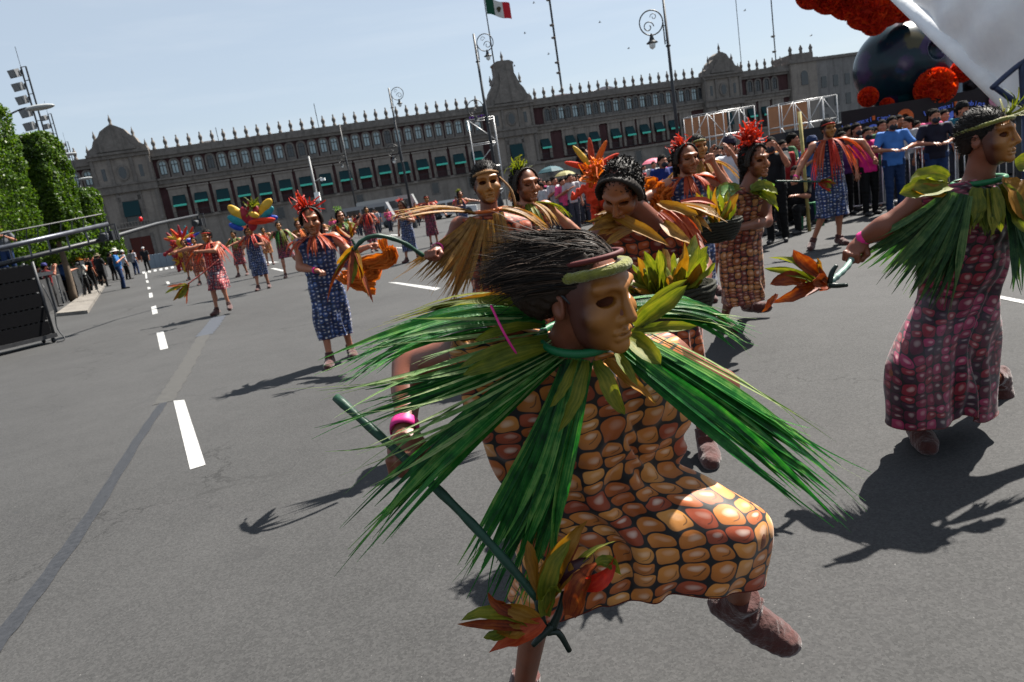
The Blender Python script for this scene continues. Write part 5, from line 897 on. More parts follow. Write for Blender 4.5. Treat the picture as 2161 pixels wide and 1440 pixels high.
tuft(cw_, JW['hea']+V3(-.02, .0, .17), RED, rg, 60, .15)
basket('dark woven basket held at the waist by the woman in the tan dress', P(1497, 470, 5.3), .23, .13, 'the basket of the woman in the tan dress')
# ---- woman in blue with orange cloth
d_, J_, f_ = far_dancer('masked woman in long blue maize dress holding orange cloth, left of centre', (722, 762), 1.66, .15, (((.04, .02, -.27), (-.14, .20, -.32)), ((.16, .12, -.2), (.38, .26, -.16))), KM_BLUE, None, 'f', .30, RED, 41, .16, res=.011, ts=.19, hk='grip', taper=.0)
cape(d_, J_, f_, ORANGE, rg, n=9, ln=.22, strips=6, flare=.16, w1=.13); wristband(d_, J_['ea'], J_['wa'], .034)
def cloth(lab, pts, w_, seed=0):
    t = thing('orange_cloth', lab, 'cloth', pts[0]*V3(1, 1, 0)); r_ = np.random.default_rng(seed)
    for j in range(5):
        pp = polyl(pts, 18)+r_.normal(size=3)*w_*.3+np.cumsum(r_.normal(size=(18, 3))*w_*.07, 0); q = MB(); T = np.gradient(pp, axis=0); vs = []
        for i in range(18):
            l = nrm(np.cross(T[i], V3(.1*j, -1, .3))); u = np.cross(l, nrm(T[i]))
            for s_ in np.linspace(-1, 1, 9): vs.append(pp[i]+l*w_*s_*(.45+.1*math.sin(i*.8+j))+u*w_*.28*math.sin(s_*7+i*.7+j*2))
        q.add(vs, [(9*i+k, 9*i+k+1, 9*i+k+10, 9*i+k+9) for i in range(17) for k in range(8)]); q.build('fold', CLOTHO, t, True)
cloth('bright orange cloth trailing from the hands of the blue-dressed woman', [P(722, 578, 7.45), P(760, 582, 7.4), P(790, 570, 7.4), P(770, 556, 7.4), P(800, 548, 7.35), P(822, 540, 7.35), P(818, 515, 7.35)], .10, 2)
cloth('end of orange cloth hanging below the hand of the blue-dressed woman', [P(725, 582, 7.43), P(750, 596, 7.4), P(790, 606, 7.4)], .07, 3)
staff('bent green staff carried by the blue-dressed woman', [P(760, 545, 7.3), P(750, 520, 7.3), P(742, 505, 7.3)], .014, STICK, V3(-.3, 0, 1), [RUST, HUSKY], rg, 4, .2, .03)
# ---- orange-caped man in blue at right
d_, J_, f_ = far_dancer('grey-haired dancer with spread arms in blue dress and rust-orange cape', (1762, 520), 1.80, .0, ('low', ((.24, .06, -.06), (.34, .14, -.28))), KM_BLUE, None, 'm', .45, None, 42, .1, kick=('a', (.16, .10, .52), (.28, -.06, .10)), band=BANDR, res=.012, taper=-.05, ln=.6)
cape(d_, J_, f_, [ORANGE, ORANGE, RED, ORANGE], rg, n=9, ln=.62, strips=9, flare=.34, w1=.2); wristband(d_, J_['ea'], J_['wa'], .034)
staff('thin staff with rust husks held low by the orange-caped dancer', [J_['wa']+V3(-.3, -.05, .0), J_['wa']+V3(0, -.08, -.05), J_['wa']+V3(.25, -.2, -.1)], .012, STICK, V3(.8, -.3, -.2), [RUST, HUSKG, RED, HUSKY], rg, 12, .2, .03)
# ---- others, nearer to farther
def D(*a, **k): return far_dancer(*a, **k)[0]
D('masked woman in blue maize dress raising a hand, behind the bending woman', (0, 0), 1.66, .25, ('out', 'raise'), KM_BLUE, ORANGE, 'f', .3, RED, 1, loc=P(1440, 300, 7.0)*V3(1, 1, 0), ln=.25, flare=.15, res=.012)
cloth('orange cloth held out behind the blue-dressed woman at right', [P(1405, 395, 6.9), P(1385, 405, 6.9), P(1395, 425, 6.9), P(1375, 415, 6.9)], .12, 5)
D('dancer with green headband and yellow husk cape behind two masked women', (0, 0), 1.80, .2, ('low', 'bent'), KM_ORANGE, [RAFFIA, HUSKY, RAFFIA], 'm', .4, None, 2, loc=P(1468, 300, 8.0)*V3(1, 1, 0), band=BANDG, ln=.5)
D('masked woman with green leaf crown right behind the straw-caped dancer', (0, 0), 1.66, .5, ('fwd', 'low'), KM_ORANGE, [HUSKG, HUSKY], 'f', .3, HUSKG, 3, loc=P(1106, 400, 6.3)*V3(1, 1, 0), ln=.25, flare=.18, res=.012)
D('dancer in crimson dress and orange cape striding in the left lane', (478, 660), 1.74, -.2, (((.22, .1, .0), (.45, .16, -.02)), 'cross'), KM_CRIM, [ORANGE, RED, ORANGE], 'm', .52, None, 4, kick=('b', (.20, .24, .62), (.24, .22, .17)), band=BANDR, ln=.62, flare=.34, wind=V3(-.1, 0, .05), taper=.0)
p0 = P(462, 548, 14.2); staff('long reddish staff with husk tip pointing down from the crimson-dressed dancer', [p0, P(430, 575, 14.0), P(396, 600, 13.8)], .012, mat('stick_red', hexc(150, 60, 50), .6), P(380, 612, 13.8)-P(396, 600, 13.8), [RUST, HUSKG, HUSKY], rg, 9, .34, .04)
D('dancer in purple dress and pale green cape with one leg kicked right', (612, 585), 1.74, .25, ('low', 'low'), KM_RED, [PALMP, HUSKG, PALM], 'm', .62, None, 5, kick=('b', (.26, .1, .55), (.46, .04, .22)), ln=.62, flare=.22)
D('dancer in blue dress and orange shawl behind the crimson-dressed dancer', (545, 585), 1.66, .35, ('out', 'bent'), KM_BLUE, [ORANGE, RED], 'f', .32, ORANGE, 6, ln=.3, flare=.2)
D('dancer in orange cape left behind the crimson-dressed dancer', (432, 600), 1.7, .1, ('down', 'bent'), KM_ORANGE, [ORANGE, RAFFIA], 'm', .45, RED, 7, ln=.6, flare=.24)
D('dancer in pale green cape behind the blue-dressed dancer, far left group', (514, 583), 1.7, -.1, ('low', 'down'), KM_CRIM, [PALMP, HUSKG], 'm', .45, None, 8, ln=.5)
D('masked woman in straw cape far left of the blue-dressed woman', (650, 570), 1.64, .2, ('bent', 'down'), KM_TAN, [RAFFIA, CLOTHO], 'f', .34, RAFFIA, 9, ln=.35)
D('masked woman with pale green leaf tuft behind the blue-dressed woman', (745, 590), 1.68, .35, ('bent', 'fwd'), KM_RED, [HUSKG, PALMP], 'f', .34, PALMP, 10, ln=.26, flare=.2)
D('dancer in maroon dress and salmon cape in mid distance', (790, 532), 1.82, .4, ('low', 'fwd'), KM_RED, [ORANGE, ORANGE, RED], 'm', .42, None, 11, ln=.66, flare=.26)
D('distant dancer in narrow blue dress between two salmon-caped dancers', (872, 552), 1.70, -.5, ('down', 'bent'), KM_BLUE, [ORANGE, RAFFIA], 'f', .32, RED, 12, ln=.3)
D('distant dancer in maroon dress and red cape left of the straw-caped dancer', (918, 520), 1.84, .1, ('hip', 'low'), KM_RED, [RED, ORANGE], 'm', .40, None, 13, ln=.55, flare=.26, band=BANDR)
D('distant masked woman in blue with yellow shoulder husks and green tuft', (985, 500), 1.80, .4, ('fwd', 'out'), KM_BLUE, [HUSKY, ORANGE], 'f', .34, HUSKG, 14, ln=.3, flare=.22)
D('small distant dancer in orange behind the far left group', (408, 590), 1.66, .0, ('out', 'down'), KM_ORANGE, [ORANGE, RAFFIA], 'f', .4, RED, 15, ln=.4)
D('small distant dancer in gold with bare legs behind the blue shawl dancer', (572, 560), 1.68, .3, ('low', 'out'), KM_GOLD, [RAFFIA, ORANGE], 'm', .55, None, 16, ln=.45)
D('distant dancer in straw cape right of the far left group', (690, 545), 1.66, -.2, ('bent', 'bent'), KM_TAN, [RAFFIA], 'f', .34, RED, 17, ln=.3)
# ================================================================== spectators
CLOTH = objcol('shirt_cloth'); DENIM = objcol('trouser_cloth', .85); HATM = objcol('hat_cloth'); MASKC = mat('face_mask_dark', (.012, .014, .022), .8)
def spect_meshes(arms, sex, sit=False):
    def mk():
        J, f = stance((0, 0, 0), 1.7, 0., arms, .05)
        if sit:
            dz = V3(0, 0, -.52)
            for k in ('pel', 'nec', 'hea', 'sa', 'sb', 'ha', 'hb', 'ea', 'eb', 'wa', 'wb'): J[k] = J[k]+dz
            J['ka'] = J['ha']+V3(-.08, -.40, .06); J['kb'] = J['hb']+V3(.08, -.40, .06); J['aa'] = V3(J['ka'][0], J['ka'][1]+.02, .085); J['ab'] = V3(J['kb'][0], J['kb'][1]+.02, .085); J['ta'] = J['aa']+V3(0, -.15, -.05); J['tb'] = J['ab']+V3(0, -.15, -.05)
        J = fill(J); hands = tuple(('open', J['w'+s]-J['e'+s], V3(0, -.3, 1)) for s in 'ab'); bd = body(J, .013, V3(0, -1, 0), V3(0, 0, 1), False, 1., hands)
        S = SDF(.014)
        for a, b, ra, rb in body_caps(J, 1.0, False): S.cap(a, b, ra+.02, rb+.02, k=.05)
        for s in 'ab': S.cap(J['s'+s], J['s'+s]*.25+J['e'+s]*.75, .078, .066, k=.03)
        S.cap(J['pel']-J['lat']*.065-V3(0, 0, .10), J['pel']+J['lat']*.065-V3(0, 0, .10), .122, k=.05); S.cut(J['pel']-V3(0, 0, .085), (0, 0, -1)); S.cut(J['nec']-V3(0, 0, -.01), (0, 0, 1)); sh = S.mesh(noise=.004, nscale=22, seed=2)
        S = SDF(.014)
        for s in 'ab': S.cap(J['h'+s], J['k'+s], .105, .072, k=.03); S.cap(J['k'+s], J['a'+s], .070, .058, k=.03)
        S.cap(J['ha'], J['hb'], .108, k=.04); tr = S.mesh(noise=.003, nscale=26, seed=3)
        S = SDF(.012)
        for s in 'ab': S.cap(J['a'+s]-V3(0, -.03, .045), J['t'+s]+V3(0, -.03, .005), .042, .036, k=.03)
        S.cut((0, 0, .0), (0, 0, -1)); so = S.mesh()
        S = SDF(.009).ell(J['hea']+V3(0, .012, .034), (.088, .108, .106)); S.ell(J['hea']+V3(0, .05, -.02 if sex == 'm' else -.09), (.078, .07, .08 if sex == 'm' else .16), k=.03); S.cut(J['hea']+V3(0, -.05, .03), (0, -.62, -.78)); hr = S.mesh(noise=.003, nscale=110, seed=4)
        return J, dict(body=bd, shirt=sh, trousers=tr, shoes=so, hair=hr)
    return asset(('sp', str(arms), sex, sit), mk)
def spmesh(key, nm, vf, m):
    def mk(): me = npmesh(nm, *vf); me.materials.append(m); return me
    return asset(('spm', key, nm), mk)
SHOE = mat('shoe_black', (.02, .02, .022), .6); SHADE = mat('straw_hat', (.72, .66, .55), .85)
def spectator(lab, loc, Ht, yaw, arms, shirt, trs, sex='m', hat=None, fm=True, sit=False, hairm=None, skin=SKIN2, group='spectators', prop=None):
    J, M_ = spect_meshes(arms, sex, sit); t = thing('person', lab, 'person', loc, yaw, group); t.scale = (Ht/1.7,)*3; key = str((arms, sex, sit))
    for nm, m, c in (('body', skin, None), ('shirt', CLOTH, shirt), ('trousers', DENIM, trs), ('shoes', SHOE, None), ('hair', HAIR, None)):
        o = ob(nm, spmesh(key+str(skin.name if nm == 'body' else ''), nm, M_[nm], m), None, t)
        if c: o.color = (*hexc(*c), 1)
    h = J['hea']
    if fm:
        def mk(): S = SDF(.008).ell((0, -.058, -.062), (.070, .056, .056)).cap((-.075, 0, -.03), (.075, 0, -.03), .012); me = npmesh('face_mask', *S.mesh()); me.materials.append(MASKC); return me
        ob('face_mask', asset('fm', mk), None, t, h+V3(0, -.015, 0))
    if hat:
        def mk2():
            q = MB(); q.lathe([(.02, .15), (.07, .145), (.10, .10), (.108, .05), (.105, .03)], (0, .01, .02), 16)
            if hat[0] == 'brim': q.lathe([(.105, .03), (.2, .015), (.2, .02), (.10, .045)], (0, .01, .02), 20)
            else: q.add([V3(.09*math.cos(a), -.06-.13*max(0, -math.sin(a))*1.0, .055) for a in np.linspace(math.pi, 2*math.pi, 9)], [tuple(range(9))])
            me = bpy.data.meshes.new('hat'); me.from_pydata(q.v, [], q.f); me.materials.append(HATM); return me
        o = ob('hat', asset('hat'+hat[0], mk2), None, t, h); o.color = (*hexc(*hat[1]), 1)
    return t
JEAN = (50, 78, 120); BLK = (24, 24, 28); NAVY = (34, 44, 70); KH = (120, 112, 96)
def gl(x, y): return gp(x, y)
def at(x, Y): p = P(x, 400, Y); return V3(p[0]*1., Y, 0)
def atx(x, y, Y): p = P(x, y, Y); return V3(p[0], Y, 0)
R_ = 'people at the right barrier'
spectator('man in light blue T-shirt and dark face mask leaning on the barrier', atx(1885, 330, 13.4), 1.74, -.25, ('rail', 'rail'), (96, 150, 218), JEAN, group=R_)
spectator('man in dark striped shirt leaning on the barrier right of the blue T-shirt', atx(1975, 310, 13.3), 1.74, -.35, ('rail', 'rail'), (46, 44, 66), JEAN, group=R_)
spectator('person in teal shirt and black cap at the barrier', atx(2030, 290, 14.1), 1.78, .3, ('down', 'bent'), (30, 120, 140), BLK, hat=('cap', (20, 22, 26)), group=R_)
spectator('blonde woman in bright pink T-shirt with black face mask at the barrier', atx(1832, 340, 13.6), 1.62, -.1, ('down', 'bent'), (236, 52, 150), BLK, 'f', group=R_)
spectator('dark-haired person in black behind the pink T-shirt woman', atx(1808, 320, 14.8), 1.74, .2, ('down', 'down'), (26, 24, 34), BLK, 'f', group=R_)
spectator('woman with purple face mask behind the orange-caped dancer', atx(1778, 330, 14.2), 1.62, .0, ('down', 'down'), (90, 60, 120), BLK, 'f', group=R_)
spectator('person in blue cap and blue shirt left of the orange-caped dancer', atx(1715, 340, 13.8), 1.60, .1, ('bent', 'bent'), (70, 120, 170), NAVY, hat=('cap', (70, 90, 130)), group=R_)
spectator('man in white T-shirt holding up a phone behind the tan-dressed woman', atx(1540, 300, 11.6), 1.78, -.75, ('up', 'up'), (226, 228, 236), KH, hat=('cap', (70, 62, 84)), fm=False, group=R_)
spectator('photographer in black jacket beside the red raffia hair knot', atx(1628, 320, 11.8), 1.70, -.5, ('up', 'up'), (28, 30, 40), BLK, group=R_)
spectator('seated photographer in grey cap and white shirt by the barrier', gl(1668, 470), 1.70, -.5, ('up', 'up'), (196, 204, 220), BLK, hat=('cap', (90, 100, 126)), sit=True, group=R_)
spectator('crouching photographer in black near the green stool', gl(1690, 488), 1.66, -.9, ('fwd', 'fwd'), (22, 24, 30), BLK, sit=True, group=R_)
spectator('man in dark shirt behind the phone-holding man', atx(1510, 300, 13.2), 1.72, .0, ('down', 'bent'), (44, 52, 70), BLK, group=R_)
spectator('man in navy shirt in front of the right palace wing crowd', atx(1395, 330, 14.5), 1.74, .3, ('down', 'down'), (40, 66, 140), BLK, group=R_)
spectator('person in grey cap half hidden behind the red hair knot', atx(1600, 300, 13.2), 1.7, .1, ('bent', 'down'), (150, 160, 176), NAVY, hat=('cap', (90, 96, 110)), group=R_)
spectator('woman in red top behind the seated photographer', atx(1650, 320, 14.2), 1.64, .2, ('down', 'down'), (190, 60, 60), BLK, 'f', group=R_)
L_ = 'people at the left kerb'
spectator('man in blue denim jacket beside a tripod at the left', gl(152, 634), 1.76, 2.6, ('fwd', 'fwd'), (58, 92, 142), BLK, fm=False, group=L_)
spectator('man in wide white hat and sky-blue shirt walking in the left lane', gl(262, 610), 1.80, 1.9, ('bent', 'down'), (70, 140, 200), JEAN, hat=('brim', (226, 224, 216)), group=L_)
spectator('man in black carrying a red backpack along the fence', gl(222, 606), 1.74, 2.9, ('bent', 'down'), (40, 38, 40), BLK, hat=('brim', (150, 140, 116)), group=L_)
spectator('man in white shirt and cap walking far down the left lane', gl(272, 590), 1.72, 2.4, ('down', 'down'), (214, 218, 226), BLK, hat=('cap', (230, 230, 230)), group=L_)
spectator('man in pale shirt farther down the left lane', gl(290, 580), 1.74, 2.8, ('down', 'bent'), (206, 206, 214), JEAN, group=L_)
spectator('small dark figure standing far off before the palace door', gl(314, 572), 1.74, .2, ('down', 'down'), (38, 42, 50), BLK, hat=('cap', (220, 220, 220)), group=L_)
spectator('woman in red plaid shirt and purple cap behind the black fence', atx(100, 590, 27), 1.64, 2.4, ('up', 'up'), (150, 44, 50), BLK, 'f', hat=('cap', (88, 88, 150)), group=L_)
spectator('person in black hair left of the plaid shirt woman', atx(82, 590, 28), 1.6, 2.2, ('down', 'down'), (30, 26, 30), BLK, 'f', group=L_)
spectator('person in yellow bucket hat behind the black fence', atx(170, 570, 31.), 1.66, 2.6, ('bent', 'up'), (220, 220, 214), BLK, hat=('brim', (214, 150, 40)), group=L_)
spectator('person in dark jacket right of the yellow bucket hat', atx(187, 570, 34.), 1.7, 2.8, ('down', 'down'), (40, 44, 48), BLK, group=L_)
spectator('person in orange top far along the fence', atx(196, 560, 40.), 1.7, 2.6, ('up', 'down'), (206, 84, 60), BLK, group=L_)
spectator('man in black with bag beside the white-hatted man', gl(244, 592), 1.72, 2.6, ('down', 'down'), (30, 32, 38), BLK, group=L_)
spectator('person in light shirt under the grey umbrella', atx(142, 570, 32.), 1.62, 2.7, ('raise', 'down'), (150, 160, 150), BLK, 'f', group=L_)
plat = P(12, 588, 23.)
for x, c, lab in ((2, (170, 190, 215), 'man in light blue shirt standing on the platform at the left edge'), (30, (120, 124, 130), 'man in grey sweater on the platform beneath the trimmed trees')): p = P(x, 588, 23.); spectator(lab, (p[0], p[1], p[2]), 1.74, .6, ('bent', 'bent'), c, JEAN, fm=False, group=L_)
q = MB(); q.b2(plat[0]-2.4, plat[0]+.9, 22.2, 24, plat[2]-.12, plat[2]-.004); t = thing('camera_platform', 'raised black platform carrying two men at the left edge', 'platform', V3(plat[0], 23, 0)); q.build('deck', IRON, t)
for dx in (-2.2, -.8, .7):
    for dy in (22.3, 23.9): q = MB(); q.tube([V3(plat[0]+dx, dy, 0), V3(plat[0]+dx, dy, plat[2]-.12)], .04, 6); q.build('leg', IRON, t)
B_ = 'people in front of the distant crowd'
spectator('man in light blue shirt seen from behind at the crowd edge', gl(1185, 452), 1.74, 2.9, ('hip', 'bent'), (130, 168, 214), (110, 108, 104), fm=False, group=B_)
spectator('woman in black top and jeans with her back turned at the crowd edge', gl(1215, 455), 1.72, 2.6, ('down', 'bent'), (26, 26, 30), JEAN, 'f', fm=False, group=B_)
spectator('man in mustard shirt and shorts with backpack at the crowd edge', gl(1232, 456), 1.74, 2.9, ('down', 'down'), (206, 130, 40), (60, 90, 110), fm=False, group=B_)
spectator('seated man in red cap at the crowd edge', gl(1152, 455), 1.7, .6, ('fwd', 'fwd'), (110, 112, 112), BLK, hat=('cap', (200, 50, 56)), sit=True, group=B_)
up_ = P(1236, 362, 27.); spectator('man in dark shirt filming from a raised stand above the crowd', (up_[0], up_[1], up_[2]-.9), 1.76, 3.0, ('up', 'up'), (44, 46, 54), BLK, fm=False, group=B_)
t = thing('camera_stand', 'black stand beneath the filming man above the crowd', 'platform', V3(up_[0], up_[1], 0)); q = MB(); q.b2(up_[0]-.8, up_[0]+.8, up_[1]-.7, up_[1]+.7, up_[2]-1.0, up_[2]-.904); q.build('deck', IRON, t)
q = MB(); q.b2(up_[0]-.8, up_[0]+.8, up_[1]-.74, up_[1]-.7, 0.02, up_[2]-1.0); q.build('skirt', mat('black_drape', (.012, .013, .018), .9, .3, 4, .5, 6, dist=.05), t)
for sx in (-.75, .75): q = MB(); q.tube([V3(up_[0]+sx, up_[1], 0), V3(up_[0]+sx, up_[1], up_[2]-1)], .04, 6); q.build('leg', IRON, t)
# the crowd itself
def crowd_proto(sit, sex):
    def mk():
        J, M_ = spect_meshes(('bent', 'down') if not sit else ('fwd', 'fwd'), sex, sit); Vs, Fs, mi, b = [], [], [], 0
        for i, k in enumerate(('body', 'shirt', 'trousers', 'hair')): v, f = M_[k]; Vs.append(v); Fs.append(f+b); mi += [i]*len(f); b += len(v)
        me = npmesh('crowd_person', np.concatenate(Vs), np.concatenate(Fs), mi=mi)
        for m in (SKIN2, CLOTH, mat('crowd_trousers', (.03, .034, .05), .9), HAIR): me.materials.append(m)
        return me
    return asset(('cr', sit, sex), mk)
rc = np.random.default_rng(77); PAL = [((200, 60, 70), 'red'), ((60, 90, 150), 'blue'), ((210, 210, 214), 'white'), ((40, 40, 46), 'black'), ((236, 110, 160), 'pink'), ((120, 124, 130), 'grey'), ((214, 150, 60), 'yellow'), ((80, 130, 90), 'green')]
for i in range(215):
    x = rc.uniform(1085, 1300) if i < 85 else rc.uniform(1300, 1560) if i < 110 else rc.uniform(680, 960) if i < 130 else rc.uniform(1090, 1300) if i < 165 else rc.uniform(1400, 1700) if i < 200 else rc.uniform(1740, 2060); Y = rc.uniform(24, 42) if i < 110 else rc.uniform(48, 60) if i < 130 else rc.uniform(22, 30) if i < 165 else rc.uniform(14.5, 21) if i < 200 else rc.uniform(14.4, 16.4); sit = (i % 3 == 0) and i < 110; sex = 'mf'[int(rc.random() < .5)]; c, cn = PAL[int(rc.integers(len(PAL)))]
    o = ob('person', crowd_proto(sit, sex), None, None, atx(x, 395, Y)); o.rotation_euler[2] = rc.normal()*.6; s = rc.uniform(.92, 1.05); o.scale = (s, s, s); o.color = (*hexc(*c), 1)
    tag(o, ('distant crowd member in %s %s in front of the %s palace wing' if i < 165 else 'spectator in %s %s in the crowd behind the %s barrier') % (cn, 'sitting' if sit else 'standing', 'left' if x < 1000 else 'far right' if x > 1700 else 'right' if x > 1300 else 'middle of the'), 'person', 'distant crowd before the palace')
def umbrella(lab, c, r, col, nm):
    t = thing('umbrella', lab, 'umbrella', c); q = MB(); q.lathe([(.02, .32*r), (r*.4, .27*r), (r*.75, .12*r), (r, -.1*r), (r*.98, -.12*r), (r*.7, .09*r), (.02, .28*r)], c, 8); q.build('canopy', mat('umbrella_'+nm, hexc(*col), .7, .1, 3), t); q = MB(); q.tube([c+V3(0, 0, .4*r), c-V3(0, 0, 1.*r)], .012, 6); q.build('shaft', IRON, t)
umbrella('teal and white umbrella above the distant crowd', P(1162, 360, 32), .58, (30, 100, 110), 'teal'); umbrella('pale yellow umbrella above the distant crowd', P(1192, 368, 31), .45, (170, 164, 116), 'yellow'); umbrella('grey umbrella behind the black fence at left', P(152, 532, 32), .95, (110, 118, 128), 'grey'); umbrella('pink umbrella in the crowd before the right palace wing', P(1378, 342, 32), .5, (236, 140, 160), 'pink'); umbrella('bright pink parasol at the left of the distant crowd', P(1130, 382, 34), .35, (190, 80, 120), 'hotpink')
# ================================================================== left kerb: cart, fence, crane
A, B = gp(122, 722), gp(-40, 762); ex = nrm(B-A); ey = nrm(np.cross(V3(0, 0, 1), ex)); ey = ey if ey[1] > 0 else -ey; MC_ = np.array([ex, ey, V3(0, 0, 1)])
cart = thing('speaker_cart', 'wheeled black cart stacked with five loudspeaker panels at the left edge', 'loudspeaker', A); SPK = mat('speaker_black', (.004, .004, .005), .8, .3, 60, .5, 200, spec=.08); SPG = mat('speaker_trim', (.03, .03, .032), .5)
for i in range(5):
    z0 = .2+i*.29; q = MB(); q.b2(.06, 1.5, .0, .55, z0, z0+.262, MC_, A); p = q.build('speaker_panel', SPK, cart)
    q = MB()
    for k in range(14): q.b2(.1+k*.1, .14+k*.1, .03, .5, z0+.262, z0+.288, MC_, A)
    q.build('spacer', SPG, cart)
q = MB(); q.b2(-.02, 1.55, -.03, .6, .11, .19, MC_, A); q.build('dolly', SPG, cart)
for x in (.05, 1.45):
    for y in (.05, .5): q = MB(); c = A+ex*x+ey*y+V3(0, 0, .055); q.lathe([(.02, -.025), (.055, -.02), (.055, .02), (.02, .025)], c, 14, np.array([ey, V3(0, 0, 1), ex])); q.build('wheel', IRON, cart, True)
q = MB(); q.tube([A+ex*0.02+ey*.02+V3(0, 0, .19), A+ex*.02+ey*.02+V3(0, 0, 1.68)], .03, 8); q.tube([A+ex*.0+ey*.5+V3(0, 0, .19), A+ex*.0+ey*.5+V3(0, 0, 1.68)], .03, 8); q.build('side_rail', IRON, cart, True)
q = MB(); q.tube(polyl([A+V3(.0, .05, 1.2), A+V3(.12, .0, .7), A+V3(.1, -.05, .3), A+V3(.22, -.1, .05), A+V3(.1, -.2, .02)], 20), .012, 6); q.build('cable', IRON, cart, True)
DRAPE = mat('fence_cloth', (.012, .0125, .0135), .85, .4, 2.5, .5, 5, dist=.06)
def fence(lab, a, b, h, n):
    t = thing('fence', lab, 'fence', a)
    for i in range(n):
        p, q_ = a+(b-a)*i/n, a+(b-a)*(i+.985)/n; q = MB(); nx = 8; d = nrm(np.cross(b-a, V3(0, 0, 1))); top = []; bot = []
        for k in range(nx+1): s_ = p+(q_-p)*k/nx+d*.03*math.sin(k*2.1+i*3); bot.append(s_); top.append(s_+V3(0, 0, h)+d*.02*math.sin(k*1.3+i))
        vs = bot+top+[v+d*.03 for v in bot]+[v+d*.03 for v in top]; m = nx+1; q.add(vs, [(k, k+1, m+k+1, m+k) for k in range(nx)]+[(2*m+k+1, 2*m+k, 3*m+k, 3*m+k+1) for k in range(nx)]+[(m+k, m+k+1, 3*m+k+1, 3*m+k) for k in range(nx)]); q.build('cloth_panel', DRAPE, t)
        q = MB(); q.tube([p+d*.05, p+d*.05+V3(0, 0, h+.03)], .02, 6); q.build('post', mat('steel', (.22, .225, .23), .4, .2, 20, metal=.7), t)
fence('black cloth-covered crowd fence along the left kerb', gp(96, 664), gp(228, 584), 1.12, 7)
WOOD = mat('ply_grey', (.13, .118, .104), .85, .3, 4)
pf = [gp(120, 668), gp(186, 662), gp(224, 602), gp(203, 604)]; t = thing('ramp_platform', 'low plywood ramp along the black fence', 'platform', pf[0])
for i in range(4): s0, s1 = i/4, (i+.97)/4; a, b, c, d = pf[0]+(pf[3]-pf[0])*s0, pf[1]+(pf[2]-pf[1])*s0, pf[1]+(pf[2]-pf[1])*s1, pf[0]+(pf[3]-pf[0])*s1; q = MB(); z = V3(0, 0, .10); q.add([a, b, c, d, a+z, b+z, c+z, d+z], [(3, 2, 1, 0), (4, 5, 6, 7), (0, 1, 5, 4), (1, 2, 6, 5), (2, 3, 7, 6), (3, 0, 4, 7)]); q.build('board', WOOD, t)
def tripod(lab, base, h):
    t = thing('tripod', lab, 'tripod', base); top = base+V3(0, 0, h)
    for k in range(3): a = k*2.1+.4; q = MB(); q.tube([top, base+V3(math.cos(a)*.38, math.sin(a)*.38, .0)], .017, 6); q.build('leg', IRON, t)
    q = MB(); q.box(top+V3(0, 0, .1), (.16, .3, .16)); q.tube([top+V3(0, -.15, .1), top+V3(0, -.3, .1)], .05, 10); q.build('camera_body', IRON, t)
tripod('camera tripod standing on the plywood ramp', gp(190, 628)+V3(0, 0, .1), 1.25)
GREY = mat('crane_grey', (.07, .075, .09), .4, .2, 10, metal=.5); cr_ = thing('camera_crane', 'long grey and black camera crane boom reaching in from the left', 'camera crane', P(-60, 560, 14)*V3(1, 1, 0))
q = MB(); q.tube([P(-190, 567, 13.2), P(228, 473, 16)], [.055, .045], 12); q.build('boom', GREY, cr_, True); q = MB(); q.tube([P(-190, 605, 13), P(240, 500, 16.5), P(330, 473, 18.5), P(418, 454, 20)], [.05, .05, .045, .03], 8); q.build('lower_boom', IRON, cr_, True)
for k in range(12): a = P(-40+k*24, 529-k*5.4, 14.1+k*.17); b = P(-40+k*24, 500-k*4.0, 14.1+k*.17); q = MB(); q.tube([a, b], .012, 4); q.build('strut', IRON, cr_)
q = MB(); q.tube([P(-60, 505, 14), P(215, 452, 16)], .018, 6); q.build('stay_cable', IRON, cr_)
for k in range(7): a = P(-20+k*40, 532-k*8.6, 14.2+k*.3); b = P(-12+k*40, 562-k*9.3, 14.2+k*.3); q = MB(); q.tube([a, b], .02, 5); q.build('link', GREY, cr_)
for x, y, Y, s in ((420, 470, 20, .16), (232, 498, 16.3, .17)):
    c = P(x, y, Y); q = MB(); q.box(c, (s*1.6, s*1.8, s*1.2)); q.tube([c+V3(0, -s, 0), c+V3(0, -s*2, -.02)], s*.5, 10); q.tube([c+V3(0, 0, s*.5), c+V3(0, 0, s*2)], .03, 6); q.tube([c+V3(-s, 0, -s), c+V3(-s, 0, s*1.4), c+V3(s, 0, s*1.4), c+V3(s, 0, -s)], .02, 5); q.build('camera_head', IRON, cr_)
q = MB(); q.lathe([(.01, .06), (.035, .045), (.045, 0), (.035, -.05), (.01, -.06)], P(297, 463, 18.), 12); q.build('signal_lamp', mat('lamp_red', hexc(230, 30, 36), .3), cr_, True)
pb = P(-190, 590, 13.2); q = MB(); q.tube([pb*V3(1, 1, 0), pb], .09, 8)
for k in range(3): a = k*2.1; q.tube([pb*V3(1, 1, .6), pb*V3(1, 1, 0)+V3(math.cos(a), math.sin(a), 0)*.8], .04, 6)
q.build('pedestal', IRON, cr_)
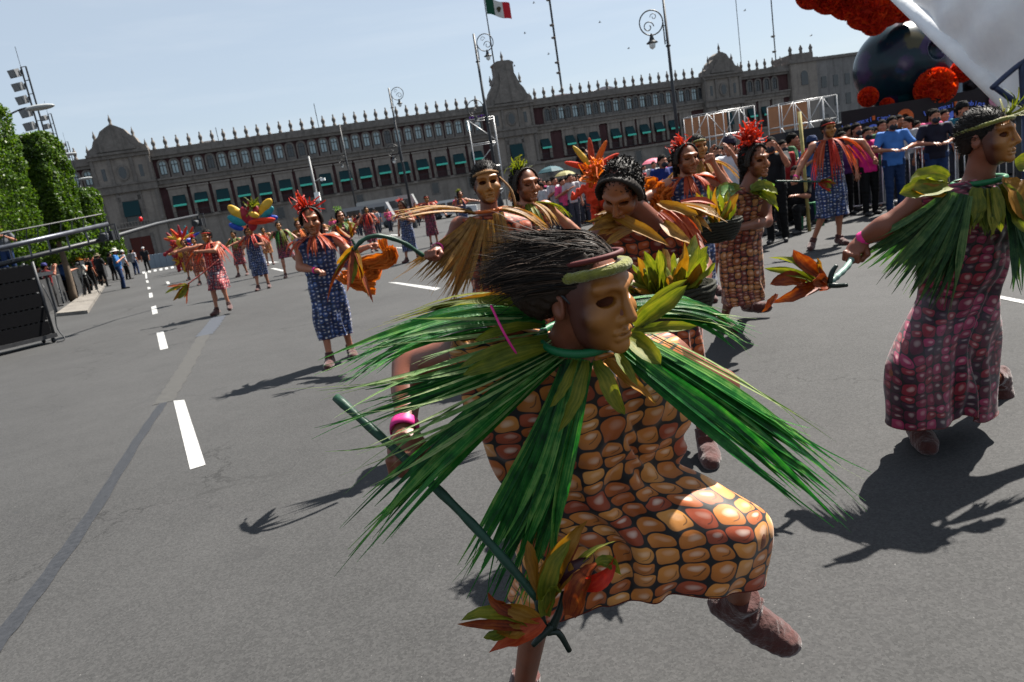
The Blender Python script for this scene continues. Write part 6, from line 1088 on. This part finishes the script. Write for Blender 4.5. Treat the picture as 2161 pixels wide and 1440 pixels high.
# ================================================================== scaffolds
STEEL = mat('scaffold_steel', (.38, .38, .385), .4, .15, 20, metal=.5); PLY = mat('plywood', hexc(196, 150, 118), .8, .15, 1.5)
def scaffold(lab, x0, x1, ytop, Y, bays, levels, ply=(), r=.03, dep=1.8):
    a = atx(x0, ytop, Y); b = atx(x1, ytop, Y); zt = P((x0+x1)/2, ytop, Y)[2]; t = thing('scaffold', lab, 'scaffold', (a+b)/2, 0, 'steel scaffolds'); w_ = b-a; dy = V3(0, dep, 0)
    def bar(p, q_, nm, rr=r): q = MB(); q.tube([p, q_], rr, 6); q.build(nm, STEEL, t, True)
    for i in range(bays+1):
        for s in (0, 1): p = a+w_*i/bays+dy*s; bar(p, p+V3(0, 0, zt), 'standard')
    for k in range(1, levels+1):
        z = V3(0, 0, zt*k/levels)
        for s in (0, 1): bar(a+dy*s+z, b+dy*s+z, 'ledger', r*.8)
        for i in range(bays): p, q_ = a+w_*i/bays, a+w_*(i+1)/bays; zz = V3(0, 0, zt*(k-1)/levels); (bar(p+zz, q_+z, 'brace', r*.8) if (k+i) % 2 else bar(q_+zz, p+z, 'brace', r*.8))
        bar(a+z, a+dy+z, 'transom', r*.7); bar(b+z, b+dy+z, 'transom', r*.7)
    for u0, u1, z0, z1 in ply: q = MB(); p = a+w_*u0+dy*1.05; e = a+w_*u1+dy*1.05; q.add([p+V3(0, 0, z0*zt), e+V3(0, 0, z0*zt), e+V3(0, 0, z1*zt), p+V3(0, 0, z1*zt)]+[v+V3(0, .06, 0) for v in (p+V3(0, 0, z0*zt), e+V3(0, 0, z0*zt), e+V3(0, 0, z1*zt), p+V3(0, 0, z1*zt))], [(3, 2, 1, 0), (4, 5, 6, 7), (0, 1, 5, 4), (1, 2, 6, 5), (2, 3, 7, 6), (3, 0, 4, 7)]); q.build('plywood_panel', PLY, t)
scaffold('open steel scaffold tower before the middle palace tower', 986, 1042, 250, 55, 1, 4, r=.035)
q = MB()
for i in range(7): q.box(P(992+i*6, 249-i*1.2, 54.8), (.12, .1, .12))
t = thing('light_string', 'row of small purple lights on top of the scaffold tower', 'lights', P(1010, 245, 54.8)); q.build('light', mat('purple_lamp', hexc(150, 80, 200), .4), t)
PL = [(0, .72, .62, 1), (0, .28, .2, .6), (.5, .72, .2, .6)]
scaffold('steel scaffold with plywood walls, left of the two', 1458, 1592, 234, 45, 4, 3, PL); scaffold('steel scaffold with plywood walls nearest the float', 1642, 1766, 210, 45, 4, 3, PL)
# ================================================================== vehicles far off
def vehicle(lab, px, Y, ln, h, col, stripe=None, van=True, yaw=0.):
    c = atx(px, 410, Y); t = thing('van' if van else 'car', lab, 'van' if van else 'car', c, yaw, 'vehicles parked before the palace'); body_ = mat('paint_'+lab[:9].replace(' ', '_'), hexc(*col), .35, .05, 3, .02, spec=.6)
    pr_ = [(-ln/2, .35), (ln/2, .35), (ln/2, .9), (ln*.44, 1.2), (ln*.36, h), (-ln*.48, h), (-ln/2, h-.15)] if van else [(-ln/2, .3), (ln/2, .3), (ln/2, .75), (ln*.25, .9), (ln*.1, h), (-ln*.25, h), (-ln*.42, .95), (-ln/2, .9)]
    X, Z, Yd = V3(1, 0, 0), V3(0, 0, 1), V3(0, 1, 0); q = MB(); q.prism(pr_, c-Yd*.9, X, Z, Yd, 1.8); b = q.build('body', body_, t)
    for u in ((-.36, -.12), (-.09, .12), (.15, .33)): q = MB(); q.b2(ln*u[0], ln*u[1], -.915, -.9, h*.6, h*.86, None, c); q.build('window', GLASSD, t)
    if stripe: q = MB(); q.b2(-ln*.495, ln*.46, -.93, -.916, h*.40, h*.5, None, c); q.build('stripe', mat('stripe_'+lab[:6], hexc(*stripe), .5), t)
    for u in (-.32, .32):
        for y in (-.85, .85): q = MB(); q.lathe([(.05, -.1), (.34, -.1), (.34, .1), (.05, .1), (.05, -.1)], c+V3(ln*u, y, .34), 18, np.array([X, Z, Yd])); q.build('wheel', IRON, t, True)
vehicle('white ambulance van with orange stripe before the palace', 820, 70, 6.2, 2.7, (180, 182, 182), (214, 84, 50)); vehicle('orange pick-up car parked before the palace', 905, 68, 4.6, 1.7, (206, 88, 56), None, False); vehicle('white car parked right of the orange one', 950, 66, 4.4, 1.6, (226, 228, 230), None, False); vehicle('white van half hidden behind the salmon-caped dancer', 770, 66, 5., 2.3, (170, 172, 176))
A, B = gp(318, 567), gp(420, 553); t = thing('barrier_row', 'row of grey-blue barriers in front of the palace at left', 'barrier', A)
for i in range(8): p, q_ = A+(B-A)*i/8, A+(B-A)*(i+.96)/8; q = MB(); d = V3(0, .3, 0); z = V3(0, 0, 1.1); q.add([p, q_, q_+z, p+z, p+d, q_+d, q_+d+z, p+d+z], [(0, 1, 2, 3), (7, 6, 5, 4), (3, 2, 6, 7), (0, 3, 7, 4), (1, 5, 6, 2)]); q.build('panel', mat('barrier_blue', (.16, .20, .24), .6), t)
# ================================================================== right: barriers, float, canopy
def crowd_barrier(lab, a, b):
    t = thing('crowd_barrier', lab, 'barrier', a, 0, 'steel crowd barriers'); w_ = b-a; z = V3(0, 0, 1)
    q = MB(); q.tube([a+z*.12, a+z*1.1, b+z*1.1, b+z*.12, a+z*.12], .022, 8, False); q.build('frame', STEEL, t, True)
    for k in range(1, 11): p = a+w_*k/11; q = MB(); q.tube([p+z*.12, p+z*1.1], .010, 6); q.build('bar', STEEL, t, True)
    for s in (.1, .9): p = a+w_*s; n = nrm(np.cross(w_, z)); q = MB(); q.tube([p-n*.3+z*.015, p+z*.14, p+n*.3+z*.015], .018, 6); q.build('foot', STEEL, t, True)
B0, B1 = gp(1480, 486), gp(2190, 404)
for i, w_ in enumerate(('behind the woman in the tan dress', 'beside the seated photographer', 'under the leaning blue T-shirt man', 'under the man in the dark striped shirt', 'at the right edge behind the maroon-dressed dancer')): crowd_barrier('steel crowd barrier '+w_, B0+(B1-B0)*i/5, B0+(B1-B0)*(i+.97)/5)
FLY = 17.; BLACKP = mat('float_black', (.010, .010, .014), .6, .3, 4); BANNER = mat('banner_plum', hexc(44, 22, 36), .7, .15, 2)
flo = thing('parade_float', 'parade float with dark plum banner wall and lettering at the right', 'float', atx(1900, 250, FLY)); a = atx(1655, 290, FLY)[0]; b = atx(2330, 200, FLY)[0]; zt = P(1900, 216, FLY)[2]
q = MB(); q.b2(a, b, FLY, FLY+3, .05, zt-.25); q.build('float_body', BLACKP, flo); ban_x0 = atx(1775, 260, FLY)[0]; q = MB(); q.b2(ban_x0, b, FLY-.06, FLY-.01, .7, zt); q.build('banner', BANNER, flo); q = MB(); q.b2(a, ban_x0-.02, FLY-.05, FLY-.01, .3, zt-.3); q.build('side_panel', BLACKP, flo)
def letters(txt, x, y, Yd, size, arc, m, org):
    for i, ch in enumerate(txt):
        if ch == ' ': continue
        u = (i-(len(txt)-1)/2)*size*.56
        def mk():
            c = bpy.data.curves.new('letter', 'FONT'); c.body = ch; c.size = size; c.extrude = .012; c.align_x = 'CENTER'; tmp = bpy.data.objects.new('tmp_letter', c); me = bpy.data.meshes.new_from_object(tmp); bpy.data.objects.remove(tmp); me.materials.clear(); me.materials.append(m); return me
        o = ob('letter', asset(('letter', ch), mk))
        M = Matrix.Rotation(arc*u*1.1, 3, 'Y') @ Matrix.Rotation(math.pi/2, 3, 'X'); o.rotation_euler = M.to_euler(); o.parent = flo; p = org+V3(u, 0, -arc*u*u*.5); o.location = p-np.array(flo.location)
LET = mat('letter_blue', hexc(130, 156, 250), .6); LETO = mat('letter_orange', hexc(220, 120, 60), .6)
for x, y in ((1838, 257), (2010, 227)):
    og = P(x, y, FLY)-V3(0, .075, 0); letters('Los mexi cambios', x, y, 0, .16, .38, LET, og)
    for r, c_, dz in ((.17, LET, -.24), (.11, LETO, -.26)): q = MB(); q.lathe([(.01, .02), (r, .02), (r, -.02)], og+V3(.05 if c_ is LETO else 0, 0, dz), 16, np.array([V3(1, 0, 0), V3(0, 0, 1), V3(0, -1, 0)])); q.build('emblem', c_, flo)
    q = MB(); q.box(og+V3(.02, -.01, .07), (.06, .03, .1)); q.build('emblem', LETO, flo)
for x, y, r, c_ in ((1905, 250, .2, LETO), (2095, 212, .16, mat('emblem_pink', hexc(206, 150, 170), .6))):
    og = P(x, y, FLY)-V3(0, .09, 0); q = MB(); q.lathe([(r*.45, .0), (r*.5, .02), (r, .02), (r, 0.)], og, 16, np.array([V3(1, 0, 0), V3(0, 0, 1), V3(0, -1, 0)])); q.build('emblem', c_, flo)
# painted skull
sc0 = P(1902, 140, FLY+1.3)
def skullmat():
    t = NT('skull_paint'); v = t.tc(); b = t.ramp(t.noise(v, 1.2, 4), [(.3, (.003, .005, .014)), (.5, (.004, .018, .026)), (.7, (.007, .005, .018))])
    vo = t.n('ShaderNodeTexVoronoi'); t.put(vo.inputs['Vector'], v); vo.inputs['Scale'].default_value = 1.7; vo.inputs['Randomness'].default_value = 1.
    hue = t.ramp(t.sep(vo.outputs['Color'])[0], [(0, (.035, .015, .06)), (.3, (.006, .055, .07)), (.5, (.06, .05, .02)), (.7, (.05, .01, .025)), (.9, (.012, .03, .10))], 'CONSTANT'); pet = t.n('ShaderNodeMapRange'); t.put(pet.inputs[0], t.f('ADD', vo.outputs['Distance'], t.f('MULTIPLY', t.noise(v, 9, 2), .35))); pet.inputs[1].default_value = .66; pet.inputs[2].default_value = .50; pet.inputs[3].default_value = 0; pet.inputs[4].default_value = .8
    t.pbr(t.mix(pet.outputs[0], b, hue), .24, spec=.25); return t.m
sk = thing('skull_sculpture', 'huge glossy dark blue painted skull on the parade float', 'sculpture', sc0-V3(0, 0, 1.15))
S = SDF(.03).ell(sc0, (1.10, 1.05, 1.05), k=.1).ell(sc0+V3(.45, -.25, -.45), (.62, .62, .6), k=.2).ell(sc0+V3(.62, -.45, -.72), (.42, .45, .32), k=.15); S.ell(sc0+V3(.92, -.55, .22), (.34, .5, .28), k=.06, sub=True); S.ell(sc0+V3(.35, -1.1, .18), (.30, .34, .26), k=.08, sub=True); S.cut(sc0-V3(0, 0, .98), (0, 0, -1)); v, f = S.mesh(); ob('cranium', npmesh('cranium', v-np.array(sk.location), f), skullmat(), sk)
WHP = mat('skull_white', hexc(170, 190, 205), .3, .2, 3); q = MB()
q.prism([(0, 0), (.45, .14), (.82, .42), (.80, .52), (.4, .34), (-.02, .55)], sc0+V3(.30, -1.30, .05), V3(1, 0, 0), V3(0, 0, 1), V3(0, 1, 0), .16); q.build('cheekbone', WHP, sk)
for k in range(7): q = MB(); q.b2(-.06, .06, -.08, .08, -.14, .14, frame((math.sin(.2+k*.2), -math.cos(.2+k*.2), 0)), sc0+V3(.35+.1*k, -.98+.05*k, -.78)); q.build('tooth', WHP, sk)
MAR = leafmat('marigold', [hexc(214, 50, 24), hexc(248, 84, 34), hexc(255, 120, 50)], .7, .4, 6)
def marigold(lab, c, r, seed, grp='giant orange paper marigolds'):
    r_ = np.random.default_rng(seed); t = thing('paper_marigold', lab, 'flower decoration', c, 0, grp); q = MB(); n = 700; d = nrm2(r_.normal(size=(n, 3))); S = SDF(.05).ell(c, (r*.86,)*3); v, f = S.mesh(); ob('core', npmesh('core', v-c, f), MAR, t)
    for k in range(n): o = d[k]; tn = nrm(np.cross(o, r_.normal(size=3))); p = c+o*r*.8; w_ = r*.11; b = np.cross(o, tn); q.add([p-tn*w_, p+tn*w_, p+tn*w_*1.1+o*r*.24+b*w_*.8, p-tn*w_*1.1+o*r*.26+b*w_*.3], [(0, 1, 2, 3)])
    q.build('petals', MAR, t)
for i, (x, y, r, lab) in enumerate(((1712, -14, .34, 'leftmost orange paper marigold of the garland at the top edge'), (1750, -10, .40, 'second orange paper marigold from the left in the garland'), (1790, 0, .42, 'third orange paper marigold from the left in the garland'), (1830, 14, .50, 'large orange paper marigold left above the skull'), (1868, 14, .44, 'orange paper marigold touching the top of the skull'), (1905, 8, .4, 'orange paper marigold beside the white canopy edge'), (1845, 46, .30, 'small orange paper marigold at the back of the skull'), (1974, 186, .44, 'round orange paper marigold in front of the skull jaw'), (1832, 205, .22, 'orange paper marigold behind the skull neck'), (1872, 222, .16, 'orange paper marigold under the skull'), (2030, 150, .25, 'dark orange marigold deep under the canopy'))): marigold(lab, P(x, y, FLY+(.6 if y < 100 else .2)), r, i)
gt = thing('garland_arch', 'dark arch rod carrying the orange marigold garland over the float', 'arch', P(1900, 60, FLY+1)); q = MB(); q.tube(polyl([P(1660, -60, FLY+.7), P(1750, -5, FLY+.7), P(1860, 14, FLY+.7), P(1900, 20, FLY+.9), P(1930, 60, FLY+1.4), P(1940, 230, FLY+1.6)], 24), .05, 8); q.build('rod', IRON, gt, True)
t = thing('skull_plinth', 'low black plinth carrying the painted skull on the float', 'plinth', sc0-V3(0, 0, 1.2)); q = MB(); zb = sc0[2]-1.0; q.add([V3(sc0[0]+x, y, z) for z, x0, x1 in ((zt-.26, -1.3, 1.8), (zb, -.9, 1.2)) for x, y in ((x0, FLY+.1), (x1, FLY+.1), (x1, FLY+2.4), (x0, FLY+2.4))], [(3, 2, 1, 0), (4, 5, 6, 7), (0, 1, 5, 4), (1, 2, 6, 5), (2, 3, 7, 6), (3, 0, 4, 7)]); q.build('block', BLACKP, t)
t = thing('float_backdrop', 'dark backdrop crowded with small flowers and masks behind the canopy', 'backdrop', atx(2070, 200, FLY+1.5)); q = MB(); x0 = atx(1985, 150, FLY+1.6)[0]; q.b2(x0, x0+4, FLY+1.6, FLY+1.9, zt-.25, zt+2.2); q.build('panel', BLACKP, t)
for k in range(26): p = V3(x0+rg.random()*2.2, FLY+1.5, zt-.1+rg.random()*1.9); S = SDF(.04).ell(p, (.10+.07*rg.random(), .08, .12)); v, f = S.mesh(noise=.012, nscale=30, seed=k); ob('ornament', npmesh('ornament', v-np.array(t.location), f), (MAR, LETO, LET, RUST, BANNER, HUSKY)[k % 6], t)
# white slanting canopy
WHT = NT('canopy_white'); _v = WHT.tc(); _n = WHT.noise(_v, 2.2, 4); WHT.pbr(WHT.ramp(_n, [(.3, (.74, .75, .78)), (.7, (.86, .87, .88))]), .45, WHT.bump(_n, .3, .08), spec=.4); WHT = WHT.m
t = thing('stage_canopy', 'large white slanting canopy with rounded edge at the upper right', 'canopy', atx(2150, 200, 11)); c00, c10, c01, c11 = P(1878, -30, 13.0), P(2152, 236, 10.6), P(2330, -330, 9.), P(2560, 60, 8.)
q = MB(); n = 22; G = np.empty((n+1, n+1, 3)); nn = nrm(np.cross(c10-c00, c01-c00)); nn = nn if nn[2] > 0 else -nn
for i in range(n+1):
    for j in range(n+1): u, v = i/n, j/n; G[i, j] = (c00*(1-u)+c10*u)*(1-v)+(c01*(1-u)+c11*u)*v-nn*.35*math.sin(math.pi*v)*math.sin(math.pi*u)+nn*.035*math.sin(26*u+9*v)*(1-v)
for side, off in ((0, 0.), (1, .04)): q.add([g_+nn*off for g_ in G.reshape(-1, 3)], [((i*(n+1)+j), (i+1)*(n+1)+j, (i+1)*(n+1)+j+1, i*(n+1)+j+1) for i in range(n) for j in range(n)])
q.build('membrane', WHT, t, True); q = MB(); q.tube([c00, c10], .14, 16); q.build('edge_roll', WHT, t, True); 
for c_ in (c10, c11): q = MB(); q.tube([c_, c_*V3(1, 1, 0)], .06, 8); q.build('mast', IRON, t, True)
t = thing('stair_railing', 'dark blue tubular stair railing at the right edge below the canopy', 'railing', atx(2150, 220, 9.6)); NAVYP = mat('rail_navy', (.012, .022, .06), .4)
for pts in ([P(2093, 187, 9.6), P(2125, 158, 9.6), P(2165, 128, 9.6), P(2230, 100, 9.6)], [P(2155, 130, 9.6), P(2162, 250, 9.6), P(2175, 400, 9.6)], [P(2100, 185, 9.6), P(2152, 220, 9.6), P(2230, 250, 9.6)]): q = MB(); q.tube(polyl(pts, 12), .035, 8); q.build('rail', NAVYP, t, True)
pbt = P(2162, 250, 9.6); q = MB(); q.tube([pbt, pbt*V3(1, 1, 0)], .035, 8); q.build('post', NAVYP, t, True)
t = thing('pole', 'pale bamboo pole standing behind the orange-caped dancer', 'pole', atx(1695, 330, 12.6)); q = MB(); q.tube([atx(1697, 330, 12.6), P(1687, 236, 12.6)], .03, 8); q.build('shaft', mat('bamboo', hexc(190, 178, 120), .6), t, True)
t = thing('stool', 'green plastic stool beside the crouching photographer', 'stool', gl(1715, 480)); c = np.array(t.location); q = MB(); q.lathe([(.01, .46), (.16, .46), (.17, .43), (.01, .43)], c, 4); q.build('seat', RIBG, t)
for k in range(4): a = k*1.571; q = MB(); q.tube([c+V3(math.cos(a)*.15, math.sin(a)*.15, .44), c+V3(math.cos(a)*.2, math.sin(a)*.2, 0)], .025, 6); q.build('leg', RIBG, t)
# ================================================================== carnival creatures
def lobe(root, a, b, r, m, name='lobe'):
    d = nrm(b-a); L2 = np.linalg.norm(b-a)/2; M = np.array([nrm(np.cross(d, V3(0, 1, 0))), d, V3(0, 1, 0)]); S = SDF(.02).ell(a*.45+b*.55, (r*.85, L2+r*.75, max(.05, r*.45)), M, k=.02).cap(a, a*.4+b*.6, r*.3, r*.55, k=.05); v, f = S.mesh(); return ob(name, npmesh(name, v-np.array(root.location), f), m, root)
YEL = mat('lobe_yellow', hexc(226, 186, 60), .5, .1, 6); TEA = mat('lobe_teal', hexc(20, 160, 170), .5, .1, 6); BLU = mat('lobe_blue', hexc(30, 90, 190), .5, .1, 6); CRI = mat('lobe_crimson', hexc(176, 30, 60), .5, .1, 6); VERM = mat('fringe_vermilion', hexc(236, 84, 40), .8, .2, 30)
ar = far_dancer('dancer wearing a huge creature headdress with yellow, teal and blue lobes', (0, 0), 1.75, .1, ('fwd', 'fwd'), KM_BLUE, [ORANGE, RED], 'm', .4, None, 55, loc=P(532, 500, 19.5)*V3(1, 1, 0))[0]
hdr = thing('creature_headdress', 'giant headdress with yellow, teal and blue lobes and orange fringe', 'headdress', P(532, 470, 19.4)); Yh = 19.3
for x0, y0, x1, y1, r, m in ((512, 458, 489, 442, .15, YEL), (552, 448, 566, 428, .15, YEL), (514, 472, 488, 461, .13, TEA), (556, 458, 570, 443, .13, TEA), (508, 482, 490, 477, .10, BLU), (566, 463, 580, 460, .10, BLU), (522, 465, 513, 447, .14, CRI), (527, 470, 522, 452, .10, CRI), (541, 455, 540, 442, .12, CRI), (525, 440, 523, 430, .05, CRI)): lobe(hdr, P(x0, y0, Yh+.1*rg.random()), P(x1, y1, Yh), r, m)
q = MB(); fan(q, P(532, 468, Yh), P(550, 464, Yh-.1), P(576, 464, Yh), 26, .22, .24, rg, seg=6, curl=.02, wid=.03); q.build('fringe', RED, hdr, True); lobe(hdr, P(528, 470, Yh-.1), P(574, 464, Yh-.1), .10, VERM, 'fringe_roll'); lobe(hdr, P(531, 452, Yh-.15), P(540, 455, Yh-.2), .09, YEL, 'snout'); lobe(hdr, P(533, 480, Yh), P(534, 466, Yh), .15, CRI, 'head_cap')
tuft(hdr, P(533, 437, Yh), HUSKG, rg, 40, .28, 'crest')
def creature(lab, x, y, Y, s, ms, seed):
    g_ = atx(x, y, Y); t = thing('carnival_creature', lab, 'costume', g_); r_ = np.random.default_rng(seed); c = P(x, y, Y)
    S = SDF(.04).cap(g_+V3(-.15, 0, .1), g_+V3(-.1, 0, .8), .10, .13).cap(g_+V3(.15, 0, .1), g_+V3(.1, 0, .8), .10, .13).ell(g_+V3(0, 0, 1.1), (.34, .28, .45)).ell(g_+V3(0, -.05, 1.68), (.22, .24, .24)).cap(g_+V3(-.3, 0, 1.3), g_+V3(-.7, -.1, 1.1), .09).cap(g_+V3(.3, 0, 1.3), g_+V3(.7, -.1, 1.2), .09); v, f = S.mesh(noise=.02, nscale=14, seed=seed); ob('costume_body', npmesh('costume_body', v-g_, f), ms[0], t)
    for k in range(5): a = math.pi*(k+.5)/5; lobe(t, g_+V3(0, .1, 1.75), g_+V3(math.cos(a)*.7*s, .1, 1.8+math.sin(a)*.7*s), .10, ms[k % len(ms)])
    tuft(t, g_+V3(0, -.1, 1.5), ms[1], r_, 40, .4, 'mane'); tuft(t, g_+V3(0, -.1, .6), ms[2 % len(ms)], r_, 40, .35, 'skirt_fringe')
creature('far yellow and red carnival creature at the left of the dancers', 385, 520, 40, 1., [YEL, RED, CRI, VERM], 1); creature('far blue carnival creature behind the yellow one', 398, 515, 44, 1., [BLU, RED, TEA], 2); creature('far pale carnival creature beside the lane markings', 372, 525, 42, .8, [CRI, ORANGE, YEL], 3)
creature('orange carnival creature on a black stand behind the bending woman', 1258, 395, 20, 1., [VERM, CLOTHO, ORANGE, YEL], 4)
